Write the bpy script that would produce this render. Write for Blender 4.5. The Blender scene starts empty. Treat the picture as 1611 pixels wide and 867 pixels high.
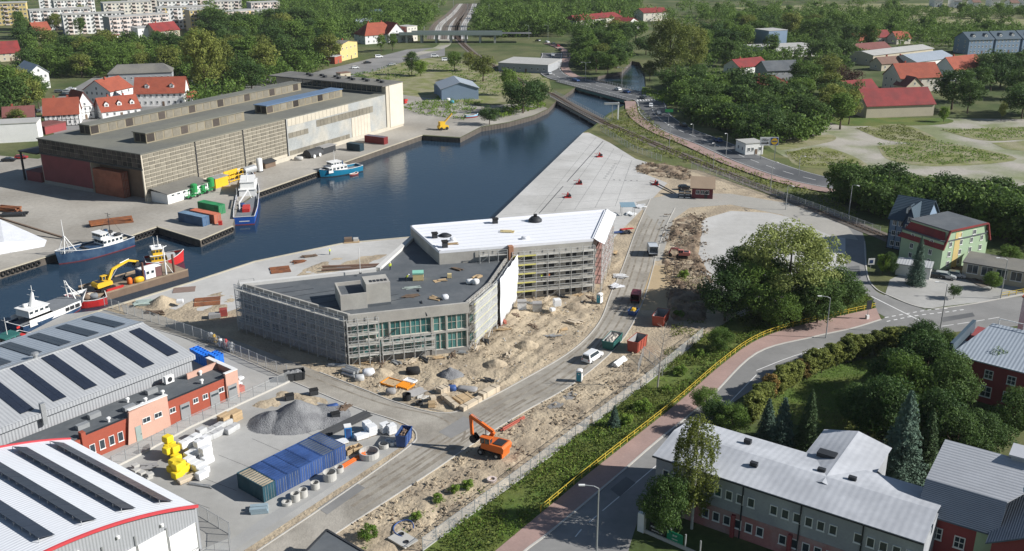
import bpy, math, random, numpy as np
from mathutils import Vector, Matrix
from mathutils.geometry import tessellate_polygon
random.seed(7); RNG = np.random.default_rng(11)
R = math.radians; PI = math.pi
S = bpy.context.scene
COL = S.collection
# ------------------------------------------------------------ camera, sky, sun, exposure
CAM_H, PITCH, FPX = 78.0, R(20), 1530.0          # metres, radians, focal length in photo pixels (1611 wide)
cd = bpy.data.cameras.new('camera'); cam = bpy.data.objects.new('camera', cd); COL.objects.link(cam)
cam.location = (0, 0, CAM_H); cam.rotation_euler = (PI/2 - PITCH, 0, 0)
cd.sensor_fit = 'HORIZONTAL'; cd.sensor_width = 36; cd.lens = 36*FPX/1611
cd.clip_start = 1; cd.clip_end = 9000
S.camera = cam
SUN_EL, SUN_AZ = R(31), R(-6)                    # azimuth measured from +X
wd = bpy.data.worlds.new('World'); S.world = wd; wd.use_nodes = True
nt = wd.node_tree; bg = nt.nodes['Background']
sky = nt.nodes.new('ShaderNodeTexSky'); sky.sky_type = 'NISHITA'; sky.sun_disc = False
sky.sun_elevation = SUN_EL; sky.sun_rotation = PI/2 - SUN_AZ; sky.air_density = 1.0; sky.dust_density = 0.25; sky.altitude = 80
nt.links.new(sky.outputs[0], bg.inputs[0]); bg.inputs[1].default_value = 0.058
sd = bpy.data.lights.new('sun', 'SUN'); sun = bpy.data.objects.new('sun', sd); COL.objects.link(sun)
sd.energy = 4.9; sd.angle = R(0.53); sd.color = (1, .98, .95)
sdir = Vector((math.cos(SUN_EL)*math.cos(SUN_AZ), math.cos(SUN_EL)*math.sin(SUN_AZ), math.sin(SUN_EL)))
sun.rotation_euler = sdir.to_track_quat('Z', 'Y').to_euler()
sun.location = (200, -20, 150)
S.view_settings.view_transform = 'Standard'; S.view_settings.look = 'None'
S.view_settings.exposure = 0.45; S.view_settings.gamma = 1
S.render.engine = 'CYCLES'
S.cycles.use_denoising = True; S.cycles.max_bounces = 5; S.cycles.diffuse_bounces = 3; S.cycles.glossy_bounces = 3
S.cycles.transmission_bounces = 2; S.cycles.transparent_max_bounces = 6; S.cycles.volume_bounces = 0
S.cycles.caustics_reflective = False; S.cycles.caustics_refractive = False

# ------------------------------------------------------------ survey: a picture point on a level of known height -> metres
def G(px, py, z=0.0):
    u, v = (px-805.5)/FPX, (py-433.5)/FPX
    dy, dz = math.cos(PITCH)-v*math.sin(PITCH), -math.sin(PITCH)-v*math.cos(PITCH)
    t = (CAM_H-z)/-dz
    return Vector((u*t, dy*t, z))
def GP(pts, z=0.0): return [G(p[0], p[1], z) for p in pts]

# ------------------------------------------------------------ object helpers
MESH = {}
class MB:
    """collects shapes; build() links them as one mesh object"""
    def __init__(s): s.v = []; s.f = []; s.m = []
    def add(s, vs, fs, mi=0):
        b = len(s.v); s.v += [tuple(v) for v in vs]
        s.f += [[i+b for i in f] for f in fs]; s.m += [mi]*len(fs); return s
    def box(s, x0, y0, z0, x1, y1, z1, mi=0):
        return s.add([(x0,y0,z0),(x1,y0,z0),(x1,y1,z0),(x0,y1,z0),(x0,y0,z1),(x1,y0,z1),(x1,y1,z1),(x0,y1,z1)],
            [(3,2,1,0),(4,5,6,7),(0,1,5,4),(1,2,6,5),(2,3,7,6),(3,0,4,7)], mi)
    def cbox(s, c, d, rz=0, mi=0, tilt=None):
        """box of size d centred in x, y at c, standing on c.z"""
        m = Matrix.Translation(c) @ Matrix.Rotation(rz, 4, 'Z')
        if tilt: m = m @ Matrix.Rotation(tilt[0], 4, 'X') @ Matrix.Rotation(tilt[1], 4, 'Y')
        x, y, z = d[0]/2, d[1]/2, d[2]
        vs = [m @ Vector(p) for p in ((-x,-y,0),(x,-y,0),(x,y,0),(-x,y,0),(-x,-y,z),(x,-y,z),(x,y,z),(-x,y,z))]
        return s.add(vs, [(3,2,1,0),(4,5,6,7),(0,1,5,4),(1,2,6,5),(2,3,7,6),(3,0,4,7)], mi)
    def bar(s, a, b, w, h=None, mi=0):
        """rectangular bar from a to b"""
        a, b = Vector(a), Vector(b); h = h or w; d = (b-a)
        if d.length < 1e-6: return s
        d.normalize(); up = Vector((0,0,1)) if abs(d.z) < .95 else Vector((1,0,0))
        sx = d.cross(up).normalized()*w/2; sz = sx.cross(d).normalized()*h/2
        vs = [p+i*sx+j*sz for p in (a, b) for i, j in ((-1,-1),(1,-1),(1,1),(-1,1))]
        return s.add(vs, [(0,1,2,3),(7,6,5,4),(0,4,5,1),(1,5,6,2),(2,6,7,3),(3,7,4,0)], mi)
    def tube(s, a, b, r, r2=None, n=8, mi=0, cap=True):
        a, b = Vector(a), Vector(b); r2 = r if r2 is None else r2; d = (b-a)
        if d.length < 1e-6: return s
        d.normalize(); up = Vector((0,0,1)) if abs(d.z) < .95 else Vector((1,0,0))
        sx = d.cross(up).normalized(); sy = sx.cross(d)
        vs = [p+(math.cos(2*PI*i/n)*sx+math.sin(2*PI*i/n)*sy)*q for p, q in ((a, r), (b, r2)) for i in range(n)]
        fs = [(i, (i+1)%n, n+(i+1)%n, n+i) for i in range(n)]
        if cap: fs += [tuple(range(n-1,-1,-1)), tuple(range(n, 2*n))]
        return s.add(vs, fs, mi)
    def path(s, pts, r, n=6, mi=0):
        for a, b in zip(pts, pts[1:]): s.tube(a, b, r, n=n, mi=mi)
        return s
    def lathe(s, c, prof, n=16, mi=0):
        """prof: list of (radius, z)"""
        c = Vector(c); k = len(prof); vs = []
        for r, z in prof: vs += [c+Vector((r*math.cos(2*PI*i/n), r*math.sin(2*PI*i/n), z)) for i in range(n)]
        fs = [(j*n+i, j*n+(i+1)%n, (j+1)*n+(i+1)%n, (j+1)*n+i) for j in range(k-1) for i in range(n)]
        return s.add(vs, fs, mi)
    def prism(s, poly, z0, z1, mi=0, side=None, bottom=False):
        """vertical prism over a polygon of (x, y); side: material of the walls"""
        p = [(q[0], q[1]) for q in poly]
        a = sum(p[i][0]*p[(i+1)%len(p)][1]-p[(i+1)%len(p)][0]*p[i][1] for i in range(len(p)))
        if a < 0: p.reverse()
        n = len(p); vs = [(x,y,z0) for x, y in p]+[(x,y,z1) for x, y in p]
        s.add(vs, [(i,(i+1)%n,n+(i+1)%n,n+i) for i in range(n)], mi if side is None else side)
        tri = tessellate_polygon([[Vector((x,y,0)) for x, y in p]])
        top = []
        for t in tri:
            A, B, C = (p[i] for i in t)
            cr = (B[0]-A[0])*(C[1]-A[1])-(B[1]-A[1])*(C[0]-A[0])
            top.append(t if cr > 0 else t[::-1])
        s.add([(x,y,z1) for x, y in p], top, mi)
        if bottom: s.add([(x,y,z0) for x, y in p], [t[::-1] for t in top], mi)
        return s
    def hip(s, poly4, z0, z1, mi=0): return s
    def build(s, name, mats, parent=None, smooth=False, data=None):
        me = s.mesh(name, mats, smooth)
        return obj(name, me, parent)
    def mesh(s, name, mats, smooth=False):
        me = bpy.data.meshes.new(name); me.from_pydata(s.v, [], s.f)
        if not isinstance(mats, (list, tuple)): mats = [mats]
        for m in mats: me.materials.append(m)
        if len(mats) > 1: me.polygons.foreach_set('material_index', s.m)
        if smooth: me.polygons.foreach_set('use_smooth', [True]*len(me.polygons))
        me.update(); return me
def obj(name, me, parent=None, loc=None, rz=0, scale=None):
    o = bpy.data.objects.new(name, me); COL.objects.link(o)
    if parent is not None: o.parent = parent
    if loc is not None: o.location = loc
    if rz: o.rotation_euler = (0, 0, rz)
    if scale is not None: o.scale = scale
    return o
def tag(o, label, cat, group=None):
    o['label'] = label; o['category'] = cat
    if group: o['group'] = group
    return o
def thing(name, label, cat, loc=(0,0,0), rz=0, group=None):
    o = obj(name, None, None, loc, rz); o.empty_display_size = .3
    return tag(o, label, cat, group)
def struct(o, kind='structure'): o['kind'] = kind; return o
def dup(root, loc=None, rz=None, label=None, group=None, scale=None):
    r = root.copy(); COL.objects.link(r)
    if loc is not None: r.location = loc
    if rz is not None: r.rotation_euler = (0, 0, rz)
    if scale is not None: r.scale = scale
    if label: r['label'] = label
    if group: r['group'] = group
    for ch in list(KIDS.get(root.name) or root.children):
        c = ch.copy(); COL.objects.link(c); c.parent = r
        for g in ch.children:
            d = g.copy(); COL.objects.link(d); d.parent = c
    return r
KIDS = {}
def frame(a, b):
    """angle and length of the line a -> b"""
    d = Vector(b)-Vector(a); return math.atan2(d.y, d.x), math.hypot(d.x, d.y)

# ------------------------------------------------------------ materials
def srgb(h):
    h = h.lstrip('#'); c = [int(h[i:i+2], 16)/255 for i in (0, 2, 4)]
    return tuple(x/12.92 if x <= .04045 else ((x+.055)/1.055)**2.4 for x in c)
MATS = {}
def M(name, col, rough=.8, var=.18, sc=.25, col2=None, mixsc=None, bump=0, bsc=3, metal=0, spec=.3, orand=0, alpha=1, stripes=None, isl=0):
    """principled material: base colour varied by two noises in world space; col2 = patches of a second colour;
    stripes = (axis, period m, depth) corrugation in object space"""
    m = bpy.data.materials.new(name); m.use_nodes = True; MATS[name] = m
    n, l = m.node_tree.nodes, m.node_tree.links; b = n['Principled BSDF']
    if isinstance(col, str): col = srgb(col)
    if isinstance(col2, str): col2 = srgb(col2)
    geo = n.new('ShaderNodeNewGeometry'); pos = geo.outputs['Position']
    def noise(scale, detail=4):
        t = n.new('ShaderNodeTexNoise'); t.inputs['Scale'].default_value = scale; t.inputs['Detail'].default_value = detail
        l.new(pos, t.inputs['Vector']); return t.outputs['Fac']
    def math_(op, a, bb):
        t = n.new('ShaderNodeMath'); t.operation = op
        for i, x in enumerate((a, bb)):
            if isinstance(x, (int, float)): t.inputs[i].default_value = x
            else: l.new(x, t.inputs[i])
        return t.outputs[0]
    base = None
    if col2 is not None:
        r = n.new('ShaderNodeValToRGB'); r.color_ramp.elements[0].position = .42; r.color_ramp.elements[1].position = .6
        r.color_ramp.elements[0].color = (*col, 1); r.color_ramp.elements[1].color = (*col2, 1)
        l.new(noise(mixsc or sc*.5, 5), r.inputs[0]); base = r.outputs[0]
    val = math_('ADD', math_('MULTIPLY', noise(sc), var*2), 1-var)
    val = math_('MULTIPLY', val, math_('ADD', math_('MULTIPLY', noise(sc*9, 3), var*1.6), 1-var*.8))
    if orand:
        oi = n.new('ShaderNodeObjectInfo'); val = math_('MULTIPLY', val, math_('ADD', math_('MULTIPLY', oi.outputs['Random'], orand*2), 1-orand))
    if isl: val = math_('MULTIPLY', val, math_('ADD', math_('MULTIPLY', geo.outputs['Random Per Island'], isl*2), 1-isl))
    mx = n.new('ShaderNodeVectorMath'); mx.operation = 'SCALE'
    if base is None: mx.inputs[0].default_value = col
    else: l.new(base, mx.inputs[0])
    l.new(val, mx.inputs['Scale']); l.new(mx.outputs[0], b.inputs['Base Color'])
    b.inputs['Roughness'].default_value = rough; b.inputs['Metallic'].default_value = metal
    b.inputs['Specular IOR Level'].default_value = spec
    h = None
    if bump: h = math_('MULTIPLY', noise(bsc, 6), bump)
    if stripes:
        tc = n.new('ShaderNodeTexCoord'); sp = n.new('ShaderNodeSeparateXYZ'); l.new(tc.outputs['Object'], sp.inputs[0])
        w = math_('SINE', math_('MULTIPLY', sp.outputs['XYZ'.index(stripes[0])], 2*PI/stripes[1]), 0)
        w = math_('MULTIPLY', w, stripes[2]); h = w if h is None else math_('ADD', h, w)
    if h is not None:
        bp = n.new('ShaderNodeBump'); bp.inputs['Strength'].default_value = 1; bp.inputs['Distance'].default_value = 1
        l.new(h, bp.inputs['Height']); l.new(bp.outputs[0], b.inputs['Normal'])
    if alpha < 1: b.inputs['Alpha'].default_value = alpha
    return m
def glassm(name, col, rough=.08, spec=.6):
    return M(name, col, rough, .25, .4, spec=spec)
m_ground = M('ground_grass', (.06,.085,.022), .95, .45, .09, col2=(.12,.125,.05), mixsc=.035, bump=.15, bsc=.8)
m_grass = M('lawn', (.08,.125,.022), .95, .35, .12, col2=(.13,.15,.035), mixsc=.1, bump=.12, bsc=2)
m_drygrass = M('dry_grass', (.18,.19,.065), .95, .3, .15, col2=(.27,.25,.15), mixsc=.12, bump=.15, bsc=1.5)
m_sand = M('sand', (.46,.375,.26), .95, .26, .2, col2=(.34,.275,.195), mixsc=.16, bump=.25, bsc=1.6)
m_lot = M('bare_lot', (.38,.35,.30), .95, .25, .1, col2=(.2,.22,.11), mixsc=.045, bump=.1, bsc=1)
m_conc = M('concrete_slab', (.52,.505,.475), .85, .16, .07, col2=(.44,.425,.395), mixsc=.05, bump=.02, bsc=4)
m_quay = M('old_concrete', (.40,.37,.32), .9, .28, .1, col2=(.29,.265,.225), mixsc=.05, bump=.05, bsc=2)
m_pave = M('yard_paving', (.40,.39,.365), .9, .15, .08, col2=(.33,.32,.295), mixsc=.06, bump=.02, bsc=5)
m_dusty = M('dusty_road', (.36,.33,.28), .92, .24, .12, col2=(.275,.25,.21), mixsc=.14, bump=.05, bsc=3)
m_asph = M('asphalt', (.15,.15,.147), .85, .15, .1, col2=(.095,.097,.1), mixsc=.06, bump=.01, bsc=6)
m_asphl = M('worn_asphalt', (.25,.243,.23), .88, .15, .1, col2=(.205,.2,.19), mixsc=.08, bump=.01, bsc=6)
m_brickwalk = M('pink_paving', (.37,.25,.215), .9, .18, .3, col2=(.32,.225,.195), mixsc=.1)
m_kerb = M('kerb_stone', (.48,.455,.41), .85, .12, .4)
m_mark = M('road_paint', (.72,.71,.68), .7, .12, .8)
m_ballast = M('ballast', (.17,.145,.12), .95, .25, .4, bump=.12, bsc=4)
m_rail = M('rail_steel', (.20,.135,.095), .5, .2, .5, metal=.4)
m_white = M('white_paint', (.76,.75,.72), .6, .08, .5)
m_offwhite = M('cream_render', (.62,.58,.5), .8, .12, .3)
m_dark = M('dark_trim', (.03,.032,.036), .6, .2, .6)
m_black = M('black_rubber', (.018,.018,.018), .85, .2, 1)
m_steel = M('galvanised_steel', (.42,.43,.43), .45, .15, .6, metal=.5)
m_rust = M('rusty_steel', (.27,.10,.04), .8, .3, .6, col2=(.18,.075,.04), mixsc=.5)
m_glass = glassm('window_glass', (.035,.05,.06))
m_wood = M('raw_timber', (.46,.33,.19), .85, .2, .8, orand=.15)
m_wooddark = M('old_timber', (.17,.12,.085), .9, .25, .8)
m_red = M('red_paint', (.50,.035,.03), .5, .12, .6)
m_yellow = M('yellow_paint', (.72,.44,.03), .5, .12, .6)
m_blue = M('blue_paint', (.03,.10,.33), .5, .12, .6)
m_orange = M('orange_paint', (.62,.14,.025), .5, .15, .6)
m_green = M('green_paint', (.03,.25,.075), .5, .15, .6)
m_roofred = M('red_clay_tiles', (.36,.095,.055), .85, .25, .3, col2=(.28,.075,.045), mixsc=.3, stripes=('Z', .32, .05))
m_roofcrim = M('crimson_sheet_roof', (.24,.037,.034), .75, .22, .3, col2=(.19,.036,.034), mixsc=.2)
m_roofgrey = M('grey_felt_roof', (.145,.14,.13), .9, .2, .1, col2=(.19,.18,.155), mixsc=.08)
m_brick = M('red_render', (.33,.08,.048), .85, .12, .3)
m_bark = M('bark', (.10,.075,.055), .95, .25, 1.5)
def win(w, h, f=.09, depth=.1, mull=1, bars=0, fm=None, gm=None, key=''):
    """shared window mesh, origin at the sill centre, facing -Y: a frame round panes"""
    k = ('win', round(w, 2), round(h, 2), mull, bars, key)
    if k not in MESH:
        b = MB()
        b.box(-w/2, -depth, 0, -w/2+f, .05, h).box(w/2-f, -depth, 0, w/2, .05, h)
        b.box(-w/2+f, -depth, 0, w/2-f, .05, f).box(-w/2+f, -depth, h-f, w/2-f, .05, h)
        for i in range(1, mull+1):
            x = -w/2+w*i/(mull+1); b.box(x-f*.35, -depth*.8, f, x+f*.35, .04, h-f)
        for i in range(1, bars+1):
            z = h*i/(bars+1); b.box(-w/2+f, -depth*.7, z-f*.35, w/2-f, .035, z+f*.35)
        b.add([(-w/2+f,-.03,f),(w/2-f,-.03,f),(w/2-f,-.03,h-f),(-w/2+f,-.03,h-f)], [(0,1,2,3)], 1)
        b.box(-w/2-.06, -depth-.06, -.07, w/2+.06, .04, -.004, 0)
        MESH[k] = b.mesh('window', [fm or m_white, gm or m_glass])
    return MESH[k]
def put_windows(root, me, p0, p1, n, z, margin=1.0, skip=(), name='window'):
    """n windows along the local wall line p0 -> p1, outward side on the right of the line"""
    p0, p1 = Vector((*p0[:2], 0)), Vector((*p1[:2], 0)); d = p1-p0; L = d.length; d.normalize(); a = math.atan2(d.y, d.x)
    for i in range(n):
        if i in skip: continue
        t = margin+(L-2*margin)*((i+.5)/n)
        p = p0+d*t; obj(name, me, root, (p.x, p.y, z), a)
# ------------------------------------------------------------ ground, water, roads
def vnoise(x, y, seed=0):
    xi, yi = np.floor(x).astype(np.int64), np.floor(y).astype(np.int64); xf, yf = x-xi, y-yi
    def h(a, b):
        n = (a*374761393+b*668265263+seed*974634777) & 0x7fffffff
        n = ((n ^ (n >> 13))*1274126177) & 0x7fffffff
        return ((n ^ (n >> 16)) & 0xffff)/65535.
    u, v = xf*xf*(3-2*xf), yf*yf*(3-2*yf)
    return (h(xi,yi)*(1-u)+h(xi+1,yi)*u)*(1-v)+(h(xi,yi+1)*(1-u)+h(xi+1,yi+1)*u)*v
def fbm(x, y, o=4, seed=0):
    return sum(vnoise(x*2**i, y*2**i, seed+i)/2**i for i in range(o))/2
def inside(poly, X, Y):
    p = np.array([(q[0], q[1]) for q in poly]); r = np.zeros(X.shape, bool)
    for (x0, y0), (x1, y1) in zip(p, np.roll(p, -1, 0)):
        c = (y0 > Y) != (y1 > Y)
        with np.errstate(divide='ignore', invalid='ignore'): r ^= c & (X < (x1-x0)*(Y-y0)/(y1-y0+1e-12)+x0)
    return r
def edge_dist(poly, X, Y):
    p = np.array([(q[0], q[1]) for q in poly]); d = np.full(X.shape, 1e9)
    for a, b in zip(p, np.roll(p, -1, 0)):
        ab = b-a; t = np.clip(((X-a[0])*ab[0]+(Y-a[1])*ab[1])/(ab@ab+1e-9), 0, 1)
        d = np.minimum(d, np.hypot(X-a[0]-t*ab[0], Y-a[1]-t*ab[1]))
    return d
def sheet(name, poly, z, mat, kind='structure'):
    """flat polygon at height z; poly in world metres"""
    p = [Vector((q[0], q[1], 0)) for q in poly]; out = []
    for t in tessellate_polygon([p]):
        A, B, C = (p[i] for i in t); out.append(t if (B-A).cross(C-A).z > 0 else t[::-1])
    me = bpy.data.meshes.new(name); me.from_pydata([(q.x, q.y, z) for q in p], [], out); me.materials.append(mat)
    return struct(obj(name, me), kind)
def smooth_line(pts, k=6):
    """Catmull-Rom through the points"""
    P = [Vector((p[0], p[1], 0)) for p in pts]; P = [P[0]*2-P[1]]+P+[P[-1]*2-P[-2]]; out = []
    for i in range(1, len(P)-2):
        a, b, c, d = P[i-1:i+3]
        for j in range(k):
            t = j/k; out.append(.5*((2*b)+(c-a)*t+(2*a-5*b+4*c-d)*t*t+(3*b-a-3*c+d)*t**3))
    return out+[P[-2]]
def offset(pts, d):
    out = []
    for i, p in enumerate(pts):
        a, b = pts[max(i-1, 0)], pts[min(i+1, len(pts)-1)]; t = (b-a); t.z = 0; t.normalize()
        out.append(p+Vector((t.y, -t.x, 0))*d)
    return out
def ribbon(mb, pts, w, z0, z1, mi=0):
    """raised strip of width w centred on a line"""
    L, Rr = offset(pts, -w/2), offset(pts, w/2); n = len(pts)
    vs = [(p.x,p.y,z1) for p in L]+[(p.x,p.y,z1) for p in Rr]+[(p.x,p.y,z0) for p in L]+[(p.x,p.y,z0) for p in Rr]
    fs = []
    for i in range(n-1):
        fs += [(i, n+i, n+i+1, i+1), (2*n+i, i, i+1, 2*n+i+1), (n+i, 3*n+i, 3*n+i+1, n+i+1)]
    fs += [(0, 2*n, 3*n, n), (n-1, 2*n-1, 4*n-1, 3*n-1)]
    return mb.add(vs, fs, mi)
def strip(name, pts, w, z, mat):
    """road of constant width along a line"""
    L, Rr = offset(pts, -w/2), offset(pts, w/2); n = len(pts)
    me = bpy.data.meshes.new(name)
    me.from_pydata([(p.x,p.y,z) for p in L+Rr], [], [(i, n+i, n+i+1, i+1) for i in range(n-1)]); me.materials.append(mat)
    return struct(obj(name, me))
def dashes(mb, pts, w, z, on, off, start=0):
    """painted line with gaps along a line (off = 0: solid)"""
    if not off: 
        L, Rr = offset(pts, -w/2), offset(pts, w/2); n = len(pts)
        return mb.add([(p.x,p.y,z) for p in L+Rr], [(i, n+i, n+i+1, i+1) for i in range(n-1)])
    s = [0]
    for a, b in zip(pts, pts[1:]): s.append(s[-1]+(b-a).length)
    def at(t):
        for i in range(len(pts)-1):
            if t <= s[i+1]: return pts[i].lerp(pts[i+1], (t-s[i])/max(s[i+1]-s[i], 1e-6))
        return pts[-1]
    t = start
    while t+on < s[-1]:
        a, b = at(t), at(t+on); d = (b-a).normalized(); q = Vector((d.y,-d.x,0))*w/2
        mb.add([(p.x,p.y,z) for p in (a-q, a+q, b+q, b-q)], [(0,1,2,3)]); t += on+off
    return mb
def heightfield(name, poly, res, fn, mat, fade=1.5, base=-.05, kind='structure', smooth=True):
    """relief over a polygon: fn(X, Y) metres, faded to the edge"""
    p = np.array([(q[0], q[1]) for q in poly]); x0, y0 = p.min(0)-res; x1, y1 = p.max(0)+res
    xs, ys = np.arange(x0, x1, res), np.arange(y0, y1, res); X, Y = np.meshgrid(xs, ys)
    ins = inside(poly, X, Y); d = np.where(ins, edge_dist(poly, X, Y), 0)
    Z = base+(fn(X, Y)-base)*np.clip(d/fade, 0, 1)
    idx = np.arange(X.size).reshape(X.shape)
    keep = ins[:-1,:-1]|ins[1:,:-1]|ins[:-1,1:]|ins[1:,1:]
    q = np.stack([idx[:-1,:-1], idx[:-1,1:], idx[1:,1:], idx[1:,:-1]], -1)[keep]
    used = np.unique(q); mp = np.full(X.size, -1); mp[used] = np.arange(len(used))
    me = bpy.data.meshes.new(name)
    me.from_pydata(np.stack([X.ravel(), Y.ravel(), Z.ravel()], 1)[used].tolist(), [], mp[q].tolist()); me.materials.append(mat)
    if smooth: me.polygons.foreach_set('use_smooth', [True]*len(me.polygons))
    return struct(obj(name, me), kind)

WATER_Z = -1.9
basin_px = [(-420,558),(0,427),(80,402),(190,377),(247,357),(315,378),(366,356),(374,325),(405,303),(664,213),(724,217),(757,200),(800,193),(840,182),(862,172),
    (876,158),(898,143),(914,131),(945,119),(978,113),(987,103),(994,96),(1006,98),(1014,112),(1016,135),(1002,151),(985,164),(958,178),(932,200),(918,208),
    (757,364),(640,374),(540,383),(400,412),(300,445),(163,487),(0,545),(-420,694)]
basin = GP(basin_px)
outer = [Vector(p) for p in ((-2600,-250,0),(2600,-250,0),(2600,5000,0),(-2600,5000,0))]
me = bpy.data.meshes.new('ground'); vs = outer+basin; tris = []
for t in tessellate_polygon([outer, basin[::-1]]):
    pass
allp = outer+basin[::-1]
for t in tessellate_polygon([outer, basin[::-1]]):
    A, B, C = (allp[i] for i in t); tris.append(t if (B-A).cross(C-A).z > 0 else t[::-1])
me.from_pydata([(p.x, p.y, 0) for p in allp], [], tris); me.materials.append(m_ground)
struct(obj('ground', me))
# quay wall round the basin (sheet piling), one ring
m_pile = M('sheet_piling', (.10,.085,.07), .9, .35, .5, stripes=('X', 1.2, .05))
mb = MB(); n = len(basin)
mb.add([(p.x,p.y,.0) for p in basin]+[(p.x,p.y,WATER_Z-1.5) for p in basin], [(i, (i+1)%n, n+(i+1)%n, n+i) for i in range(n)])
struct(mb.build('quay_wall', m_pile))
# water
m_water = bpy.data.materials.new('harbour_water'); m_water.use_nodes = True
n_, l_ = m_water.node_tree.nodes, m_water.node_tree.links; b = n_['Principled BSDF']
b.inputs['Base Color'].default_value = (.018,.038,.062,1); b.inputs['Roughness'].default_value = .13; b.inputs['IOR'].default_value = 1.333
b.inputs['Specular IOR Level'].default_value = .5
geo = n_.new('ShaderNodeNewGeometry'); mp = n_.new('ShaderNodeMapping'); mp.inputs['Scale'].default_value = (.5,.8,1); l_.new(geo.outputs['Position'], mp.inputs['Vector'])
t1 = n_.new('ShaderNodeTexNoise'); t1.inputs['Scale'].default_value = 1.1; t1.inputs['Detail'].default_value = 5; l_.new(mp.outputs[0], t1.inputs['Vector'])
t2 = n_.new('ShaderNodeTexNoise'); t2.inputs['Scale'].default_value = .035; t2.inputs['Detail'].default_value = 3; l_.new(mp.outputs[0], t2.inputs['Vector'])
mu = n_.new('ShaderNodeMath'); mu.operation = 'MULTIPLY'; l_.new(t1.outputs['Fac'], mu.inputs[0]); l_.new(t2.outputs['Fac'], mu.inputs[1])
bp = n_.new('ShaderNodeBump'); bp.inputs['Strength'].default_value = .35; bp.inputs['Distance'].default_value = .35
l_.new(mu.outputs[0], bp.inputs['Height']); l_.new(bp.outputs[0], b.inputs['Normal'])
wp = GP([(-600,560),(1100,20),(1100,300),(760,420),(-600,760)])
xs = [p.x for p in basin]; ys = [p.y for p in basin]
me = bpy.data.meshes.new('water'); me.from_pydata([(min(xs)-2,min(ys)-2,WATER_Z),(max(xs)+2,min(ys)-2,WATER_Z),(max(xs)+2,max(ys)+2,WATER_Z),(min(xs)-2,max(ys)+2,WATER_Z)], [], [(0,1,2,3)])
me.materials.append(m_water); struct(obj('water', me))

# large surface sheets (bottom to top)
sheet('old_quay', GP([(-420,556),(-420,330),(-60,240),(60,250),(470,110),(640,150),(700,150),(760,170),(850,165),(862,171),(840,181),(800,192),(757,199),(724,216),(664,212),(405,302),(374,324),(366,355),(315,377),(247,356),(190,376),(80,401),(0,426)]), .012, m_quay)
sheet('bare_lot', GP([(1215,235),(1180,205),(1290,195),(1340,186),(1480,186),(1800,190),(1900,330),(1620,300),(1400,270),(1290,280)]), .012, m_lot)
sheet('construction_ground', GP([(917,209),(757,363),(640,373),(540,382),(400,411),(300,444),(163,486),(120,505),(250,640),(330,880),(330,960),(600,960),(680,867),(819,754),(956,650),(1028,595),(1105,531),(1200,470),(1330,360),(1230,300),(1090,262),(1000,240),(930,207)]), .01, m_sand)
# concrete quay apron along the near bank and the big storage slab
sheet('concrete_quay', GP([(917,209),(757,363),(640,373),(540,382),(400,411),(300,444),(210,472),(330,500),(420,470),(700,420),(960,380),(1010,330),(1050,288),(1000,268),(1025,255),(940,210)]), .02, m_conc)
sheet('factory_yard', GP([(100,495),(163,487),(230,505),(470,600),(560,640),(625,665),(645,683),(640,697),(400,856),(330,900),(-100,1100),(-300,700)]), .022, m_pave)
# main site road
L = smooth_line(GP([(404,868),(520,790),(640,705),(655,686),(645,672),(620,661),(559,641),(469,604),(330,545),(200,505)]))
Rr = smooth_line(GP([(190,478),(340,525),(464,571),(570,612),(620,632),(690,650),(740,640),(819,600),(901,551),(943,507),(962,460),(980,420),(1002,360),(1023,313)]))
E2 = smooth_line(GP([(1062,327),(1047,358),(1031,406),(1028,420),(1010,478),(975,540),(903,603),(821,650),(742,700),(668,750),(531,838),(440,900)]))
sheet('site_road', Rr+E2+[G(330,920)]+L, .034, m_dusty)
mb = MB()
for ln in (L, Rr[14:], E2): ribbon(mb, ln, .22, 0, .12)
struct(mb.build('site_kerb', m_kerb))
# paved footway beside the containers, with kerb
fw = smooth_line(GP([(350,868),(430,815),(520,757),(600,706),(632,684)]))
strip('paved_footway', fw, 2.2, .03, M('grey_footway', (.33,.325,.31), .9, .12, .3))
# upper access road, turning to the right behind the big slab
sheet('access_road', GP([(1000,318),(1062,304),(1150,305),(1240,320),(1330,352),(1350,378),(1310,372),(1230,338),(1150,322),(1085,327),(1060,345),(1052,372),(1040,410),(1025,412),(1040,360)]), .036, M('grey_access', (.36,.34,.30), .9, .15, .1))
sheet('concrete_yard', GP([(1105,345),(1150,332),(1210,335),(1290,352),(1330,368),(1330,470),(1200,520),(1120,470),(1095,410)]), .03, m_conc)
sheet('timber_track', GP([(1003,487),(1026,418),(1060,418),(1047,490)]), .05, M('track_boards', (.43,.33,.2), .9, .15, .3))
# right-hand street, its pink footway and verge
sw_r = smooth_line(GP([(792,900),(826,867),(872,832),(972,748),(1033,695),(1113,630),(1190,556),(1277,531),(1340,517),(1386,503)]))
rail_line = smooth_line(GP([(740,900),(869,793),(933,740),(1063,637),(1132,577),(1190,536),(1260,512),(1378,485)]))
sheet('pink_footway', rail_line+sw_r[::-1], .10, m_brickwalk)
fence_line = GP([(640,890),(665,867),(819,754),(956,650),(1028,595),(1105,531)])
verge = [G(640,895)]+fence_line[1:]+GP([(1160,500),(1250,470),(1340,450),(1372,470),(1378,484)])+rail_line[::-1]
sheet('grass_verge', verge, .05, m_grass)
street = sw_r+smooth_line(GP([(1400,497),(1440,492),(1500,482),(1583,470),(1720,450)]))+smooth_line(GP([(1720,495),(1600,513),(1482,525),(1380,545),(1300,565),(1190,610),(1105,675),(1030,760),(1000,830),(980,900)]))+[G(792,930)]
sheet('street', street, .028, m_asphl)
sheet('side_street', smooth_line(GP([(1395,500),(1360,480),(1340,460),(1318,432),(1322,400),(1325,380),(1332,352)]))+smooth_line(GP([(1352,352),(1362,385),(1364,430),(1375,455),(1400,468),(1455,487),(1475,490)])), .024, m_asphl)
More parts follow.
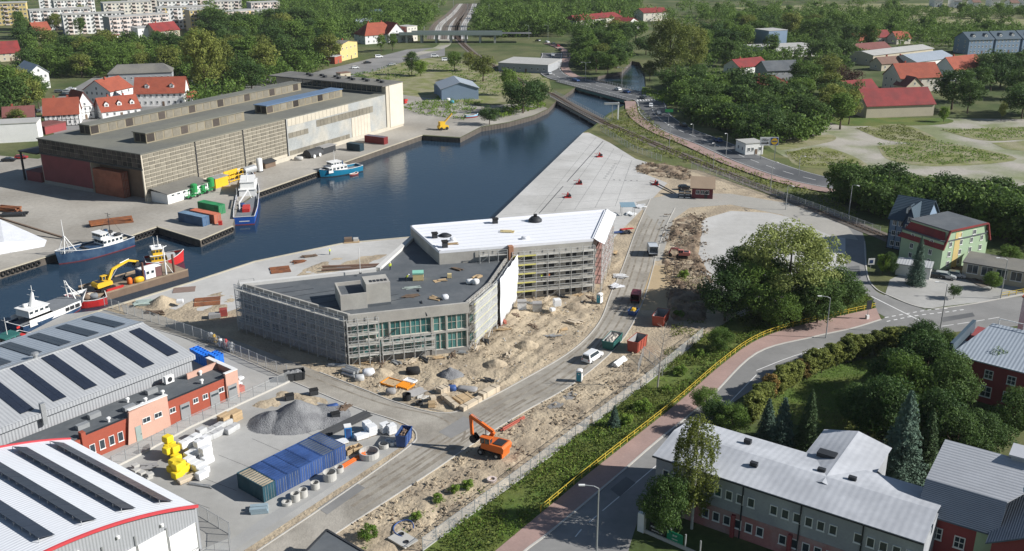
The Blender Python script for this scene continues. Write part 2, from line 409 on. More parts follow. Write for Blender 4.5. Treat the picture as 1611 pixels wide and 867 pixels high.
mb = MB(); ribbon(mb, sw_r, .3, 0, .14); ribbon(mb, smooth_line(GP([(1360,380),(1364,430),(1375,452),(1400,466),(1455,485),(1520,480),(1611,463)])), .3, 0, .14)
struct(mb.build('street_kerb', m_kerb))
mb = MB()
cl = smooth_line(GP([(870,900),(905,845),(935,815),(1030,735),(1120,660),(1190,590)]))
dashes(mb, cl[:7], .16, .04, 30, 0.01); dashes(mb, cl[6:14], .16, .04, 2, 2); dashes(mb, cl[13:], .16, .04, 200, 0)
dashes(mb, smooth_line(GP([(1190,583),(1250,560),(1330,537)])), .16, .04, 100, 0)
dashes(mb, smooth_line(GP([(1455,517),(1520,508),(1580,498)])), .18, .04, 3, 1)
for q in (((1392,500),(1425,494),(1460,488),(1495,485)), ((1395,506),(1440,497),(1490,491),(1525,486))):
    dashes(mb, smooth_line(GP(q)), .3, .041, 1, .9)
dashes(mb, GP([(1370,466),(1446,504)]), .3, .04, 100, 0)
struct(mb.build('road_marking', m_mark))
sheet('parking_court', GP([(1392,465),(1455,486),(1583,470),(1640,460),(1640,430),(1530,430),(1440,420),(1400,440)]), .02, m_pave)
sheet('garden_lawn', GP([(1190,640),(1300,575),(1400,560),(1470,600),(1450,680),(1300,690)]), .02, m_grass)
# far roads: arterial road from the overpass over the river bridge and down to the right
art = smooth_line(GP([(560,70),(640,64),(720,64),(790,66),(842,70),(868,84),(862,104),(876,121),(915,130),(960,141),(1000,152),(1022,160),(1030,180),(1062,203),(1120,226),(1190,256),(1280,284),(1400,302),(1560,322),(1750,345)]), 8)
strip('arterial_road', art[8*5:], 13, .3, m_asph)
strip('arterial_footway', offset(art, 9.3)[8*11:], 5, .34, m_brickwalk)
strip('arterial_footway', offset(art, -9.3)[8*4:8*8-2], 5, .34, m_brickwalk)
mb = MB(); dashes(mb, art[8*5:], .25, .33, 5, 4); dashes(mb, offset(art, 6)[8*5:], .2, .33, 900, 0); dashes(mb, offset(art, -6)[8*5:], .2, .33, 900, 0)
a_, b_ = G(1001,159), G(1041,158)
for i in range(9):
    p = a_.lerp(b_, (i+.5)/9); mb.cbox((p.x,p.y,.32), (.6,3.5,.02))
struct(mb.build('arterial_marking', m_mark))
m_emb = M('embankment_grass', (.11,.13,.04), .95, .3, .1, col2=(.17,.16,.07), mixsc=.1, bump=.15, bsc=1.5)
sheet('rail_verge', GP([(925,208),(960,180),(1000,165),(1052,213),(1153,261),(1277,300),(1345,330),(1345,356),(1240,318),(1100,268),(1040,262),(1000,250),(960,225)]), .03, m_emb)
# left street with parking, at the end of the warehouse
sheet('left_street', GP([(300,175),(460,126),(500,112),(560,98),(640,78),(700,74),(700,88),(640,96),(590,112),(520,128),(450,140),(330,180)]), .03, m_asphl)
sheet('station_yard', GP([(560,112),(640,90),(760,95),(860,110),(870,150),(760,165),(640,150)]), .02, m_drygrass)
sheet('dirt_track', smooth_line(GP([(620,205),(660,180),(720,170),(790,165),(840,160)]))+smooth_line(GP([(840,172),(790,182),(720,195),(668,210),(640,222)])), .035, m_quay)
strip('tram_path', smooth_line(GP([(640,90),(700,70),(690,45),(720,20),(780,8)])), 8, .04, m_lot)
sheet('house_court', GP([(60,170),(150,120),(320,125),(480,118),(300,170),(100,235)]), .02, m_asphl)
sheet('meadow', GP([(1150,12),(1330,6),(1700,4),(1700,50),(1500,42),(1350,22),(1180,18)]), .02, m_drygrass)
sheet('meadow', GP([(1480,42),(1800,36),(1800,52),(1520,56)]), .03, m_drygrass)
for q in ([(1345,202),(1420,196),(1475,222),(1400,222)], [(1235,240),(1300,232),(1365,262),(1260,262)], [(1480,205),(1611,200),(1680,210),(1560,222)],
          [(1560,225),(1640,222),(1640,236),(1590,236)], [(1380,230),(1480,225),(1600,250),(1480,262),(1400,252)], [(1300,186),(1480,186),(1480,196),(1330,198)], [(1215,225),(1300,212),(1310,222),(1230,236)]):
    sheet('grass_patch', smooth_line(GP(q+[q[0]])), .03+.002*q[0][0]/100, m_drygrass if q[0][0] != 1300 else m_grass)
sheet('roadside_grass', GP([(1062,175),(1130,205),(1200,235),(1290,265),(1360,268),(1300,290),(1190,252),(1100,215),(1050,190)]), .04, m_emb)

# relief of the sandy ground
def dig(amp, sc, seed, tracks=0, ta=.6):
    def fn(X, Y):
        z = amp*(fbm(X*sc, Y*sc, 5, seed)-.42)+.22*np.abs(fbm(X*1.1, Y*1.1, 2, seed+40)-.5)*amp
        if tracks:
            u = X*math.cos(ta)+Y*math.sin(ta); z = z+tracks*np.sin(u*2.6+3*fbm(X*.2,Y*.2,2,seed+5))*fbm(X*.12,Y*.12,2,seed+9)
        return z
    return fn
heightfield('sand_ground', GP([(545,566),(640,572),(735,552),(776,520),(805,470),(935,458),(975,380),(985,405),(972,430),(938,505),(898,549),(815,599),(738,638),(690,647),(618,629),(520,590)]), .4, dig(1.0,.34,3,.16,-.5), m_sand)
heightfield('sand_ground', GP([(536,839),(670,753),(744,703),(823,653),(905,606),(965,583),(1010,545),(1025,593),(954,649),(817,753),(663,866),(600,920),(470,900)]), .4, dig(.9,.4,13,.1,.9), m_sand)
m_dirt = M('dark_dirt', (.19,.135,.09), .95, .3, .3, col2=(.27,.21,.145), mixsc=.3, bump=.2, bsc=2)
heightfield('dug_soil', GP([(1062,345),(1090,338),(1108,345),(1100,400),(1122,440),(1110,505),(1060,505),(1047,488),(1060,418),(1040,415),(1052,372)]), .35, dig(2.4,.3,23,0), m_dirt, fade=1.2)
heightfield('dug_soil', GP([(1000,262),(1030,254),(1085,266),(1088,285),(1040,280),(1000,272)]), .5, dig(2.4,.3,33,0), m_dirt)
m_track = M('tyre_track', (.22,.19,.15), .95, .3, .5, col2=(.30,.27,.22), mixsc=.6)
for k, d in enumerate((1.4,2.9,4.6,6.0)): strip('tyre_track', offset(E2, d+.0)[4:-8], .42, .037+.001*k, m_track)
for k, ln in enumerate((smooth_line(GP([(560,800),(650,740),(720,690),(700,655),(600,630),(480,585)])), smooth_line(GP([(600,775),(700,705),(800,640),(905,575),(950,520)])))):
    for d in (-.9,.9): strip('tyre_track', offset(ln, d), .4, .042+.001*k, m_track)
heightfield('sand_ground', GP([(390,640),(440,610),(500,622),(560,640),(556,656),(500,650),(460,655)]), .4, dig(.9,.4,43,.1), m_sand)
heightfield('sand_ground', GP([(455,442),(560,432),(640,385),(620,398),(520,405),(470,425)]), .5, dig(.4,.3,53), m_sand)
heightfield('sand_ground', GP([(250,500),(300,470),(370,450),(375,475),(330,510)]), .5, dig(.5,.3,63), m_sand)
for i, q in enumerate(([(960,770),(985,750),(1000,760),(975,782)],[(1080,690),(1100,672),(1112,680),(1092,698)],[(1220,575),(1260,562),(1266,570),(1226,584)],[(1480,500),(1530,492),(1534,498),(1484,507)],[(1335,420),(1352,418),(1354,438),(1338,440)],[(860,640),(900,615),(910,622),(870,648)],[(500,800),(560,760),(575,768),(515,810)],[(690,680),(730,655),(750,668),(710,690)])):
    sheet('road_patch', GP(q), .0475+.001*i, m_asphl if i > 4 else m_asph)
# ------------------------------------------------------------ the unfinished building and its scaffolds
m_hwall = M('site_concrete', (.43,.41,.365), .85, .14, .3, col2=(.37,.35,.315), mixsc=.25)
m_block = M('grey_blockwork', (.30,.285,.26), .9, .2, .8, stripes=('Z', .25, .02))
m_droof = M('dark_roof_membrane', (.10,.11,.118), .8, .2, .12, col2=(.122,.13,.136), mixsc=.25)
m_wroof = M('white_roof_membrane', (.80,.80,.82), .6, .05, .15, bump=.01, bsc=1)
m_teal = M('teal_glazing', (.06,.19,.18), .07, .45, .5, spec=.8)
m_tealdk = M('teal_glazing_dark', (.03,.12,.115), .07, .4, .5, spec=.8)
m_tarp = M('white_tarpaulin', (.66,.665,.68), .55, .16, .5, bump=.08, bsc=2)
m_net = M('grey_scaffold_net', (.36,.40,.44), .9, .2, 1.2, alpha=.34)
m_tube = M('scaffold_tube', (.5,.5,.48), .5, .15, 1, metal=.4)
m_deck = M('scaffold_deck', (.50,.48,.43), .85, .2, .8, orand=.2)
m_deckr = M('scaffold_deck_red', (.34,.20,.17), .85, .2, .8, orand=.2)
m_decky = M('toe_board_yellow', (.60,.55,.17), .7, .15, .8)
m_ins = M('insulation', (.62,.50,.26), .9, .15, .5)
H1, H2 = 10.0, 12.5
LW = [Vector(p) for p in ((-54.7,182.7,0),(-30.1,165.9,0),(-8.5,172.2,0),(-4.4,182.7,0),(-.8,199.1,0),(-15.4,195.2,0),(-23.3,213.5,0),(-28.6,191.7,0))]
BW = [Vector(p) for p in ((-23.3,213.6,0),(-15.4,195.2,0),(17.9,203.6,0),(22.9,227,0))]
hero = thing('unfinished_building', 'large angular unfinished building with dark lower roof and bright white upper roof', 'building', (0,0,0))
b = MB(); b.prism(LW, 0, 9.4, 1, 0); b.build('lower_block', [m_block, m_droof], hero)
b = MB(); b.prism(BW, 0, H2-.25, 1, 0); b.build('upper_block', [m_hwall, m_wroof], hero)
def edge_wall(mb, a, c, t, z0, z1, mi=0, out=.0):
    """wall of thickness t along a -> c, standing out by 'out' on its right side"""
    d = (c-a).normalized(); n = Vector((d.y,-d.x,0)); a0, c0 = a+n*out, c+n*out
    mb.add([(*p.xy, z) for z in (z0, z1) for p in (a0, c0, c0-n*t, a0-n*t)], [(3,2,1,0),(4,5,6,7),(0,1,5,4),(1,2,6,5),(2,3,7,6),(3,0,4,7)], mi)
for i, (a, c) in enumerate(((LW[0],LW[1]),(LW[2],LW[3]),(LW[3],LW[4]))):
    b = MB(); edge_wall(b, a, c, .45, 9.2, H1, 0, .03); b.build('parapet', m_hwall, hero)
for a, c in ((LW[6],LW[7]),(LW[7],LW[0])):
    b = MB(); edge_wall(b, a, c, 1.1, 9.2, H1+.05, 0, .03); b.build('parapet', M('pale_coping', (.58,.565,.53), .8, .1, .3), hero)
for i in range(4):
    b = MB(); edge_wall(b, BW[i], BW[(i+1)%4], .4, H2-.6, H2, 0, .02); b.build('coping', m_wroof, hero)
# glazed front: band, columns, slab, panes
fa, fl = frame(LW[1], LW[2])
fr = obj('glazed_front', None, hero, (*LW[1].xy, 0), fa)
def fpart(name, x0, y0, z0, x1, y1, z1, mat):
    b = MB(); b.box(x0,y0,z0,x1,y1,z1); return b.build(name, mat, fr)
fpart('fascia', -.2, -.55, 7.9, fl+.2, -.004, H1, m_hwall)
fpart('floor_slab', 0, -.5, 4.35, fl, -.004, 4.75, m_hwall)
fpart('plinth', 0, -.45, 0, fl, -.004, .9, m_block)
U = [(.01,.105),(.108,.2),(.215,.27),(.272,.322),(.335,.42),(.422,.505),(.507,.59),(.592,.68),(.70,.755),(.757,.805),(.82,.90),(.902,.985)]
for x in (.0,.2,.322,.68,.805,.985):
    fpart('column', x*fl, -.48, .9, (x+.0135)*fl, -.006, 7.9, m_hwall)
for z, h in ((4.76, 3.12), (.92, 3.4)):
    for i, (u0, u1) in enumerate(U):
        w = (u1-u0)*fl
        me = win(w, h, .08, .12, 1 if w > 1.6 else 0, 1, fm=m_offwhite, gm=(m_teal, m_teal, m_tealdk)[(i*7+int(z)) % 3], key='h%d' % ((i*7+int(z)) % 3))
        obj('window', me, fr, ((u0+u1)/2*fl, -.12, z))
# openings in the shaded left wall
la, ll = frame(LW[0], LW[1])
lf = obj('left_wall', None, hero, (*LW[0].xy, 0), la)
for r, z in enumerate((1.2, 4.8)):
    for i in range(11):
        obj('window', win(1.9, 2.2, .1, .1, 1, 0, key='l', fm=m_tube), lf, (1.8+i*(ll-3.4)/10, -.03, z))
for a, c, nn in ((LW[2],LW[3],4),(LW[3],LW[4],6)):
    aa, l2 = frame(a, c)
    for z in (1.0, 4.9):
        for i in range(nn):
            p = a.lerp(c, (i+.5)/nn); obj('window', win(2.2, 2.6, .1, .1, 1, 1, key='h0', fm=m_offwhite, gm=m_teal), hero, (p.x,p.y,z), aa)
ba, bl = frame(BW[1], BW[2])
bf = obj('rear_wing_wall', None, hero, (*BW[1].xy, 0), ba)
for r in range(5):
    for x, w in ((19.2,2.4),(24.2,2.4),(29.3,2.4),(32.4,1.5)):
        b = MB(); b.box(-w/2,-.04,0,w/2,.2,1.25); 
        k = ('open', w)
        if k not in MESH: MESH[k] = b.mesh('opening', m_dark)
        obj('opening', MESH[k], bf, (x, 0, .5+r*2.05))
b = MB(); b.box(14.9,-1.3,9.4,15.9,-.0,12.6); b.build('brick_stub', M('brick_orange', (.40,.2,.12), .9, .2, 1), bf)
# stair heads on the lower roof
q0, q1 = G(536.8,489.3,9.4), G(578.5,484.4,9.4); a, w = frame(q0, q1)
sh = obj('stair_head', None, hero, (*q0.xy, 9.4), a)
b = MB(); b.box(0,0,0,w,7.2,2.4,0); b.box(0,0,2.4,w,.3,3.1); b.box(0,.3,2.4,.3,7.2,3.1); b.box(.3,6.9,2.4,w,7.2,3.1); b.box(.3,.31,2.38,w-.01,6.89,2.44,1); b.build('stair_box', [m_hwall, m_droof], sh)
b = MB(); b.box(w+.01,.6,0,w+4.6,5.2,4.5); b.box(w+.01,.35,-.0,w+4.6,.6,.5,1); b.build('lift_box', [m_hwall, m_droof], sh)
b = MB()
for i in range(5): b.box(w+.9+i*.7,1.5,4.5,w+1.4+i*.7,2.6,4.56)
b.build('roof_hatch', m_dark, sh)

for i in range(1, 9):                    # welded seams of the roof membranes
    p, q = BW[0].lerp(BW[1], i/9), BW[3].lerp(BW[2], i/9); MB().bar((*p.lerp(q, .01).xy, H2-.24), (*p.lerp(q, .99).xy, H2-.24), .16, .05).build('roof_seam', M('seam_grey', (.58,.59,.61), .6, .1, .5) if i == 1 else MATS['seam_grey'], hero)
for i in range(1, 8):
    p, q = LW[1].lerp(LW[0], i/8.6), LW[1].lerp(LW[0], i/8.6)+(LW[2]-LW[1])*.95+Vector((0,8*(1-i/9),0)); q = p.lerp(q, .8-.07*i); MB().bar((*p.xy,9.41), (*q.xy,9.41), .14, .04).build('roof_seam', m_dark, hero)
# scaffolds
def scaffold(name, label, p0, p1, nb, nl, lift=2.0, depth=1.0, gap=.35, deck=None, toe=None, net=None, netrows=None, taper=0, z0=0, group='scaffolds on the unfinished building'):
    """parts: standards, decks, rails, braces, nets; stands outside the wall p0 -> p1"""
    a, L = frame(p0, p1); root = thing(name, label, 'scaffold', (*p0.xy, z0), a, group); bay = L/nb; H = nl*lift+1.1
    y0, y1 = -gap-depth, -gap
    k = ('std', round(H, 2))
    if k not in MESH: MESH[k] = MB().tube((0,0,0), (0,0,H), .075, n=6).mesh('standard', m_tube)
    kd = ('deck', round(bay, 2), (deck or m_deck).name)
    if kd not in MESH: MESH[kd] = MB().box(.05,y0,-.06,bay-.05,y1,.0).mesh('deck', deck or m_deck)
    kt = ('toe', round(bay, 2))
    if toe and kt not in MESH: MESH[kt] = MB().box(.05,y0-.06,-.1,bay-.05,y0-.02,.2).mesh('toe_board', m_decky)
    for i in range(nb+1):
        for y in (y0, y1): obj('standard', MESH[k], root, (i*bay, y, 0))
    for r in range(1, nl+1):
        z = r*lift
        for i in range(nb):
            obj('deck', MESH[kd], root, (i*bay, 0, z))
            if toe and i in toe: obj('toe_board', MESH[kt], root, (i*bay, 0, z))
        b = MB()
        for dz in (.55, 1.05): b.tube((0,y0,z+dz), (L,y0,z+dz), .05, n=5)
        b.build('guard_rail', m_tube, root)
        b = MB(); b.tube((0,y0,z-.1), (L,y0,z-.1), .04, n=5).tube((0,y1,z-.1), (L,y1,z-.1), .04, n=5).build('ledger', m_tube, root)
    for i in range(0, nb, 3):
        for r in range(nl):
            b = MB(); b.tube((i*bay,y0-.05,r*lift+.1), ((i+1)*bay,y0-.05,(r+1)*lift), .035, n=5).build('brace', m_tube, root)
    if net:
        for i in range(nb):
            for z0_, z1_ in (netrows or ((.6, H),)):
                n1, n2 = 3, 8; vs = []; 
                for iz in range(n2+1):
                    for ix in range(n1+1):
                        x = i*bay+.04+(bay-.08)*ix/n1; z = z0_+(z1_-z0_)*iz/n2
                        vs.append((x, y0-.12-.12*math.sin(PI*ix/n1)*(.4+random.random()), z))
                fs = [(iz*(n1+1)+ix, iz*(n1+1)+ix+1, (iz+1)*(n1+1)+ix+1, (iz+1)*(n1+1)+ix) for iz in range(n2) for ix in range(n1)]
                MB().add(vs, fs).build('net', net, root, True)
    return root
scaffold('scaffold', 'netted scaffold along the shaded left wall of the unfinished building', LW[0], LW[1], 12, 4, 2.25, net=m_net)
e0 = LW[0]+(LW[7]-LW[0]).normalized()*3
scaffold('scaffold', 'narrow bare scaffold tower at the far left end of the unfinished building', e0, LW[0], 1, 4, 2.25)
u = (LW[2]-LW[1])/fl
scaffold('scaffold', 'tall bare scaffold round the front left corner of the glazed facade', LW[1]-u*.6, LW[1]+u*5.2, 3, 4, 2.1, gap=.75)
scaffold('scaffold', 'low two lift scaffold under the upper glazing of the front facade', LW[1]+u*5.7, LW[1]+u*15.8, 5, 2, 1.9, gap=.75)
scaffold('scaffold', 'slanting scaffold with yellow boards beside the glazed corner, partly wrapped in white', LW[2], LW[3], 5, 5, 1.9, net=None, toe=(0,1,2,3,4))
scaffold('scaffold', 'scaffold wrapped in white sheeting between the glazed corner and the rear wing', LW[3], LW[4], 7, 5, 1.9)
ub = (BW[2]-BW[1])/bl
scaffold('scaffold', 'five lift open scaffold with yellow boards across the rear wing', BW[1]+ub*15.6, BW[2], 7, 5, 2.05, toe=(0,1))
scaffold('scaffold', 'scaffold with reddish decks down the right end of the rear wing', BW[2], BW[3], 9, 5, 2.05, deck=m_deckr, depth=1.6)
scaffold('scaffold', 'small scaffold platform standing on the dark roof against the rear wing', BW[1]+ub*8.5, BW[1]+ub*14.5, 3, 1, 1.6, z0=9.4)
# tarpaulins
def tarp(name, label, p0, p1, z0, z1, out, n1=16, n2=12, wob=.28, mat=None, top=None):
    d = (p1-p0); L = d.length; d.normalize(); n = Vector((d.y,-d.x,0)); vs = []
    for iz in range(n2+1):
        for ix in range(n1+1):
            x = L*ix/n1; z = z0+(z1-z0)*iz/n2
            w = wob*(math.sin(ix*1.9+iz*.3)+math.sin(ix*.7-iz*.55+1))*.5*(1-.6*iz/n2)
            p = p0+d*x+n*(out+w); vs.append((p.x,p.y,z+(.12*math.sin(ix*1.3) if iz == n2 else 0)))
    fs = [(iz*(n1+1)+ix, iz*(n1+1)+ix+1, (iz+1)*(n1+1)+ix+1, (iz+1)*(n1+1)+ix) for iz in range(n2) for ix in range(n1)]
    o = MB().add(vs, fs).build(name, mat or m_tarp, None, True)
    o.modifiers.new('s', 'SOLIDIFY').thickness = .03
    return tag(o, label, 'tarpaulin')
tarp('tarpaulin', 'white sheeting hanging over the scaffold beside the rear wing', LW[3]+Vector((.3,.8,0)), LW[4]+Vector((.4,-.3,0)), .4, 10.6, 1.75)
m_tarpt = M('clear_sheeting', (.70,.71,.70), .5, .12, .5, alpha=.28)
tarp('tarpaulin', 'pale see-through sheeting on the slanting scaffold next to the glazed corner', LW[2], LW[3], 1.5, 10.3, 1.6, 12, 10, .25, m_tarpt)
# skirt of white sheet over the right edge of the white roof
k0, k1 = BW[2], BW[3]; d = (k1-k0).normalized(); nn = Vector((d.y,-d.x,0)); vs = []
for i in range(13):
    for j in range(5):
        p = k0+(k1-k0)*(i/12)+nn*(.1+j*.6); vs.append((p.x, p.y, H2+.12-.32*j-.08*math.sin(i*2.1+j)*(j > 0)))
o = MB().add(vs, [(i*5+j, i*5+j+1, (i+1)*5+j+1, (i+1)*5+j) for i in range(12) for j in range(4)]).build('tarpaulin', m_tarp, None, True)
tag(o, 'white sheet folded over the right end of the white roof', 'tarpaulin')

# people: one continuous skinned body each, with vest and helmet
m_skin = M('skin', (.45,.28,.2), .6, .05, 1); m_hivis = M('hivis_yellow', (.62,.72,.05), .7, .1, 1); m_hivo = M('hivis_orange', (.8,.2,.03), .7, .1, 1)
m_trous = M('dark_trousers', (.035,.04,.055), .8, .2, 1)
def person_mesh(key, bend=0, arm=.3, stride=.12, top=None):
    k = ('person', key)
    if k in MESH: return MESH[k]
    s, c = math.sin(bend), math.cos(bend)
    def up(h, x=0, dy=0): return (x, -s*(h-.92)+dy, .92+c*(h-.92))
    V = [(0,0,.92), up(1.15), up(1.42), up(1.53), up(1.66), (-.1,0,.88), (-.11,-stride,.48), (-.11,-stride*.4,.06), (-.11,-stride*.4-.16,.03), (.1,0,.88), (.11,stride,.48), (.11,stride*1.4,.06), (.11,stride*1.4-.16,.03),
         up(1.40,-.2), up(1.14,-.27,-.05), up(.92+.0,-.25,-.05-arm), up(1.40,.2), up(1.14,.27,-.05), up(.92,.25,-.05-arm*.6)]
    E = [(0,1),(1,2),(2,3),(3,4),(0,5),(5,6),(6,7),(7,8),(0,9),(9,10),(10,11),(11,12),(2,13),(13,14),(14,15),(2,16),(16,17),(17,18)]
    rad = [.16,.15,.16,.065,.115,.1,.07,.05,.045,.1,.07,.05,.045,.075,.055,.045,.075,.055,.045]
    me = bpy.data.meshes.new('person'); me.from_pydata(V, E, []); o = bpy.data.objects.new('tmp', me); COL.objects.link(o)
    md = o.modifiers.new('sk', 'SKIN')
    for i, r in enumerate(rad): me.skin_vertices[0].data[i].radius = (r, r)
    me.skin_vertices[0].data[0].use_root = True
    sb = o.modifiers.new('sd', 'SUBSURF'); sb.levels = 1
    dg = bpy.context.evaluated_depsgraph_get(); out = bpy.data.meshes.new_from_object(o.evaluated_get(dg))
    bpy.data.objects.remove(o)
    out.materials.clear()
    for m in (m_trous, top or m_hivis, m_skin): out.materials.append(m)
    for p in out.polygons:
        z = p.center.z; p.material_index = 0 if z < .92 else (1 if (p.center-Vector(up(1.53))).length > .19 and not (p.center-Vector(up(1.66))).length < .2 else 2)
        p.use_smooth = True
    hm = MB(); c4 = up(1.69); hm.lathe(c4, [(.17,-.01),(.135,.0),(.125,.06),(.09,.12),(.0,.145)], 10)
    MESH[k] = (out, hm.mesh('helmet', m_white, True)); return MESH[k]
def person(label, loc, rz, key='stand', **kw):
    b, h = person_mesh(key, **kw); t = thing('person', label, 'person', loc, rz)
    obj('body', b, t); obj('helmet', h, t); return t
person('person in yellow vest standing beside the green topped insulation stack', G(614,425,9.4)+Vector((0,0,.02)), .4)
person('person in yellow vest bending over materials on the dark roof', G(639,443,9.4)+Vector((0,0,.02)), 2.0, 'bend', bend=.9, arm=.2)
person('person in yellow vest standing on the pale quay behind the unfinished building', G(519,401)+Vector((0,0,.03)), 1.2)
sc_y = -1.2
def on_scaf(u_, z): p = BW[1]+ub*u_; n2 = Vector((ub.y,-ub.x,0)).normalized(); return Vector((p.x+n2.x*.85, p.y+n2.y*.85, z))
person('person in green vest on the rear wing scaffold', on_scaf(22.4, 4.12), .5)
person('person in orange vest on the rear wing scaffold', on_scaf(24.0, 4.12), -.8, 'orange', top=m_hivo)

# things lying on the roofs
def boxstack(name, label, cat, c, dims, rz, mats, group=None, cover=None):
    """palletised stack: pallet, load, optional cover"""
    t = thing(name, label, cat, c, rz, group); w, d, h = dims
    b = MB()
    for x in (-.42,0,.42): b.box(x*w-.05,-d/2,0,x*w+.05,d/2,.09)
    for i in range(5): b.box(-w/2,-d/2+d*(i+.1)/5,.09,w/2,-d/2+d*(i+.8)/5,.12)
    b.build('pallet', m_wood, t)
    n = max(2, round(h/.45))
    for i in range(n):
        j = .03*math.sin(i*2.3+c[0]); MB().box(-w/2+.02+j,-d/2+.02,.12+i*(h-.12)/n,w/2-.02+j,d/2-.02,.12+(i+1)*(h-.12)/n-.02).build('layer', mats, t)
    if cover: MB().box(-w/2-.04,-d/2-.04,h-.25,w/2+.04,d/2+.04,h+.05).build('cover', cover, t)
    return t
ZR = 9.41
boxstack('insulation_stack', 'stack of insulation boards with green wrap on the dark roof', 'pallet stack', G(658,440,ZR), (2.2,1.8,1.7), .1, m_ins, cover=M('green_wrap', (.25,.55,.42), .6, .1, 1))
boxstack('insulation_stack', 'small pale yellow stack of boards in the middle of the dark roof', 'pallet stack', G(707,437,ZR), (.9,.8,.9), .1, m_ins)
def planks(name, label, c, n, size, rz, mat, cat='planks', spread=.25, jit=.12, group=None, part='plank'):
    """loose pile: each plank a part"""
    t = thing(name, label, cat, c, rz, group); l, w, h = size
    k = ('plank', size, mat.name)
    if k not in MESH: MESH[k] = MB().box(-l/2,-w/2,0,l/2,w/2,h).mesh(part, mat)
    per = max(1, int(math.sqrt(n*2)))
    for i in range(n):
        o = obj(part, MESH[k], t, (random.uniform(-jit,jit)*2, (i % per-(per-1)/2)*(w+spread*w), (i//per)*h*1.03+.004*i), random.uniform(-jit,jit))
    return t
planks('plank_pile', 'loose planks and offcuts in front of the front glazing parapet on the roof', G(646,466,ZR), 9, (2.6,.28,.08), .15, m_wooddark, jit=.3)
planks('plank_pile', 'pile of reddish boards with a white bag on the roof near the tarpaulin corner', G(684,470,ZR), 8, (2.2,.3,.09), -.6, m_wood, jit=.25)
planks('plank_pile', 'dark boards lying near the wall of the white roofed wing', G(719,424,ZR), 7, (2.4,.3,.1), -.7, m_wooddark, jit=.2)
planks('plank_pile', 'brown boards piled in the shade at the right side of the dark roof', G(750,437,ZR), 7, (1.8,.35,.16), 1.1, m_wood, jit=.3)
planks('plank_pile', 'thin planks spread beside the lift box on the roof', G(648,453,ZR), 8, (3.2,.22,.06), .35, M('grey_green_planks', (.35,.4,.36), .8, .2, 1), jit=.25)
planks('steel_mesh_pile', 'row of dark roof anchors laid out near the front parapet', G(664,476,ZR), 7, (.12,1.3,.1), .2, m_dark, cat='anchors', spread=4, jit=.05)
planks('plank_pile', 'broken pale boards at the centre of the dark roof', G(692,442,ZR), 6, (1.7,.3,.1), .3, m_wood, jit=.35)
def sack(mb, c, s, rz=0, mi=0, n=8):
    """lumpy filled bag"""
    c = Vector(c); prof = [(.0,0),(.8,.0),(1,.25),(1.02,.6),(.9,.9),(.55,1.0),(0,1.02)]; vs = []
    for r, z in prof:
        for i in range(n):
            a = 2*PI*i/n; x, y = math.cos(a), math.sin(a); q = 1/max(abs(x), abs(y))**.75
            v = Vector((x*q*r*s[0]/2*(1+.05*math.sin(i*3+z*9)), y*q*r*s[1]/2, z*s[2])); v.rotate(Matrix.Rotation(rz, 3, 'Z')); vs.append(c+v)
    k = len(prof); return mb.add(vs, [(j*n+i, j*n+(i+1)%n, (j+1)*n+(i+1)%n, (j+1)*n+i) for j in range(k-1) for i in range(n)], mi)
def bag(name, label, c, s, rz, mat, cat='bag', group=None):
    return tag(obj(name, sack(MB(), (0,0,0), s).mesh(name, mat, True), None, c, rz), label, cat, group)
bag('white_bag', 'pair of white rubble bags in the shade of the roof edge, left one', G(739,446,ZR), (1.5,1.2,.9), .3, m_white)
bag('white_bag', 'white rubble bag nearest the tarpaulin on the dark roof', G(748,447,ZR), (1.3,1.2,1.1), 1.0, m_white)
bag('white_bag', 'white bag by the reddish boards on the dark roof', G(700,471,ZR), (1.3,1.0,1.0), .5, m_tarp)
def vent(label, c, s=1.1, h=1.2):
    t = thing('roof_vent', label, 'vent', c, .25, 'vents on the white roof')
    MB().box(-s/2,-s/2,0,s/2,s/2,h*.75).build('housing', m_dark, t)
    b = MB(); b.box(-s*.62,-s*.62,h*.82,s*.62,s*.62,h); 
    for x in (-1,1):
        for y in (-1,1): b.box(x*s*.4-.05,y*s*.4-.05,h*.75,x*s*.4+.05,y*s*.4+.05,h*.82)
    b.build('cap', m_black, t); return t
ZW = H2-.24
vent('square black vent nearest the front left corner of the white roof', G(700,389,ZW), 1.1, 1.5)
vent('black vent left of a flat dark hatch near the left edge of the white roof', G(684,374,ZW), 1.1, 1.2)
vent('black vent near the back edge in the middle of the white roof', G(779,351,ZW), 1.1, 1.2)
t = thing('roof_dome', 'flat dark dome hatch behind the left vents on the white roof', 'roof hatch', G(700,371,ZW), 0)
MB().lathe((0,0,0), [(1.3,0),(1.25,.25),(.8,.5),(.0,.62)], 12).build('dome', m_dark, t, True); MB().lathe((0,0,0), [(1.5,0),(1.5,.12),(1.2,.14)], 12).build('kerb', m_dark, t)
t = thing('roof_dome', 'large dark ribbed dome vent near the back of the white roof', 'roof vent', G(842,348,ZW), 0)
MB().lathe((0,0,0), [(1.6,0),(1.55,.5),(1.0,1.05),(.0,1.2)], 12).build('dome', m_dark, t, True); MB().box(-.4,-.4,1.1,.4,.4,1.7).build('cowl', m_black, t)
planks('plank_pile', 'low pile of reddish boards on the left of the white roof', G(712,384,ZW), 7, (2.8,.3,.08), .1, m_wood, jit=.2)
planks('plank_pile', 'small heap of yellowish boards in the middle of the white roof', G(797,365,ZW), 6, (2.6,.4,.14), .0, m_ins, jit=.25)
bag('white_bag', 'small white bundle near the front edge of the white roof', G(826,376,ZW), (1.6,1.0,.6), .2, m_tarp)
bag('white_bag', 'white sack beside the reddish boards on the white roof', G(712,379,ZW), (1.2,.9,.8), .2, m_tarp)
t = thing('mast', 'thin white pole standing behind the lift box', 'pole', G(567,430,10), 0)
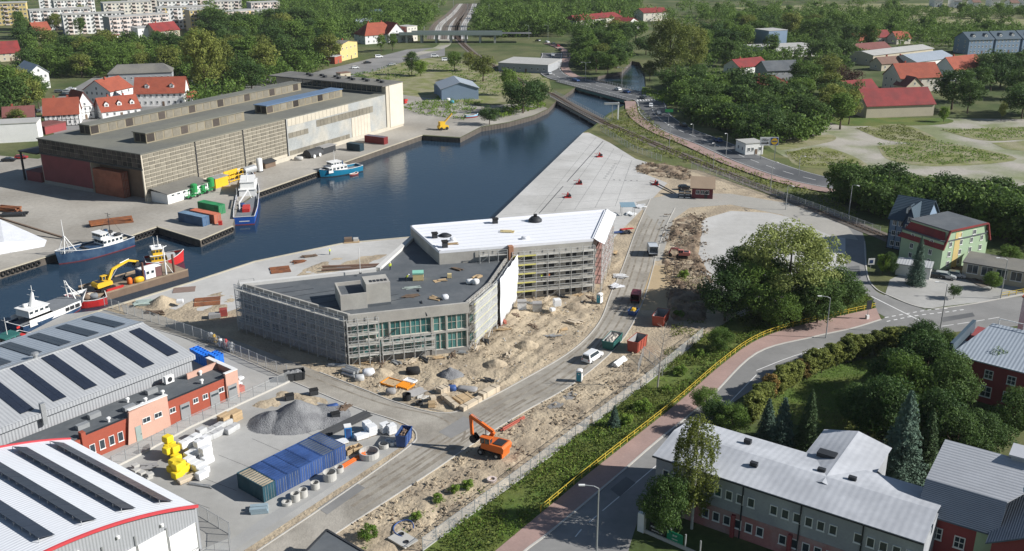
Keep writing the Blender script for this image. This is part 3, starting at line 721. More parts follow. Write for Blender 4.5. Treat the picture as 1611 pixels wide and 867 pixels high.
MB().tube((0,0,0),(0,0,5.5),.06).build('pole', m_white, t); MB().lathe((0,0,0), [(.3,0),(.3,.12),(.08,.14)], 10).build('base', m_dark, t)
# ------------------------------------------------------------ things on the building site
def up(v, z=.05): return Vector((v.x, v.y, z))
CONT = {}
def cmat(name, col): 
    if name not in MATS: M(name, col, .55, .14, .5, col2=tuple(c*.72 for c in col), mixsc=.35)
    return MATS[name]
def container(label, loc, rz, mat, roof=None, l=6.06, w=2.44, h=2.59, group=None, name='shipping_container'):
    """local x = width, y = length; parts: shell, frame, ribs, roof, doors with lock bars"""
    t = thing(name, label, 'container', loc, rz, group); key = (mat.name, roof.name if roof else '', l, w, h)
    if key not in CONT:
        p = []
        p.append(('shell', MB().box(.06,.06,.1,w-.06,l-.06,h-.06).mesh('shell', mat)))
        b = MB()
        for x in (0, w-.12):
            for y in (0, l-.12): b.box(x,y,0,x+.12,y+.12,h)
        for z in (0, h-.12):
            b.box(.12,.0,z,w-.12,.1,z+.12).box(.12,l-.1,z,w-.12,l,z+.12).box(.0,.12,z,.1,l-.12,z+.12).box(w-.1,.12,z,w,l-.12,z+.12)
        p.append(('frame', b.mesh('frame', mat)))
        b = MB(); n = int(l/.36)
        for i in range(n):
            y = .2+i*(l-.4)/n
            for x0, x1 in ((.02,.058),(w-.058,w-.02)): b.box(x0,y,.14,x1,y+.17,h-.14)
        n = int(w/.3)
        for i in range(n):
            x = .17+i*(w-.34)/n; b.box(x,l-.058,.14,x+.14,l-.02,h-.14)
        p.append(('corrugation', b.mesh('corrugation', mat)))
        b = MB(); n = int(l/.6)
        for i in range(n): b.box(.14,.16+i*(l-.3)/n,h-.058,w-.14,.16+(i+.62)*(l-.3)/n,h-.015)
        p.append(('roof', b.mesh('roof', roof or mat)))
        for s in (0, 1): 
            b = MB(); x = .13+s*(w/2-.12); b.box(x,.02,.15,x+w/2-.14,.058,h-.15); p.append(('door', b.mesh('door', mat)))
            b = MB()
            for q in (.3, .75): b.box(x+q*(w/2-.14)-.02,-.02,.15,x+q*(w/2-.14)+.02,.018,h-.15)
            p.append(('lock_bar', b.mesh('lock_bar', m_steel)))
        CONT[key] = p
    d = None
    for nme, me in CONT[key]:
        if nme == 'lock_bar': obj(nme, me, d)
        else: d = obj(nme, me, t)
    return t
cb1, cb2, cb3 = cmat('container_blue', (.035,.075,.20)), cmat('container_mid_blue', (.045,.095,.26)), cmat('container_grey_blue', (.12,.145,.19))
cteal = cmat('container_teal', (.03,.085,.11)); crust = cmat('container_rust', (.34,.12,.07)); cgreen = cmat('container_green', (.03,.24,.09)); cor = cmat('container_orange', (.50,.16,.09)); cbs = cmat('container_slate_blue', (.07,.14,.25))
cbeige = cmat('faded_beige', (.46,.38,.27))
c0, c1 = up(G(415.5,791.5), .04), up(G(545,722.8), .04); ca, cl_ = frame(c0, c1); cst = cl_/7
cd_ = Vector((math.cos(ca), math.sin(ca), 0))
for i, (m, rf, lab) in enumerate(((cteal,cbeige,'dark teal container with a beige roof at the near end of the row'),(cb1,cb2,'second container of the blue row, next to the beige roofed one'),(cb1,cb2,'blue container third in the row with a finely ribbed roof'),
        (cb2,cb1,'middle blue container, fourth of the row of seven'),(cb2,cb2,'bright blue container fifth in the row'),(cb1,cb3,'container with a grey roof, second from the far end of the row'),(cb2,cb3,'last container of the blue row with a slate grey roof'))):
    container(lab, c0+cd_*cst*i+Vector((0,0,.002*i)), ca, m, rf, w=min(2.44, cst-.04), group='containers standing in a row on the yard')
# concrete rings
m_ring = M('cast_concrete', (.46,.445,.41), .9, .12, .7)
def ring(label, px, py, r=.65, h=.9, wall=.12, name='concrete_ring', mat=None):
    o = MB().lathe((0,0,0), [(r-wall,.02),(r-wall,h),(r,h),(r,.0),(r-wall,.0)], 20).build(name, mat or m_ring, None, False)
    o.location = up(G(px, py), .05); o.rotation_euler = (0,0,px)
    return tag(o, label, 'concrete ring', 'concrete rings beside the containers')
ring('low concrete ring lying nearest the beige roofed container', 451.3, 793.5, .72, .45, .3)
ring('upright concrete ring left one of the pair before the second container', 465, 787.5, .68, 1.2)
ring('upright concrete ring right one of the pair before the third container', 477, 781, .68, 1.15)
ring('upright concrete ring standing alone before the fourth container', 496, 768.5, .66, 1.0)
ring('wide concrete ring beside the fifth container', 519, 754, 1.02, 1.25)
ring('small concrete ring behind the wide one near the blue row', 533.5, 742, .7, .8)
ring('very wide concrete well ring with rubble inside at the end of the row', 581, 718.5, 1.55, 1.0, .16)
ring('concrete ring beyond the widest well ring near the corner', 604, 704, .8, .7)
for i, (x, y) in enumerate(((611,697.5),(617,700),(623,698.5))): ring('white plastic ring, %s of three by the blue trailer' % ('left','middle','right')[i], x, y, .5, .55, .1, 'white_ring', m_white)
ring('white and red manhole ring on the sandy strip by the fence', 774, 758, .75, .5, .3, 'manhole_ring', M('pale_ring', (.6,.5,.45), .8, .2, 1))
# gravel heap
m_gravel = M('grey_gravel', (.25,.25,.25), .95, .25, .5, col2=(.18,.18,.185), mixsc=.4, bump=.25, bsc=5)
hp = [(G(468,660), 3.7, 5.2), (G(428,664), 2.0, 4.0), (G(508,655), 1.0, 4.6), (G(452,668), 2.2, 3.6)]
def heap(X, Y):
    z = np.zeros(X.shape)
    for c, h, r in hp: z = np.maximum(z, h*(1-np.hypot(X-c.x, Y-c.y)/r))
    return np.maximum(z, 0)+.55*(fbm(X*.6, Y*.6, 4, 5)-.4)*np.clip(z, 0, 1)+.012
poly = [Vector((hp[0][0].x+10.5*math.cos(t), hp[0][0].y+7.5*math.sin(t), 0)) for t in np.linspace(0, 2*PI, 28)[:-1]]
o = heightfield('gravel_heap', poly, .3, heap, m_gravel, fade=.6, kind='thing'); tag(o, 'tall grey gravel heap on the yard behind the containers', 'gravel heap')
hs = G(256,478)
o = heightfield('sand_heap', [Vector((hs.x+4*math.cos(t), hs.y+3.4*math.sin(t), 0)) for t in np.linspace(0, 2*PI, 20)[:-1]], .3, lambda X, Y: np.maximum(0, 2.0*(1-np.hypot(X-hs.x, Y-hs.y)/3.2))+.2*fbm(X, Y, 3, 8), m_sand, fade=.5, kind='thing'); tag(o, 'small sand heap on the quay beside the red barge', 'sand heap')
hr = G(709,592)
o = heightfield('rubble_heap', [Vector((hr.x+2.6*math.cos(t), hr.y+2.4*math.sin(t), 0)) for t in np.linspace(0, 2*PI, 20)[:-1]], .22, lambda X, Y: np.maximum(0, 1.6*(1-np.hypot(X-hr.x, Y-hr.y)/2.4))+.5*fbm(X*1.5, Y*1.5, 3, 9), m_gravel, fade=.4, kind='thing'); tag(o, 'dark grey rubble heap on the sand before the glazed front', 'rubble heap')

# skips
def skip(label, loc, rz, l, w, h, mat, inside_m=None, load=None, name='skip'):
    """open-top box: floor, four sloping walls, rim, ribs, load"""
    t = thing(name, label, 'skip', loc, rz); q = .14
    b = MB(); lo = [(-l/2+q,-w/2+q),(l/2-q,-w/2+q),(l/2-q,w/2-q),(-l/2+q,w/2-q)]; hi = [(-l/2,-w/2),(l/2,-w/2),(l/2,w/2),(-l/2,w/2)]; e = .07
    V = [(x,y,.12) for x, y in lo]+[(x,y,h) for x, y in hi]+[(x*(1-e),y*(1-e*1.5),.2) for x, y in lo]+[(x*(1-e*.6),y*(1-e*1.2),h) for x, y in hi]
    b.add(V, [(3,2,1,0)]+[(i,(i+1)%4,4+(i+1)%4,4+i) for i in range(4)], 0)
    b.add(V, [(8,9,10,11)]+[(8+(i+1)%4,8+i,12+i,12+(i+1)%4) for i in range(4)]+[(4+i,4+(i+1)%4,12+(i+1)%4,12+i) for i in range(4)], 1)
    b.build('tub', [mat, inside_m or mat], t)
    b = MB()
    for i in range(4):
        a, c = Vector((*hi[i],h)), Vector((*hi[(i+1)%4],h)); b.bar(a, c, .12, .12)
    b.build('rim', mat, t)
    n = max(3, int(l/1.0))
    for i in range(n):
        for s in (-1, 1):
            x = -l/2+.3+(l-.6)*i/(n-1); MB().bar((x*.97,s*(w/2-q+.03),.15), (x,s*(w/2+.04),h-.06), .1, .08).build('rib', mat, t)
    if load:
        vs = []; nx, ny = 9, 6
        for i in range(nx):
            for j in range(ny):
                x, y = -l/2+.3+(l-.6)*i/(nx-1), -w/2+.25+(w-.5)*j/(ny-1); e_ = min(i, nx-1-i, 1)*min(j, ny-1-j, 1)
                vs.append((x, y, h*.7+e_*(.25+.4*random.random())))
        MB().add(vs, [(i*ny+j,(i+1)*ny+j,(i+1)*ny+j+1,i*ny+j+1) for i in range(nx-1) for j in range(ny-1)]).build('load', load, t)
    return t
m_sk_in = M('skip_inside', (.30,.29,.28), .7, .2, .6); m_sk_t = M('skip_teal', (.03,.13,.115), .6, .2, .5); m_sk_r = M('skip_red', (.33,.07,.045), .6, .2, .5); m_sk_b = M('skip_black', (.04,.042,.045), .6, .2, .5); m_debris = M('mixed_debris', (.26,.24,.21), .9, .4, 1.5, col2=(.5,.45,.38), mixsc=2)
a = frame(G(955,553), G(985,520))[0]
skip('dark teal open skip full of scrap behind the white van', up(G(963,543)), a, 5.4, 2.4, 1.7, m_sk_t, m_sk_in, m_debris)
skip('red open skip with grey inside right of the teal skip', up(G(1002,549)), a-.1, 4.6, 2.3, 2.3, m_sk_r, m_sk_in)
skip('red open skip at the end of the beige timber track', up(G(1039,508)), a+.05, 4.8, 2.5, 2.2, m_sk_r, m_sk_in)
skip('black tilted open skip at the corner of the mesh fence', up(G(464,597)), .35, 3.6, 2.0, 1.6, m_sk_b, m_sk_b, m_gravel)
skip('blue skip heaped with yellow sand bags beside the maroon van', up(G(996,495)), a, 2.4, 1.7, 1.1, cb1, cb1, m_yellow)
skip('blue trailer with a brown load on the corner of the footway', up(G(636,697)), 1.35, 3.4, 1.7, 2.1, cb2, cb1, m_wooddark)

# vehicles
def car_mesh(kind):
    """side profile lofted across the width; local +X is the front, origin under the centre"""
    P = dict(hatch=(4.1,1.72,[(-2.02,.35),(-2.05,.75),(-1.95,.95),(-1.62,1.42),(-.2,1.5),(.55,1.42),(1.15,.98),(1.9,.82),(2.05,.6),(2.03,.32)]),
             saloon=(4.6,1.76,[(-2.28,.35),(-2.3,.85),(-2.2,.98),(-1.55,1.02),(-.95,1.42),(.35,1.44),(1.15,1.0),(2.1,.85),(2.3,.6),(2.28,.32)]),
             estate=(4.7,1.8,[(-2.33,.35),(-2.36,.9),(-2.25,1.4),(-1.9,1.52),(.2,1.54),(1.15,1.03),(2.15,.88),(2.35,.62),(2.33,.32)]),
             van=(4.9,1.9,[(-2.43,.35),(-2.46,1.0),(-2.38,1.8),(-2.2,1.93),(.7,1.95),(1.45,1.2),(2.3,1.02),(2.46,.75),(2.43,.35)]))[kind]
    return P
CARM = {}
def car(label, loc, rz, col='white', kind='hatch', group=None, detail=True):
    mats = dict(white=(.75,.75,.74), silver=(.42,.43,.44), black=(.02,.021,.024), grey=(.13,.135,.14), blue=(.03,.08,.24), red=(.38,.03,.03), teal=(.05,.13,.16))
    if 'car_'+col not in MATS: M('car_'+col, mats[col], .28, .04, 1, metal=.2 if col != 'white' else 0, spec=.6)
    m = MATS['car_'+col]; L, W, pr = car_mesh(kind)
    if (kind, col) not in CARM:
        n = len(pr); b = MB(); ys = ((-W/2,.0),(-W/2*.985,.0)); vs = []
        secs = []
        for s, t in ((-1,0),(-1,1),(1,1),(1,0)):
            for x, z in pr:
                tuck = max(0, z-.95)*.3
                secs.append((x, s*(W/2-tuck-(0 if t else 0)), z))
        L_, R_ = [], []
        for x, z in pr: tuck = max(0, z-.95)*.28; L_.append((x,-W/2+tuck,z)); R_.append((x,W/2-tuck,z))
        b.add(L_+R_, [tuple(range(n)), tuple(range(2*n-1,n-1,-1))]+[(i, n+i, n+(i+1)%n, (i+1)%n) for i in range(n)])
        body = b.mesh('body', m)
        zt = max(z for x, z in pr); roof = [p for p in pr if p[1] > zt-.14]; xr0, xr1 = roof[0][0], roof[-1][0]
        # glass: windscreen, rear window, side windows, slightly proud
        g = []
        iw = [i for i in range(n-1) if pr[i][1] > 1.3 and pr[i+1][1] < 1.3][0]; ir = [i for i in range(n-1) if pr[i][1] < 1.3 and pr[i+1][1] > 1.3][0]
        for i, s in ((iw, 1), (ir, -1)):
            (xa, za), (xb, zb) = pr[i], pr[i+1]; o_ = .015*s; q = []
            for x, z in ((xa+(xb-xa)*.08, za+(zb-za)*.08), (xa+(xb-xa)*.92, za+(zb-za)*.92)):
                tk = max(0, z-.95)*.28; q += [(x+o_,-W/2+tk+.1,z+.01), (x+o_,W/2-tk-.1,z+.01)]
            g.append(MB().add(q, [(0,1,3,2)]).mesh('windscreen' if s > 0 else 'rear_window', m_glass))
        sw = []
        x0, x1 = pr[ir][0]+.35, pr[iw+1][0]-.35
        zb_, zt_ = max(1.0, pr[iw+1][1]+.02), zt-.1
        for s in (-1, 1):
            q = [(x, s*(W/2-max(0, z-.95)*.28+.012), z) for x, z in ((x0,zb_),(x1,zb_),(min(x1, pr[iw][0]-.02),zt_),(max(x0+.1, pr[ir+1][0]+.1),zt_))]
            sw.append(MB().add(q, [(0,1,2,3)]).mesh('side_window', m_glass))
        wh = MB().tube((0,-.11,0),(0,.11,0),.32,n=12).mesh('wheel', m_black); rim = MB().tube((0,-.12,0),(0,.12,0),.19,n=8).mesh('rim', m_steel)
        lt = [MB().box(-.02,-.2,-.07,.03,.2,.07).mesh('headlight', m_white), MB().box(-.03,-.15,-.1,.02,.15,.1).mesh('tail_light', m_red)]
        CARM[(kind, col)] = (body, g, sw, wh, rim, lt)
    body, g, sw, wh, rim, lt = CARM[(kind, col)]
    t = thing('parked_car' if kind != 'van' else 'van', label, 'car' if kind != 'van' else 'van', loc, rz, group)
    obj('body', body, t); obj('windscreen', g[0], t); obj('rear_window', g[1], t)
    for q in sw: obj('side_window', q, t)
    for x in (-L*.31, L*.31):
        for y in (-W/2+.08, W/2-.08):
            w_ = obj('wheel', wh, t, (x, y, .32))
            if detail: obj('rim', rim, w_)
    if detail:
        for s in (-1, 1): obj('headlight', lt[0], t, (pr[-2][0]-.03, s*W*.34, .68)); obj('tail_light', lt[1], t, (pr[1][0]+.01, s*W*.38, .85))
    return t
va = frame(G(922,571), G(950,553))[0]
car('white van parked on the dusty site road behind the near portable toilet', up(G(932,566), .04), va, 'white', 'van')
def truck(label, loc, rz, cabm, boxm, l=5.6, w=2.3, h=2.6, open_rear=False, name='site_truck'):
    t = thing(name, label, 'truck', loc, rz)
    MB().box(-l/2,-w*.35,.45,l/2,w*.35,.75).build('chassis', m_dark, t)
    c0_, c1_ = l/2-1.7, l/2
    b = MB(); pr = [(c0_,.7),(c0_,h*.95),(c1_-.45,h*.95),(c1_-.05,h*.58),(c1_,.7)]; n = len(pr)
    b.add([(x,-w/2,z) for x, z in pr]+[(x,w/2,z) for x, z in pr], [tuple(range(n-1,-1,-1)), tuple(range(n,2*n))]+[(i,(i+1)%n,n+(i+1)%n,n+i) for i in range(n)]); b.build('cab', cabm, t)
    MB().add([(c1_-.42,-w*.42,h*.92),(c1_-.42,w*.42,h*.92),(c1_-.04,w*.42,h*.6),(c1_-.04,-w*.42,h*.6)], [(3,2,1,0)]).build('windscreen', m_glass, t).location = (.03,0,.02)
    b = MB(); z0 = .8
    b.box(-l/2,-w/2,z0,c0_-.1,-w/2+.08,h).box(-l/2,w/2-.08,z0,c0_-.1,w/2,h).box(-l/2,-w/2+.08,z0,c0_-.1,w/2-.08,z0+.1).box(c0_-.18,-w/2+.08,z0+.1,c0_-.1,w/2-.08,h)
    if open_rear: b.box(-l/2,-w/2+.08,h-.1,c0_-.18,w/2-.08,h)
    else: b.box(-l/2,-w/2+.08,z0+.1,-l/2+.08,w/2-.08,h-.5)
    b.build('cargo_box', boxm, t)
    for x in (-l/2+1.0, l/2-.9):
        for y in (-w/2+.15, w/2-.15): MB().tube((x,y-.14,.46),(x,y+.14,.46),.46,n=12).build('wheel', m_black, t)
    return t
ra = frame(G(975,540), G(1005,455))[0]
truck('pale grey box truck with open rear doors parked on the upper site road', up(G(1026,400), .04), ra+.25, m_steel, M('pale_box', (.5,.53,.56), .5, .1, 1), 4.6, 2.2, 2.7, True)
truck('maroon delivery van parked on the site road before the timber track', up(G(1000,474), .04), ra, M('maroon_paint', (.14,.025,.035), .4, .1, 1), MATS['maroon_paint'], 4.2, 1.9, 2.3, True)
# portable toilets
def toilet(label, px, py, rz, front):
    t = thing('portable_toilet', label, 'toilet', up(G(px, py), .04), rz, 'portable toilets on the site')
    MB().box(-.55,-.55,0,.55,.55,.16).build('base', m_dark, t); MB().box(-.53,-.53,.16,.53,.53,2.05).build('cabin', m_white, t)
    b = MB(); n = 8; vs = []
    for y in (-.56, .56): vs += [(-.56*math.cos(PI*i/n), y, 2.05+.28*math.sin(PI*i/n)) for i in range(n+1)]
    b.add(vs, [tuple(range(n+1)), tuple(range(2*n+1,n,-1))]+[(i,n+1+i,n+2+i,i+1) for i in range(n)]); b.build('roof', m_white, t, False)
    d = MB().box(-.4,-.56,.2,.4,-.532,1.95).build('door', front, t); MB().box(.26,-.6,1.0,.32,-.562,1.15).build('handle', m_dark, d); MB().box(-.1,-.575,1.5,.1,-.562,1.7).build('sign', m_white, d)
    for x in (-.56,.53): MB().box(x,-.3,1.6,x+.03,.3,1.85).build('vent', m_dark, t)
m_tq = M('toilet_teal', (.05,.28,.36), .6, .1, 1)
toilet('near portable toilet with teal door at the edge of the site road', 911, 600, -.25, m_tq)
toilet('far portable toilet with teal door below the rear wing scaffold', 943, 477, -.6, m_tq)
t = thing('portable_toilet', 'plain blue portable toilet beside the white pallets behind the containers', 'toilet', up(G(548,689)), .3, 'portable toilets on the site')
MB().box(-.55,-.55,0,.55,.55,2.1).build('cabin', M('toilet_blue', (.03,.25,.62), .5, .1, 1), t); MB().box(-.58,-.58,2.1,.58,.58,2.25).build('roof', m_white, t); MB().box(-.4,-.58,.1,.4,-.552,1.9).build('door', cb2, t)
# excavators
def excavator(label, loc, rz, mat, s=1.0, wheeled=True, boom=None, name='excavator', up_rz=0):
    """local +X = digging direction"""
    t = thing(name, label, 'excavator', loc, rz); t.scale = (s,s,s)
    if wheeled:
        MB().box(-1.9,-.7,.55,1.9,.7,1.05).build('chassis', m_dark, t)
        for x in (-1.35, 1.35):
            for y in (-1.05, 1.05):
                w = MB().tube((x,y-.22,.52),(x,y+.22,.52),.52,n=16).build('wheel', m_black, t); MB().tube((x,y-.24,.52),(x,y+.24,.52),.24,n=10).build('rim', m_steel, w)
        MB().box(-2.3,-1.1,.35,-2.1,1.1,1.0).build('blade', mat, t)
    else:
        for y in (-1,1):
            b = MB(); n = 10; pr = [(-1.5+.42*math.cos(a_), .42+.42*math.sin(a_)) for a_ in np.linspace(PI/2, 3*PI/2, n)]+[(1.5+.42*math.cos(a_), .42+.42*math.sin(a_)) for a_ in np.linspace(-PI/2, PI/2, n)]
            k = len(pr); b.add([(x,y*1.0-.25,z) for x, z in pr]+[(x,y*1.0+.25,z) for x, z in pr], [tuple(range(k)), tuple(range(2*k-1,k-1,-1))]+[(i,k+i,k+(i+1)%k,(i+1)%k) for i in range(k)]); b.build('track', m_black, t)
        MB().box(-1.0,-.75,.45,1.0,.75,1.0).build('chassis', m_dark, t)
    MB().lathe((0,0,1.0), [(.7,0),(.7,.16)], 14).build('slew_ring', m_dark, t)
    b = MB(); pr = [(-2.5,1.25),(-2.6,2.0),(-2.3,2.3),(-.4,2.25),(1.2,2.05),(1.3,1.2),(-2.2,1.15)]; n = len(pr)
    b.add([(x,-1.25,z) for x, z in pr]+[(x,1.25,z) for x, z in pr], [tuple(range(n-1,-1,-1)), tuple(range(n,2*n))]+[(i,(i+1)%n,n+(i+1)%n,n+i) for i in range(n)]); hs_ = b.build('housing', mat, t)
    MB().box(-2.1,-.9,2.31,-.6,.9,2.36).build('engine_cover', m_dark, hs_)
    cb = MB().box(-.2,.35,2.06,1.35,1.2,2.95).build('cab', m_glass, t)
    b = MB()
    for x in (-.2,.6,1.35):
        for y in (.35,1.2): b.bar((x,y,2.0),(x,y,3.0),.09)
    b.build('cab_frame', mat, cb); MB().box(-.3,.28,2.98,1.42,1.27,3.1).build('cab_roof', mat, cb)
    P = boom or [(1.0,2.1),(1.1,3.2),(4.6,5.6),(4.7,2.3)]
    P = [Vector((x,-.15,z)) for x, z in P]
    b = MB(); b.bar(P[0],P[1],.5,.6).bar(P[1],P[2],.42,.55); b.build('boom', mat, t)
    MB().bar(P[2],P[3],.34,.45).build('stick', mat, t)
    mid = (P[0]+Vector((.5,0,0))); MB().tube(mid, P[1].lerp(P[2], .35)-Vector((0,0,.2)), .09).build('boom_cylinder', m_steel, t)
    MB().tube(P[1].lerp(P[2], .5)+Vector((0,0,.4)), P[2]+Vector((.3,0,.3)), .09).build('stick_cylinder', m_steel, t)
    q = P[3]; b = MB(); n = 7; vs = []
    for y in (-.6,.6): vs += [(q.x-.55+.65*math.cos(a_), y, q.z-.35+.65*math.sin(a_)) for a_ in np.linspace(PI*.45, -PI*.95, n)]
    b.add(vs, [(i,n+i,n+i+1,i+1) for i in range(n-1)]+[tuple(range(n)), tuple(range(2*n-1,n-1,-1))]); b.build('bucket', m_dark, t)
    return t
e0, e1 = G(786.7,718), G(763,711); ea = frame(e0, e1)[0]
excavator('orange wheeled excavator with raised arm on the sandy strip beside the road', up((e0+e1)/2, .06), ea, m_orange, 1.05, boom=[(.6,2.1),(-.1,3.6),(3.8,5.3),(3.6,2.2)])
excavator('small red and white excavator digging in the dark trench', up(G(1073,408), .4), PI*.95, M('exc_red_white', (.55,.2,.17), .5, .2, 1), .72, False, boom=[(1,2.1),(1.6,3.1),(3.8,3.2),(4.6,1.2)])

# fences, railings
m_mesh = M('wire_mesh', (.52,.53,.52), .5, .1, 1, alpha=.26)
m_meshw = M('pale_wire_mesh', (.66,.67,.67), .5, .1, 1, alpha=.24)
def fence(label, pts, h=2.0, bay=2.5, mesh=None, post=None, name='mesh_fence', base=0, basem=None, cat='fence', double=False):
    """parts: every post and every panel (rails round a wire mesh)"""
    t = thing(name, label, cat, (*pts[0].xy, 0), 0); o0 = Vector((*pts[0].xy, 0)); mesh = mesh or m_mesh; post = post or m_steel
    kp = ('fpost', h, post.name)
    if kp not in MESH: MESH[kp] = MB().box(-.05,-.05,0,.05,.05,h+.1).mesh('post', post)
    for a, c in zip(pts, pts[1:]):
        a, c = Vector((*a.xy,0))-o0, Vector((*c.xy,0))-o0; ang, L = frame(a, c); n = max(1, round(L/bay)); w = L/n
        kk = ('fpanel', round(w, 2), h, mesh.name, base)
        if kk not in MESH:
            b = MB(); b.add([(.05,0,base+.05),(w-.05,0,base+.05),(w-.05,0,h),(.05,0,h)], [(0,1,2,3)], 0)
            b.box(.05,-.025,h-.05,w-.05,.025,h,1).box(.05,-.025,base+.03,w-.05,.025,base+.08,1)
            if base: b.box(0,-.1,0,w,.1,base,2)
            MESH[kk] = b.mesh('panel', [mesh, post]+([basem or m_kerb] if base else []))
        for i in range(n+1):
            p = a.lerp(c, i/n)
            if i < n or c == Vector((*pts[-1].xy,0))-o0: obj('post', MESH[kp], t, p, ang)
            if i < n: obj('panel', MESH[kk], t, p, ang)
    return t
fence('long white mesh fence between the sandy strip and the green verge', fence_line[1:], 2.1, 2.6, m_meshw, m_steel, base=.12)
fence('grey mesh fence between the factory yard and the shaded branch road', GP([(165,482),(225,502),(318,534),(419,579),(452,592)]), 2.2, 2.5)
fence('mesh fence on a white concrete base in front of the red walled factory annexe', GP([(178,738),(220,717),(300,673),(380,636),(456,601)]), 2.2, 2.6, base=.35, basem=m_kerb)
fence('mesh fence round the gate beside the arched hall', GP([(312,812),(362,842),(362,867),(318,885)]), 2.0, 2.4)
fence('short mesh fence round the dug ground by the bare tree', GP([(1003,588),(1012,560),(1030,575),(1042,592)]), 1.9, 2.2)
def railing(label, pts, h=1.1, bay=2.2, mat=None, name='railing'):
    t = thing(name, label, 'railing', (*pts[0].xy, 0)); o0 = Vector((*pts[0].xy, 0)); kp = ('rpost', h, mat.name)
    if kp not in MESH: MESH[kp] = MB().box(-.06,-.06,0,.06,.06,h).mesh('post', mat)
    run = 0; nxt = 0
    for a, c in zip(pts, pts[1:]):
        L = (c-a).length
        while nxt <= run+L: 
            p = a.lerp(c, (nxt-run)/L)-o0; obj('post', MESH[kp], t, (p.x,p.y,0), frame(a, c)[0]); nxt += bay
        run += L
    for z in (h, h*.55):
        b = MB()
        for a, c in zip(pts, pts[1:]): b.bar((*(a-o0).xy, z), (*(c-o0).xy, z), .07, .07)
        b.build('rail', mat, t)
    return t
m_yrail = M('railing_yellow', (.56,.41,.05), .6, .18, 1)
railing('long yellow railing between the green verge and the pink footway', [p+Vector((0,.0,0)) for p in offset(rail_line, -.2)][5:], mat=m_yrail)
railing('short yellow railing on the far side of the street by the parking court', GP([(1575,468),(1640,456)]), mat=m_yrail)

# stacked goods on the yard
m_bagy = M('yellow_wrap', (.78,.58,.03), .45, .1, .8, bump=.03, bsc=2); m_bagw = M('white_wrap', (.74,.74,.73), .45, .1, .8, bump=.03, bsc=2); m_bagg = M('grey_wrap', (.47,.47,.46), .6, .15, .8, bump=.03, bsc=2)
def bale(label, px, py, mat, s=(1.25,1.25,1.05), z=.03, rz=.5, group=None):
    k = ('bale', s, mat.name)
    if k not in MESH:
        x, y, z = s[0]/2, s[1]/2, s[2]; e = .07; b = MB()
        for zz, i in ((0,e),(e,0),(z*.5,-.03),(z-e,0),(z,e*1.3)): b.v += [(-x+i+e,-y+i,zz),(x-i-e,-y+i,zz),(x-i,-y+i+e,zz),(x-i,y-i-e,zz),(x-i-e,y-i,zz),(-x+i+e,y-i,zz),(-x+i,y-i-e,zz),(-x+i,-y+i+e,zz)]
        b.f = [[j*8+i, j*8+(i+1)%8, j*8+8+(i+1)%8, j*8+8+i] for j in range(4) for i in range(8)]+[list(range(32,40)), list(range(7,-1,-1))]; b.m = [0]*len(b.f)
        MESH[k] = b.mesh('bale', mat)
    return tag(obj('wrapped_bale', MESH[k], None, up(G(px, py), z), rz+random.uniform(-.08,.08)), label, 'bale', group)
fa_ = frame(G(220,717), G(380,636))[0]
yl = [(266,722,0),(272,716,0),(278,725,0),(268,718,1),(276,720,1),(270,714,1),(267,714,2),(272,742,0),(282,748,0),(290,742,0),(279,752,0),(276,742,1),(285,744,1),(292,740,0),(281,748,1)]
for i, (x, y, k) in enumerate(yl):
    far = y < 730
    bale('yellow wrapped bale in the %s yellow stack, %s' % ('rear' if far else 'front', 'on the ground' if k == 0 else ('on top' if (k == 2 or not far) else 'in the middle layer')), x, y, m_bagy, z=.03+k*1.06, rz=fa_, group='yellow wrapped bales')
wl = [(292,712,0),(300,708,0),(308,703,0),(314,698,0),(300,720,0),(308,715,0),(316,710,0),(323,705,0),(298,729,0),(305,735,0),(313,738,0),(320,745,0),(300,708,1),(308,703,1),(316,711,1),(322,706,1),(325,722,0),(327,728,0),(325,722,1),(318,752,0)]
for i, (x, y, k) in enumerate(wl):
    bale('white wrapped bale %s beside the yellow stacks' % ('lying on the ground' if k == 0 else 'in the upper layer'), x, y, m_bagw, (1.7,1.2,1.05), .03+k*1.06, fa_, 'white wrapped bales')
for i, (x, y) in enumerate(((318,690),(326,686),(334,681),(342,677),(350,672),(358,668),(329,692),(338,688),(347,683),(361,681),(369,676))):
    bale('grey wrapped bale in the row behind the white bales along the fence', x, y, m_bagg, (1.5,1.2,.95), .03, fa_, 'grey wrapped bales')
for i, (x, y) in enumerate(((355,666),(370,661),)):
    t = thing('timber_bundle', ('near','far')[i]+' of two brown bundles of timber by the concrete fence base', 'timber bundle', up(G(x, y)), fa_)
    for r in range(6):
        for c in range(6):
            k = ('stick',)
            if k not in MESH: MESH[k] = MB().box(-1.0,-.12,0,1.0,.12,.24).mesh('timber', m_wood)
            obj('timber', MESH[k], t, (random.uniform(-.08,.08), (c-2.5)*.27, r*.27))
for i, (x, y, s, lab) in enumerate(((585,684,(1.5,1.4,1.7),'tall white wrapped pallet on the left behind the containers'),(606,680,(1.4,1.3,1.6),'tall white wrapped pallet, left of the right hand pair'),(616,682,(1.4,1.3,1.6),'tall white wrapped pallet, right of the right hand pair'),(578,676,(1.3,1.2,1.5),'white wrapped pallet hidden behind the tall left one'),(569,690,(2.2,1.2,.9),'low white wrapped pallet before the tall white ones'),(537,697,(2.0,1.6,.35),'flat white sheet stack beside the blue toilet'))):
    boxstack('wrapped_pallet', lab, 'pallet stack', up(G(x, y)), s, .6, m_bagw)
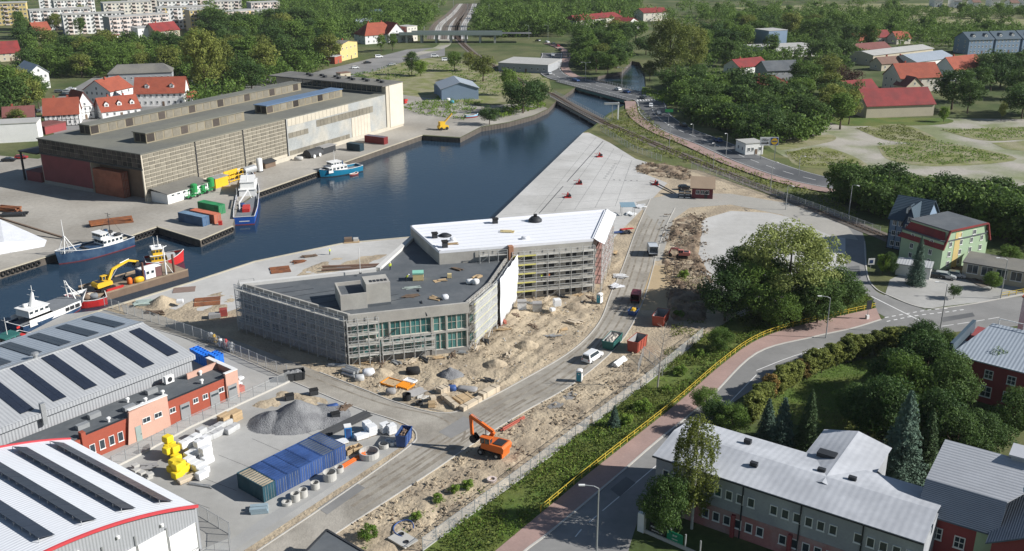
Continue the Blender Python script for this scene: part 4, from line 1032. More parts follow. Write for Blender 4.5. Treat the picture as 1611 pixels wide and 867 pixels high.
for lab, x, y in (('open wooden crate at the end of the blue container row', 551, 713), ('second wooden crate a little further from the containers', 561, 710)):
    t = thing('wooden_crate', lab, 'crate', up(G(x, y)), .7)
    for s in (-1,1):
        for z in (.05,.35,.65): MB().box(-.8,s*.55-.03,z,.8,s*.55+.03,z+.24).build('slat', m_wood, t); MB().box(s*.8-.03,-.52,z,s*.8+.03,.52,z+.24).build('slat', m_wood, t)
    MB().box(-.76,-.51,0,.76,.51,.06).build('floor', m_wood, t)
pa = frame(G(505,688), G(579,653))[0]
def pipes(label, c, n, L, r, rz, mat, name='pipe_bundle', rows=2):
    t = thing(name, label, 'pipes', c, rz); k = ('pipe', L, r, mat.name)
    if k not in MESH: MESH[k] = MB().tube((-L/2,0,0),(L/2,0,0),r,n=8).mesh('pipe', mat)
    per = math.ceil(n/rows)
    for i in range(n): obj('pipe', MESH[k], t, (random.uniform(-.3,.3), (i % per-(per-1)/2)*r*2.15+(i//per)*r, r+(i//per)*r*1.8), random.uniform(-.012,.012))
    return t
pipes('long dark bundle of pipes between the gravel heap and the road corner', up(G(541,671)), 14, 11, .12, pa, m_sk_b)
pipes('orange plastic pipes lying beside the last blue container', up(G(555,727)), 6, 5.5, .1, pa+.1, m_orange)
pipes('rust red steel beams lying on the sand behind the orange excavator', up(G(806,670), .15), 3, 5.5, .14, frame(G(792,678), G(820,662))[0], M('primer_red', (.36,.09,.06), .7, .2, 1))
pipes('silver sheet rolls on the sand before the front left scaffold', up(G(551,590)), 6, 3.0, .32, -.6, m_steel)
pipes('pale steel profiles lying below the front left scaffold', up(G(530,576)), 8, 3.4, .1, .05, m_steel)
pipes('white plastic pipes stacked beside the red skip', up(G(975,572)), 5, 3.8, .22, frame(G(962,580), G(990,560))[0], m_white)
# formwork panels and timber
def panel(label, px, py, rz, l, w, frame_m, face_m, slots=0, z=.1):
    t = thing('formwork_panel', label, 'formwork panel', up(G(px, py), z), rz)
    b = MB(); b.box(-l/2,-w/2,0,l/2,-w/2+.12,.3).box(-l/2,w/2-.12,0,l/2,w/2,.3).box(-l/2,-w/2+.12,0,-l/2+.12,w/2-.12,.3).box(l/2-.12,-w/2+.12,0,l/2,w/2-.12,.3); b.build('frame', frame_m, t)
    MB().box(-l/2+.12,-w/2+.12,.06,l/2-.12,w/2-.12,.14).build('face', face_m, t)
    for i in range(slots): x = -l/2+(i+.7)*l/(slots+.4); MB().box(x-.1,-w/2+.12,.14,x+.1,w/2-.12,.29).build('stiffener', frame_m, t)
m_fw = M('formwork_orange', (.75,.27,.02), .5, .1, 1)
panel('orange formwork panel with plywood face on the sand', 617, 604, -.55, 3.6, 2.6, m_fw, m_wood)
panel('orange formwork panel with dark slots next to the plywood faced one', 638, 608, -.55, 2.6, 2.4, m_fw, m_dark, 6)
panel('white sheet panel lying behind the slotted orange panel', 645, 601, -.55, 2.2, 1.6, m_white, m_white)
pipes('dark and pale steel bars laid out right of the orange panels', up(G(655,618)), 10, 3.4, .11, .75, m_sk_in, rows=1)
pipes('pale concrete lintels laid out beside the steel bars', up(G(670,624)), 6, 3.2, .13, .75, m_ring, rows=1)
def pack(label, p0, p1, w=1.0, h=.9, mat=None):
    a_, L = frame(p0, p1); t = thing('timber_pack', label, 'timber pack', up(p0), a_, 'timber packs at the road corner')
    n = 3
    for r in range(n):
        for c in range(4): MB().box(.02*random.random(),-w/2+c*w/4,r*h/n,L-.1*random.random(),-w/2+(c+.94)*w/4,(r+.94)*h/n).build('plank', mat or m_wood, t)
    for x in (.2,.75): MB().box(L*x,-w/2-.02,-.0,L*x+.06,w/2+.02,h+.03).build('strap', m_dark, t)
m_pale = M('pale_timber', (.55,.46,.34), .85, .15, .8, orand=.1)
pack('pale timber pack slanting down towards the road corner', G(697,626), G(719,644), .9, .8, m_pale)
pack('pale timber pack along the road kerb right of the corner', G(726,647), G(756,630), 1.0, .8, m_pale)
pack('grey brown timber pack at the right end of the stack by the kerb', G(756,628), G(782,614), 1.4, 1.1, m_pale)
pack('short timber pack standing behind the corner packs', G(690,622), G(704,616), 1.4, 1.3, m_pale)
pack('low wide timber pack inside the corner of the packs', G(718,632), G(742,624), 2.6, .4, m_wood)
boxstack('wooden_box', 'square plywood box at the road corner', 'box', up(G(679,640)), (1.2,1.1,.9), .2, m_wood)
boxstack('wooden_box', 'plywood box just behind the square one by the kerb', 'box', up(G(681,632)), (1.0,1.0,1.0), .4, m_pale)
ring('round black tub at the kerb left of the plywood boxes', 640, 629, .75, 1.1, .08, 'black_tub', m_black)
ring('round dark tub right of the black one by the kerb', 660, 637, .6, .6, .08, 'black_tub', m_dark)
bag('dark_bundle', 'black wrapped bundle on the sand before the front scaffold', up(G(650,588)), (2.6,1.7,1.2), .2, m_black, 'bundle')
bag('white_bundle', 'white foam bundle right of the silver rolls', up(G(580,591)), (2.2,1.6,1.3), .3, m_tarp, 'bundle')
bag('grey_bundle', 'grey wrapped bundle between silver rolls and white foam', up(G(566,599)), (1.7,1.3,1.1), .2, m_bagg, 'bundle')
bag('grey_bundle', 'grey bundle of fittings by the kerb left of the black tub', up(G(615,620)), (1.8,1.3,1.0), .1, m_sk_in, 'bundle')
bag('blue_bundle', 'blue tarpaulin bundle behind the timber packs', up(G(711,615)), (1.6,1.3,1.0), .1, cb2, 'bundle')
bag('dark_bundle', 'dark bundle of pipes and sheets right of the blue tarpaulin', up(G(735,615)), (3.6,1.6,.7), -.2, m_sk_in, 'bundle')
for i, (x, y, lab) in enumerate(((821,487,'pallet with a grey topped white box beside the tarpaulin'),(845,490,'grey steel box left of the white bale below the scaffold'))):
    boxstack('material_box', lab, 'box', up(G(x, y)), (1.9,1.5,2.0), .05, (m_bagw, m_steel)[i], cover=m_sk_in)
bale('white bulk bag on the sand below the rear wing scaffold', 876, 491, m_bagw, (1.5,1.4,1.5), rz=.2)
bale('small white bag right against the bulk bag below the scaffold', 869, 494, m_bagw, (1.0,.9,.7), rz=.6)
for i, (x, y, m, lab) in enumerate(((975,436,m_bagw,'scattered white sheets by the left kerb of the upper site road'),(968,452,m_tarp,'white sheets on a dark pallet beside the far toilet'),(962,398,m_wood,'broken boards beside the right end of the rear wing'),(785,508,M('red_scrap', (.4,.12,.08), .8, .3, 1),'red scrap lying at the foot of the tarpaulin'),(900,447,M('red_net', (.6,.15,.08), .8, .3, 1),'orange red net on the sand at the scaffold foot'),(1008,326,m_bagw,'white pallets of fittings behind the blue canopy'),(992,338,m_bagw,'white slabs laid below the blue canopy'),(985,366,m_sk_b,'black sheets heap below the white slabs'),(905,508,m_pale,'loose beige boards in the sand below the far toilet'))):
    planks('board_heap', lab, up(G(x, y), .12), 9, (2.4,.5,.14), i*.7, m, cat='boards', jit=.35)
t = thing('open_canopy', 'small steel canopy with blue grey sheet roof beside the site road', 'canopy', up(G(978,340)), .05)
for x in (0,3.6):
    for y in (0,2.6): MB().box(x-.06,y-.06,0,x+.06,y+.06,2.6+y*.15).build('post', m_steel, t)
MB().add([(-.3,-.3,2.6),(3.9,-.3,2.6),(3.9,2.9,3.1),(-.3,2.9,3.1),(-.3,-.3,2.68),(3.9,-.3,2.68),(3.9,2.9,3.18),(-.3,2.9,3.18)], [(3,2,1,0),(4,5,6,7),(0,1,5,4),(1,2,6,5),(2,3,7,6),(3,0,4,7)]).build('roof', M('canopy_blue', (.22,.32,.38), .5, .15, .8), t)
pipes('red scaffold poles lying on the black sheets', up(G(986,364), .5), 4, 3.5, .1, .3, m_red); pipes('blue poles lying left of the red poles', up(G(972,368), .3), 6, 2.6, .09, .1, cb2)
planks('steel_plate', 'rust coloured steel plate on the quay left of the shaded scaffold', up(G(326,475), .08), 2, (5.5,2.2,.12), .25, m_rust, cat='steel plate', jit=.02, part='plate')
planks('steel_plate', 'dull brown steel mat on the quay beside the barge cabin', up(G(291,456), .04), 1, (4.8,3.4,.06), .2, M('brown_mat', (.24,.17,.14), .9, .2, 1), cat='steel plate', part='plate')
planks('steel_plate', 'orange rusty plate on the pale quay behind the long parapet', up(G(441,425), .08), 2, (4.6,2.0,.12), .35, m_rust, cat='steel plate', jit=.02, part='plate')
planks('board_heap', 'dark red offcuts beside the orange rusty plate', up(G(470,413), .08), 9, (2.4,.35,.16), .4, m_rust, cat='boards', jit=.4)
planks('board_heap', 'dark timber frames left of the worker on the quay', up(G(486,404), .08), 10, (3.2,.25,.12), .3, m_wooddark, cat='boards', jit=.4)
planks('board_heap', 'long beams in the open trench beside the quay', up(G(560,423), .25), 4, (16,.3,.25), .12, M('beam_brown', (.25,.16,.12), .9, .2, 1), cat='beams', spread=6, jit=.04)
planks('board_heap', 'brown scaffold scraps on the quay before the sand heap', up(G(245,493), .08), 14, (3.4,.2,.12), -.3, m_wooddark, cat='boards', jit=.45)
planks('board_heap', 'green and white debris on the quay along the barge', up(G(226,478), .08), 9, (3.2,.6,.2), .3, M('green_debris', (.35,.42,.38), .8, .3, 1), cat='boards', jit=.4)
bale('small white bag on the quay right of the sand heap', 284, 482, m_bagw, (1.4,.9,.8), rz=.2)
boxstack('pallet_load', 'shaded pallet with red boxes beside the left scaffold', 'pallet stack', up(G(352,497)), (1.6,1.4,1.6), .3, M('red_boxes', (.3,.06,.05), .7, .2, 1))
boxstack('pallet_load', 'shaded grey pallet left of the red boxes', 'pallet stack', up(G(338,500)), (2.4,1.6,1.0), .3, m_sk_in)
t = thing('floating_raft', 'small wooden work raft at the quay edge behind the site', 'raft', G(553,381)+Vector((0,0,.04)), .2)
MB().box(-2,-1,0,2,1,.3).build('deck', m_wood, t); MB().box(-1.8,-.8,.3,.2,.8,1.2).build('box', m_wooddark, t); MB().box(.5,-.7,.3,1.8,.7,1.0).build('box', m_ring, t)
# slab with holes, utility hut roof at the picture's lower edge
t = thing('cover_slab', 'square concrete cover slab with two round holes near the fence', 'concrete slab', up(G(634,853), .35), frame(G(612,853), G(634,866))[0])
MB().box(-1.7,-1.2,0,1.7,1.2,.2).build('slab', m_ring, t)
for x, y in ((-.9,.6),(.9,-.2)): MB().lathe((x,y,.2), [(.36,0),(.36,.1),(.26,.1),(.26,.01),(0,.01)], 14).build('hole', m_dark, t)
h0 = [G(514,834,3.2), G(600,885,3.2), G(560,1000,3.2), G(430,920,3.2)]
t = thing('flat_roof_hut', 'low hut with black felt roof at the bottom edge by the site road', 'hut')
MB().prism(h0, 0, 3.0).build('wall', m_offwhite, t); MB().prism([p+(p-h0[0].lerp(h0[2], .5))*.03 for p in h0], 3.0, 3.2).build('roof', m_droof, t)
b = MB()
for p, q in zip(h0, h0[1:]+h0[:1]): b.bar(p+Vector((0,0,.05)), q+Vector((0,0,.05)), .3, .16)
b.build('roof_edge', m_sk_b, t)
t = thing('blue_hose', 'blue hose coiled on the sandy strip near the fence', 'hose', up(G(632,836), .35))
MB().path([Vector((1.6*math.cos(a_)+a_*.15, 2.0*math.sin(a_), .1+.1*math.sin(a_*2))) for a_ in np.linspace(0, 4.5, 18)], .09).build('hose', cb2, t)
# small black trestles and lying cable drum
for lab, x, y in (('black box standing left of the gravel heap peak', 456, 629), ('dark slanted box on the rear edge of the gravel heap', 494, 621), ('black crate between gravel heap and pipe bundle', 528, 658)):
    t = thing('black_crate', lab, 'crate', up(G(x, y), .1), .4); MB().box(-.7,-.5,0,.7,.5,.9).build('tub', m_sk_b, t); MB().box(-.76,-.56,.9,.76,.56,1.0).build('rim', m_black, t)
planks('board_heap', 'brown wood scraps between the gravel heap and the branch road kerb', up(G(540,645), .15), 16, (1.7,.2,.12), .9, m_wooddark, cat='boards', jit=.6)
bag('blue_bundle', 'blue tarpaulin scrap on the right flank of the gravel heap', up(G(523,640), .1), (2.0,.9,.35), .5, cb2, 'bundle')
for i, (x, y) in enumerate(((575,572),(600,574),(622,572),(648,570),(668,566),(690,564),(712,560),(728,556),(752,548),(765,538),(790,520),(812,498),(835,478),(860,472),(885,468),(910,466),(840,515),(870,530),(800,560),(770,600),(885,520),(930,470))):
    planks('loose_boards', 'loose boards and offcuts scattered on the sand near the scaffold feet', up(G(x, y), .15), 5+i % 4, (random.uniform(1.2,2.6),.25,.1), i*1.3, (m_wood, m_wooddark, m_steel, m_pale, m_sk_b)[i % 5], cat='boards', jit=.5, group='loose boards on the sand')
for i, (x, y) in enumerate(((780,575),(830,545),(905,485),(600,590))):
    hx = G(x, y); o = heightfield('spoil_heap', [Vector((hx.x+2.6*math.cos(t_), hx.y+2.0*math.sin(t_), 0)) for t_ in np.linspace(0, 2*PI, 16)[:-1]], .25, lambda X, Y: np.maximum(0, 1.1*(1-np.hypot(X-hx.x, Y-hx.y)/2.4))+.5*fbm(X*1.3, Y*1.3, 3, 9+i), m_sand, fade=.5, kind='thing'); tag(o, 'small spoil heap on the dug sand before the building', 'spoil heap', 'spoil heaps on the sand')
# ------------------------------------------------------------ the factory at the lower left
def loc2(root_loc, rz, p):
    d = Vector((p[0]-root_loc[0], p[1]-root_loc[1])); c, s = math.cos(rz), math.sin(rz); return Vector((d.x*c+d.y*s, -d.x*s+d.y*c))
m_clad = M('grey_cladding', (.40,.41,.42), .55, .08, .2, stripes=('X', .5, .03), metal=.2)
m_roofm = M('ribbed_metal_roof', (.47,.475,.475), .5, .1, .1, stripes=('X', .6, .016), metal=.15)
m_roofb = M('bluish_metal_roof', (.36,.40,.44), .5, .1, .1, stripes=('X', .6, .016), metal=.15)
m_pv = M('solar_panel', (.022,.028,.045), .32, .25, .5, spec=.7)
m_pink = M('pink_render', (.56,.34,.26), .85, .1, .4)
FZ = R(51.5); fo = Vector((-56.05,154.7,0))
hall = thing('solar_hall', 'long factory hall with solar panels on a pale ribbed roof', 'hall', fo, FZ)
XL = -82
b = MB(); b.add([(XL,0,0),(0,0,0),(0,15.2,0),(0,30.6,0),(XL,30.6,0),(XL,0,7),(0,0,7),(0,15.2,8.9),(0,30.6,7),(XL,30.6,7),(XL,15.2,8.9)],
    [(0,1,6,5),(1,2,3,8,7,6),(3,4,9,8),(4,0,5,10,9)]); b.build('wall', m_clad, hall)
def slope(y0, z0, y1, z1, mat, nm, t=.12):
    b = MB(); x0, x1 = XL, .4
    b.add([(x0,y0,z0),(x1,y0,z0),(x1,y1,z1),(x0,y1,z1),(x0,y0,z0+t),(x1,y0,z0+t),(x1,y1,z1+t),(x0,y1,z1+t)], [(3,2,1,0),(4,5,6,7),(0,1,5,4),(1,2,6,5),(2,3,7,6),(3,0,4,7)])
    return b.build(nm, mat, hall)
slope(-.5, 6.98, 15.2, 8.92, m_roofm, 'roof'); slope(31.0, 6.98, 15.21, 8.92, m_roofb, 'roof')
MB().box(XL,14.9,9.0,.45,15.5,9.16).build('ridge_cap', m_steel, hall)
MB().box(XL,-.75,6.2,.4,-.3,7.05).build('gutter', m_clad, hall)
sa = math.atan2(1.94, 15.7)
# solar arrays: each module its own part
kpv = MB().box(0,0,0,1.02,1.68,.04).mesh('solar_module', m_pv)
ml = kpv
fr_m = MB().box(-.02,-.02,-.03,1.04,1.7,.0).mesh('module_frame', m_steel)
def array(x, side, y, nx, ny, lab):
    rt = obj('solar_array', None, hall, (x, y, 7.13+(y+.5)*1.94/15.7 if side > 0 else 7.13+(31-y)*1.94/15.8)); rt.rotation_euler = (sa*side, 0, 0)
    for i in range(nx):
        for j in range(ny): obj('solar_module', kpv, rt, (i*1.05, side*(j*1.72) if side > 0 else -(j+1)*1.72, .06))
for i in range(13):
    x = -3.9-i*5.2; array(x+.6, 1, .9 if i else 1.6, 2, 8 if i else 7, '')
for i in range(12):
    x = -4.4-i*5.2; array(x+.6, -1, 29.2, 2, 7, '')
for i, (x, y, z) in enumerate(((-32.5,15.2,9.1),(-19.5,15.2,9.1),(-50,15.2,9.1))):
    b = MB(); b.lathe((x,y,z), [(.35,0),(.35,.5),(.6,.55),(.6,.9),(0,1.1)], 10); b.build('roof_vent', m_steel, hall)
for x in (-27, -37.5): MB().box(x,-.9,5,x+.7,-.3,8.6).build('flue', m_steel, hall)
# annexe
ann = thing('brick_red_annexe', 'low factory annexe with black felt roof and brick red walls', 'building', fo, FZ)
AX0, AX1, AY0, AY1, AH = -60, 2.85, -7.7, -.8, 4.3
MB().box(AX0,AY0,0,AX1,AY1,AH-.25).build('wall', m_brick, ann)
MB().box(AX0,AY0+.35,AH-.249,AX1-.3,AY1+.05,AH-.05).build('roof', m_droof, ann)
MB().box(-24.6,AY0-.05,AH-.6,AX1,AY0+.3,AH+.12).build('parapet', m_brick, ann)
MB().box(-24.6,AY0-.1,AH+.12,AX1,AY0+.33,AH+.2).build('coping', m_dark, ann)
MB().box(-24.9,AY0-.3,0,-24.2,AY0+.6,AH+.8).build('end_pier', m_brick, ann)
b = MB(); b.add([(-17.6,AY0-.06,0),(-10.2,AY0-.06,0),(-10.2,AY0-.5,0),(-17.9,AY0-.5,0),(-17.0,AY0-.06,5.4),(-10.2,AY0-.06,5.8),(-10.2,AY0-.5,5.8),(-17.0,AY0-.5,5.4)], [(3,2,1,0),(4,5,6,7),(1,0,4,5),(2,1,5,6),(3,2,6,7),(0,3,7,4)][::1]); b.build('pink_portal', m_pink, ann)
MB().box(-17.05,AY0-.6,5.75,-10.1,AY0+.1,5.85).build('portal_coping', m_white, ann)
MB().box(1.1,AY0-.35,0,3.6,AY0+.2,5.2).build('pink_pier', m_pink, ann); MB().box(3.1,AY0+.2,0,3.6,AY1+1,5.2).build('pink_pier', m_pink, ann)
MB().box(1.05,AY0-.4,5.2,3.65,AY0+.25,5.3).build('coping', m_white, ann); MB().box(2.9,AY0+.25,5.2,3.7,AY1+1,5.3).build('coping', m_white, ann)
MB().box(-3,AY1-2.2,4.1,3.1,AY1-1.9,5.3).build('screen_wall', m_pink, ann)
for x, w, h, z in ((-23.4,.9,1.5,1),(-21.8,.9,1.6,1),(-20.2,.9,1.6,1),(-18.7,.9,1.6,1)): obj('window', win(w,h,.07,.06,0,0), ann, (x,AY0-.02,z))
for x in (-14.3,-12.2): obj('window', win(1.4,.9,.07,.06,1,0), ann, (x,AY0-.52,2.6))
for x, w in ((-9.3,1.1),(-4.9,1.0),(-3.0,1.0),(.2,1.1)): obj('window', win(w,.9,.07,.06,1,0), ann, (x,AY0-.02,2.1))
for x, y in ((-7.0,AY0-.06),(-1.2,AY0-.06),(2.2,AY0-.4)):
    d = MB().box(x-.9,y-.06,0,x+.9,y,2.9).build('gate', m_steel, ann); MB().box(x-.7,y-.09,2.0,x+.7,y-.061,2.4).build('glazing', m_glass, d)
d = MB().box(-16.4,AY0-.58,0,-15.4,AY0-.5,2.6).build('door', M('door_grey_green', (.3,.36,.33), .5, .1, 1), ann); MB().box(-15.6,AY0-.64,1.0,-15.5,AY0-.581,1.15).build('handle', m_dark, d)
for x, y in ((-21,-3.5),(-10.6,-3.1),(-24,-5.4),(-16.2,-5.6)): MB().box(x,y,AH-.05,x+1.9,y+.9,AH+.7).build('skylight', m_steel, ann)
for x, y in ((-14,-2.6),(-12.2,-4.9),(-8.9,-4.7),(-19.5,-6.3),(-13.4,-6.0),(-.6,-3.2),(-2.4,-6.2)): MB().lathe((x,y,AH-.05), [(.22,0),(.22,.5),(.36,.52),(.36,.75),(0,.9)], 8).build('roof_vent', m_white, ann)
u = obj('air_conditioner', None, ann, (-6.6,-2.2,AH-.05)); MB().box(0,0,.2,1.6,.7,1.5).build('casing', m_white, u); MB().tube((.8,-.02,.85),(.8,.0,.85),.45,n=12).build('fan', m_dark, u)
# arched hall
aP = Vector((-39.92,106.07,0)); AZ = R(54)
ah = thing('arched_hall', 'large hall with a shallow arched white roof and red gable edge', 'hall', aP, AZ)
W_, Ln, EH, RS = 44.0, 29.0, 8.2, 4.6
m_arch = M('pale_arch_roof', (.72,.73,.75), .45, .06, .1, stripes=('Y', .5, .012), metal=.1); m_clad2 = M('gable_cladding', (.36,.37,.385), .5, .08, .2, stripes=('X', .4, .02), metal=.2)
N = 32
def arc(i): t = i/N; return (-W_*t, EH+RS*4*t*(1-t))
prof = [arc(i) for i in range(N+1)]
b = MB(); vs = [(x,0,z) for x, z in prof]+[(x,Ln,z) for x, z in prof]
b.add(vs, [(i,N+1+i,N+2+i,i+1)[::-1] for i in range(N)]); b.add([(x,0,z-.15) for x, z in prof]+[(x,Ln,z-.15) for x, z in prof], [(i,N+1+i,N+2+i,i+1) for i in range(N)]); b.build('roof', m_arch, ah, True)
b = MB(); b.add([(x,.25,z-.1) for x, z in prof]+[(-W_,.25,0),(0,.25,0)], [tuple(range(N,-1,-1))+(N+2,N+1)][0:1]); 
b.build('gable', m_clad2, ah)
b = MB(); b.add([(0,.25,0),(0,Ln,0),(0,Ln,EH-.1),(0,.25,EH-.1)], [(0,1,2,3)]); b.add([(x,Ln-.2,z-.1) for x, z in prof]+[(-W_,Ln-.2,0),(0,Ln-.2,0)], [tuple(range(N+1))+(N+1,N+2)]); b.build('side_wall', m_clad2, ah)
for y in (0, Ln):
    b = MB()
    for (xa, za), (xc, zc) in zip(prof, prof[1:]): b.bar((xa,y,za+.02), (xc,y,zc+.02), .28, .36)
    b.build('red_edge', M('rim_red', (.52,.06,.07), .5, .1, 1) if y == 0 else MATS['rim_red'], ah)
for i in range(8):
    x1 = -.5-i*4.2; zt = min(arc((-x1)/W_*N)[1], arc((-x1+4)/W_*N)[1])-2.4
    pn = MB().box(x1-4,.1,0,x1,.2,min(zt, 7.2+.05*i)).build('glazed_panel', m_white, ah)
    b = MB(); b.box(x1-.06,.02,0,x1+.06,.099,zt).bar((x1-4,.06,zt*.4),(x1,.06,zt*.4),.08).bar((x1-4,.06,.2),(x1,.06,zt*.4),.06); b.build('mullion', m_steel, pn)
for x in (-5.2,-11,-16): MB().lathe((x,.1,arc(-x/W_*N)[1]-1.9), [(.0,-.2),(.22,-.15),(.22,.15),(0,.2)], 10).build('gable_lamp', m_white, ah)
for i, t in enumerate((.045,.16,.275,.39)):
    x0, z0 = arc(t*N); x1, z1 = arc((t+.042)*N); rt = obj('solar_strip', None, ah, (x0, 2.2, 0))
    for j in range(14):
        y = j*1.78; MB().add([(0,y,z0+.15),(0,y+1.72,z0+.15),(x1-x0,y+1.72,z1+.62),(x1-x0,y,z1+.62),(0,y,z0+.2),(0,y+1.72,z0+.2),(x1-x0,y+1.72,z1+.67),(x1-x0,y,z1+.67)], [(0,1,2,3),(7,6,5,4),(4,5,1,0),(5,6,2,1),(6,7,3,2),(7,4,0,3)]).build('solar_module', m_pv, rt)
    b = MB()
    for j in range(15): b.bar((x1-x0,j*1.78,z1-.05),(x1-x0,j*1.78,z1+.6),.06)
    b.build('support', m_steel, rt)
# blue crates, cages and bins behind the annexe
m_crate = M('crate_blue', (.02,.16,.62), .5, .12, 1, orand=.15)
kc = MB(); kc.box(0,0,0,.9,.6,.04)
for q in ((0,0,.9,.05),(0,.55,.9,.6),(0,.05,.05,.55),(.85,.05,.9,.55)): kc.box(q[0],q[1],.04,q[2],q[3],.36)
kc = kc.mesh('crate', m_crate)
ca0, ca1 = G(341,588), G(303,567)
for i in range(11):
    for j in range(2):
        for k in range(6 if i > 2 else 9):
            q = ca0.lerp(ca1, i/10); w = Vector((q.x+j*.95*math.cos(FZ), q.y+j*.95*math.sin(FZ), .03+k*.38))
            tag(obj('plastic_crate', kc, None, w, FZ+random.uniform(-.04,.04)), 'bright blue plastic crate stacked behind the annexe', 'crate', 'blue crates behind the annexe')
for i, (x, y, m, lab) in enumerate(((333,536,m_bagw,'cage of white bags nearest the blue crates by the fence'),(340,540,m_yellow,'cage filled with yellow cans against the fence'),(348,546,m_bagw,'cage with white canisters by the fence'),(356,548,m_red,'cage of red canisters by the fence'),(363,552,m_bagg,'last grey wire cage on the right by the fence'))):
    t = thing('wire_cage', lab, 'cage', up(G(x, y)), FZ-1.57)
    b = MB()
    for sx in (-.6,.6):
        for sy in (-.5,.5): b.box(sx-.04,sy-.04,0,sx+.04,sy+.04,1.5)
    for z in (.15,.8,1.45):
        for s in (-.5,.5): b.box(-.6,s-.03,z,.6,s+.03,z+.05)
        for s in (-.6,.6): b.box(s-.03,-.5,z,s+.03,.5,z+.05)
    b.build('frame', m_steel, t); MB().box(-.57,-.47,.1,.57,.47,.16).build('floor', m_steel, t)
    for j in range(7): sack(MB(), (random.uniform(-.3,.3), random.uniform(-.25,.25), .2+.2*j), (.55,.5,.4), j).build('load', m, t, True)
for i, (x, y) in enumerate(((372,607),(379,604),(376,613))):
    bale('white folded big bag behind the pink corner pier, %s' % ('left','right','front')[i], x, y, m_bagw, (1.1,.9,.5), .9, FZ)
boxstack('pallet_load', 'blue pallet of red crates beside the pink corner pier', 'pallet stack', up(G(378,618)), (1.3,1.2,1.3), FZ, M('faded_red', (.45,.16,.13), .7, .2, 1), cover=None)
planks('scrap_metal', 'scrap metal strips on the yard beside the arched hall', up(G(228,737)), 12, (2.6,.3,.1), .4, m_sk_in, cat='scrap', jit=.4, part='strip')
planks('concrete_slabs', 'row of small concrete slabs along the eave of the arched hall', up(G(222,747)), 8, (.9,.8,.4), .9, m_ring, cat='slabs', spread=.6, jit=.2, part='slab')
planks('scrap_metal', 'thin steel bars lying in front of the yellow bales', up(G(318,765)), 6, (3.6,.12,.1), -.2, m_steel, cat='scrap', jit=.3, part='strip')
boxstack('pallet_load', 'wooden pallet with pale boards in front of the yellow bales', 'pallet stack', up(G(294,757)), (2.6,1.0,.7), FZ-.1, m_pale)
planks('scrap_metal', 'blue grey metal troughs lying before the teal container', up(G(408,803), .05), 5, (2.4,.6,.4), .15, M('trough', (.28,.36,.4), .5, .2, 1), cat='troughs', jit=.1, part='trough')
# ------------------------------------------------------------ harbour: boats, quay fittings, warehouse
def boat(label, stern, bow, beam, hullm, freeb=2.0, sheer=1.3, deckm=None, bootm=None, railm=None, bul=.8, name='fishing_boat', zs=1.0, group=None):
    """hull lofted from stern to bow; local +X = bow, z = 0 at the water"""
    a, L = frame(stern, bow); c = (stern+bow)/2; t = thing(name, label, 'boat', (c.x, c.y, WATER_Z), a, group)
    n = 14; rows = []
    for i in range(n+1):
        s = i/n; hb = beam/2*(1-max(0, (s-.45)/.55)**2.2*.985)*(.86+.14*min(1, s*5)); z = freeb+sheer*max(0, (s-.35)/.65)**1.8+.25*max(0, .25-s)/.25
        x = -L/2+L*s; rk = .045*L*max(0, (s-.75)/.25)
        rows.append([(x-rk*.9, 0, -1.0), (x-rk*.8, hb*.8, -.5), (x-rk*.6, hb*.93, .0), (x-rk*.5, hb*.955, .32), (x, hb, z), (x+rk*.1, hb*1.01, z+bul)])
    def skin(j0, j1, s_): 
        b = MB(); 
        for sg in (1, -1):
            vs = [(p[0], p[1]*sg, p[2]) for r in rows for p in r[j0:j1+1]]; k = j1-j0+1
            fs = [(i*k+j, (i+1)*k+j, (i+1)*k+j+1, i*k+j+1) for i in range(n) for j in range(k-1)]
            b.add(vs, fs if sg > 0 else [f[::-1] for f in fs])
        r = rows[0][j0:j1+1]; k = len(r); b.add([p for p in r]+[(p[0],-p[1],p[2]) for p in r], [(j,j+1,k+j+1,k+j) for j in range(k-1)])
        return b
    skin(0, 3, 0).build('boot_topping', bootm or m_roofcrim, t); skin(3, 5, 0).build('hull', hullm, t)
    b = MB(); k = [(r[4][0], r[4][1]*.98, r[4][2]-.05) for r in rows]; b.add(k+[(x,-y,z) for x, y, z in k], [(i,n+1+i,n+2+i,i+1) for i in range(n)]); b.build('deck', deckm or m_wooddark, t)
    b = MB()
    for sg in (1, -1):
        for r0, r1 in zip(rows, rows[1:]): p, q = r0[5], r1[5]; b.bar((p[0],p[1]*sg,p[2]), (q[0],q[1]*sg,q[2]), .16, .12)
    b.bar((rows[0][5][0],-rows[0][5][1],rows[0][5][2]), rows[0][5], .16, .12); b.build('rail', railm or m_white, t)
    t.scale = (1,1,zs); return t, L
def house(t, x0, x1, w, z0, h, mat, nwin=4, roofm=None, name='wheelhouse'):
    k = MB(); ins = .12
    k.add([(x0,-w/2,z0),(x1,-w/2,z0),(x1,w/2,z0),(x0,w/2,z0),(x0+ins,-w/2+ins,z0+h),(x1-ins*2,-w/2+ins,z0+h),(x1-ins*2,w/2-ins,z0+h),(x0+ins,w/2-ins,z0+h)], [(3,2,1,0),(4,5,6,7),(0,1,5,4),(1,2,6,5),(2,3,7,6),(3,0,4,7)])
    o = k.build(name, mat, t); MB().box(x0-.15,-w/2-.1,z0+h,x1+.1,w/2+.1,z0+h+.12).build('roof', roofm or mat, o)
    for s in (-1, 1):
        for i in range(nwin):
            x = x0+(x1-x0)*(i+.5)/nwin; ww = (x1-x0)/nwin*.3; y = s*(w/2-.02); MB().box(x-ww,y-.05,z0+h*.5,x+ww,y+.05,z0+h*.82).build('window', m_glass, o)
    for i in range(3):
        y = (i-1)*w*.28; MB().box(x1-.22,y-w*.1,z0+h*.5,x1-.0,y+w*.1,z0+h*.82).build('window', m_glass, o)
    return o
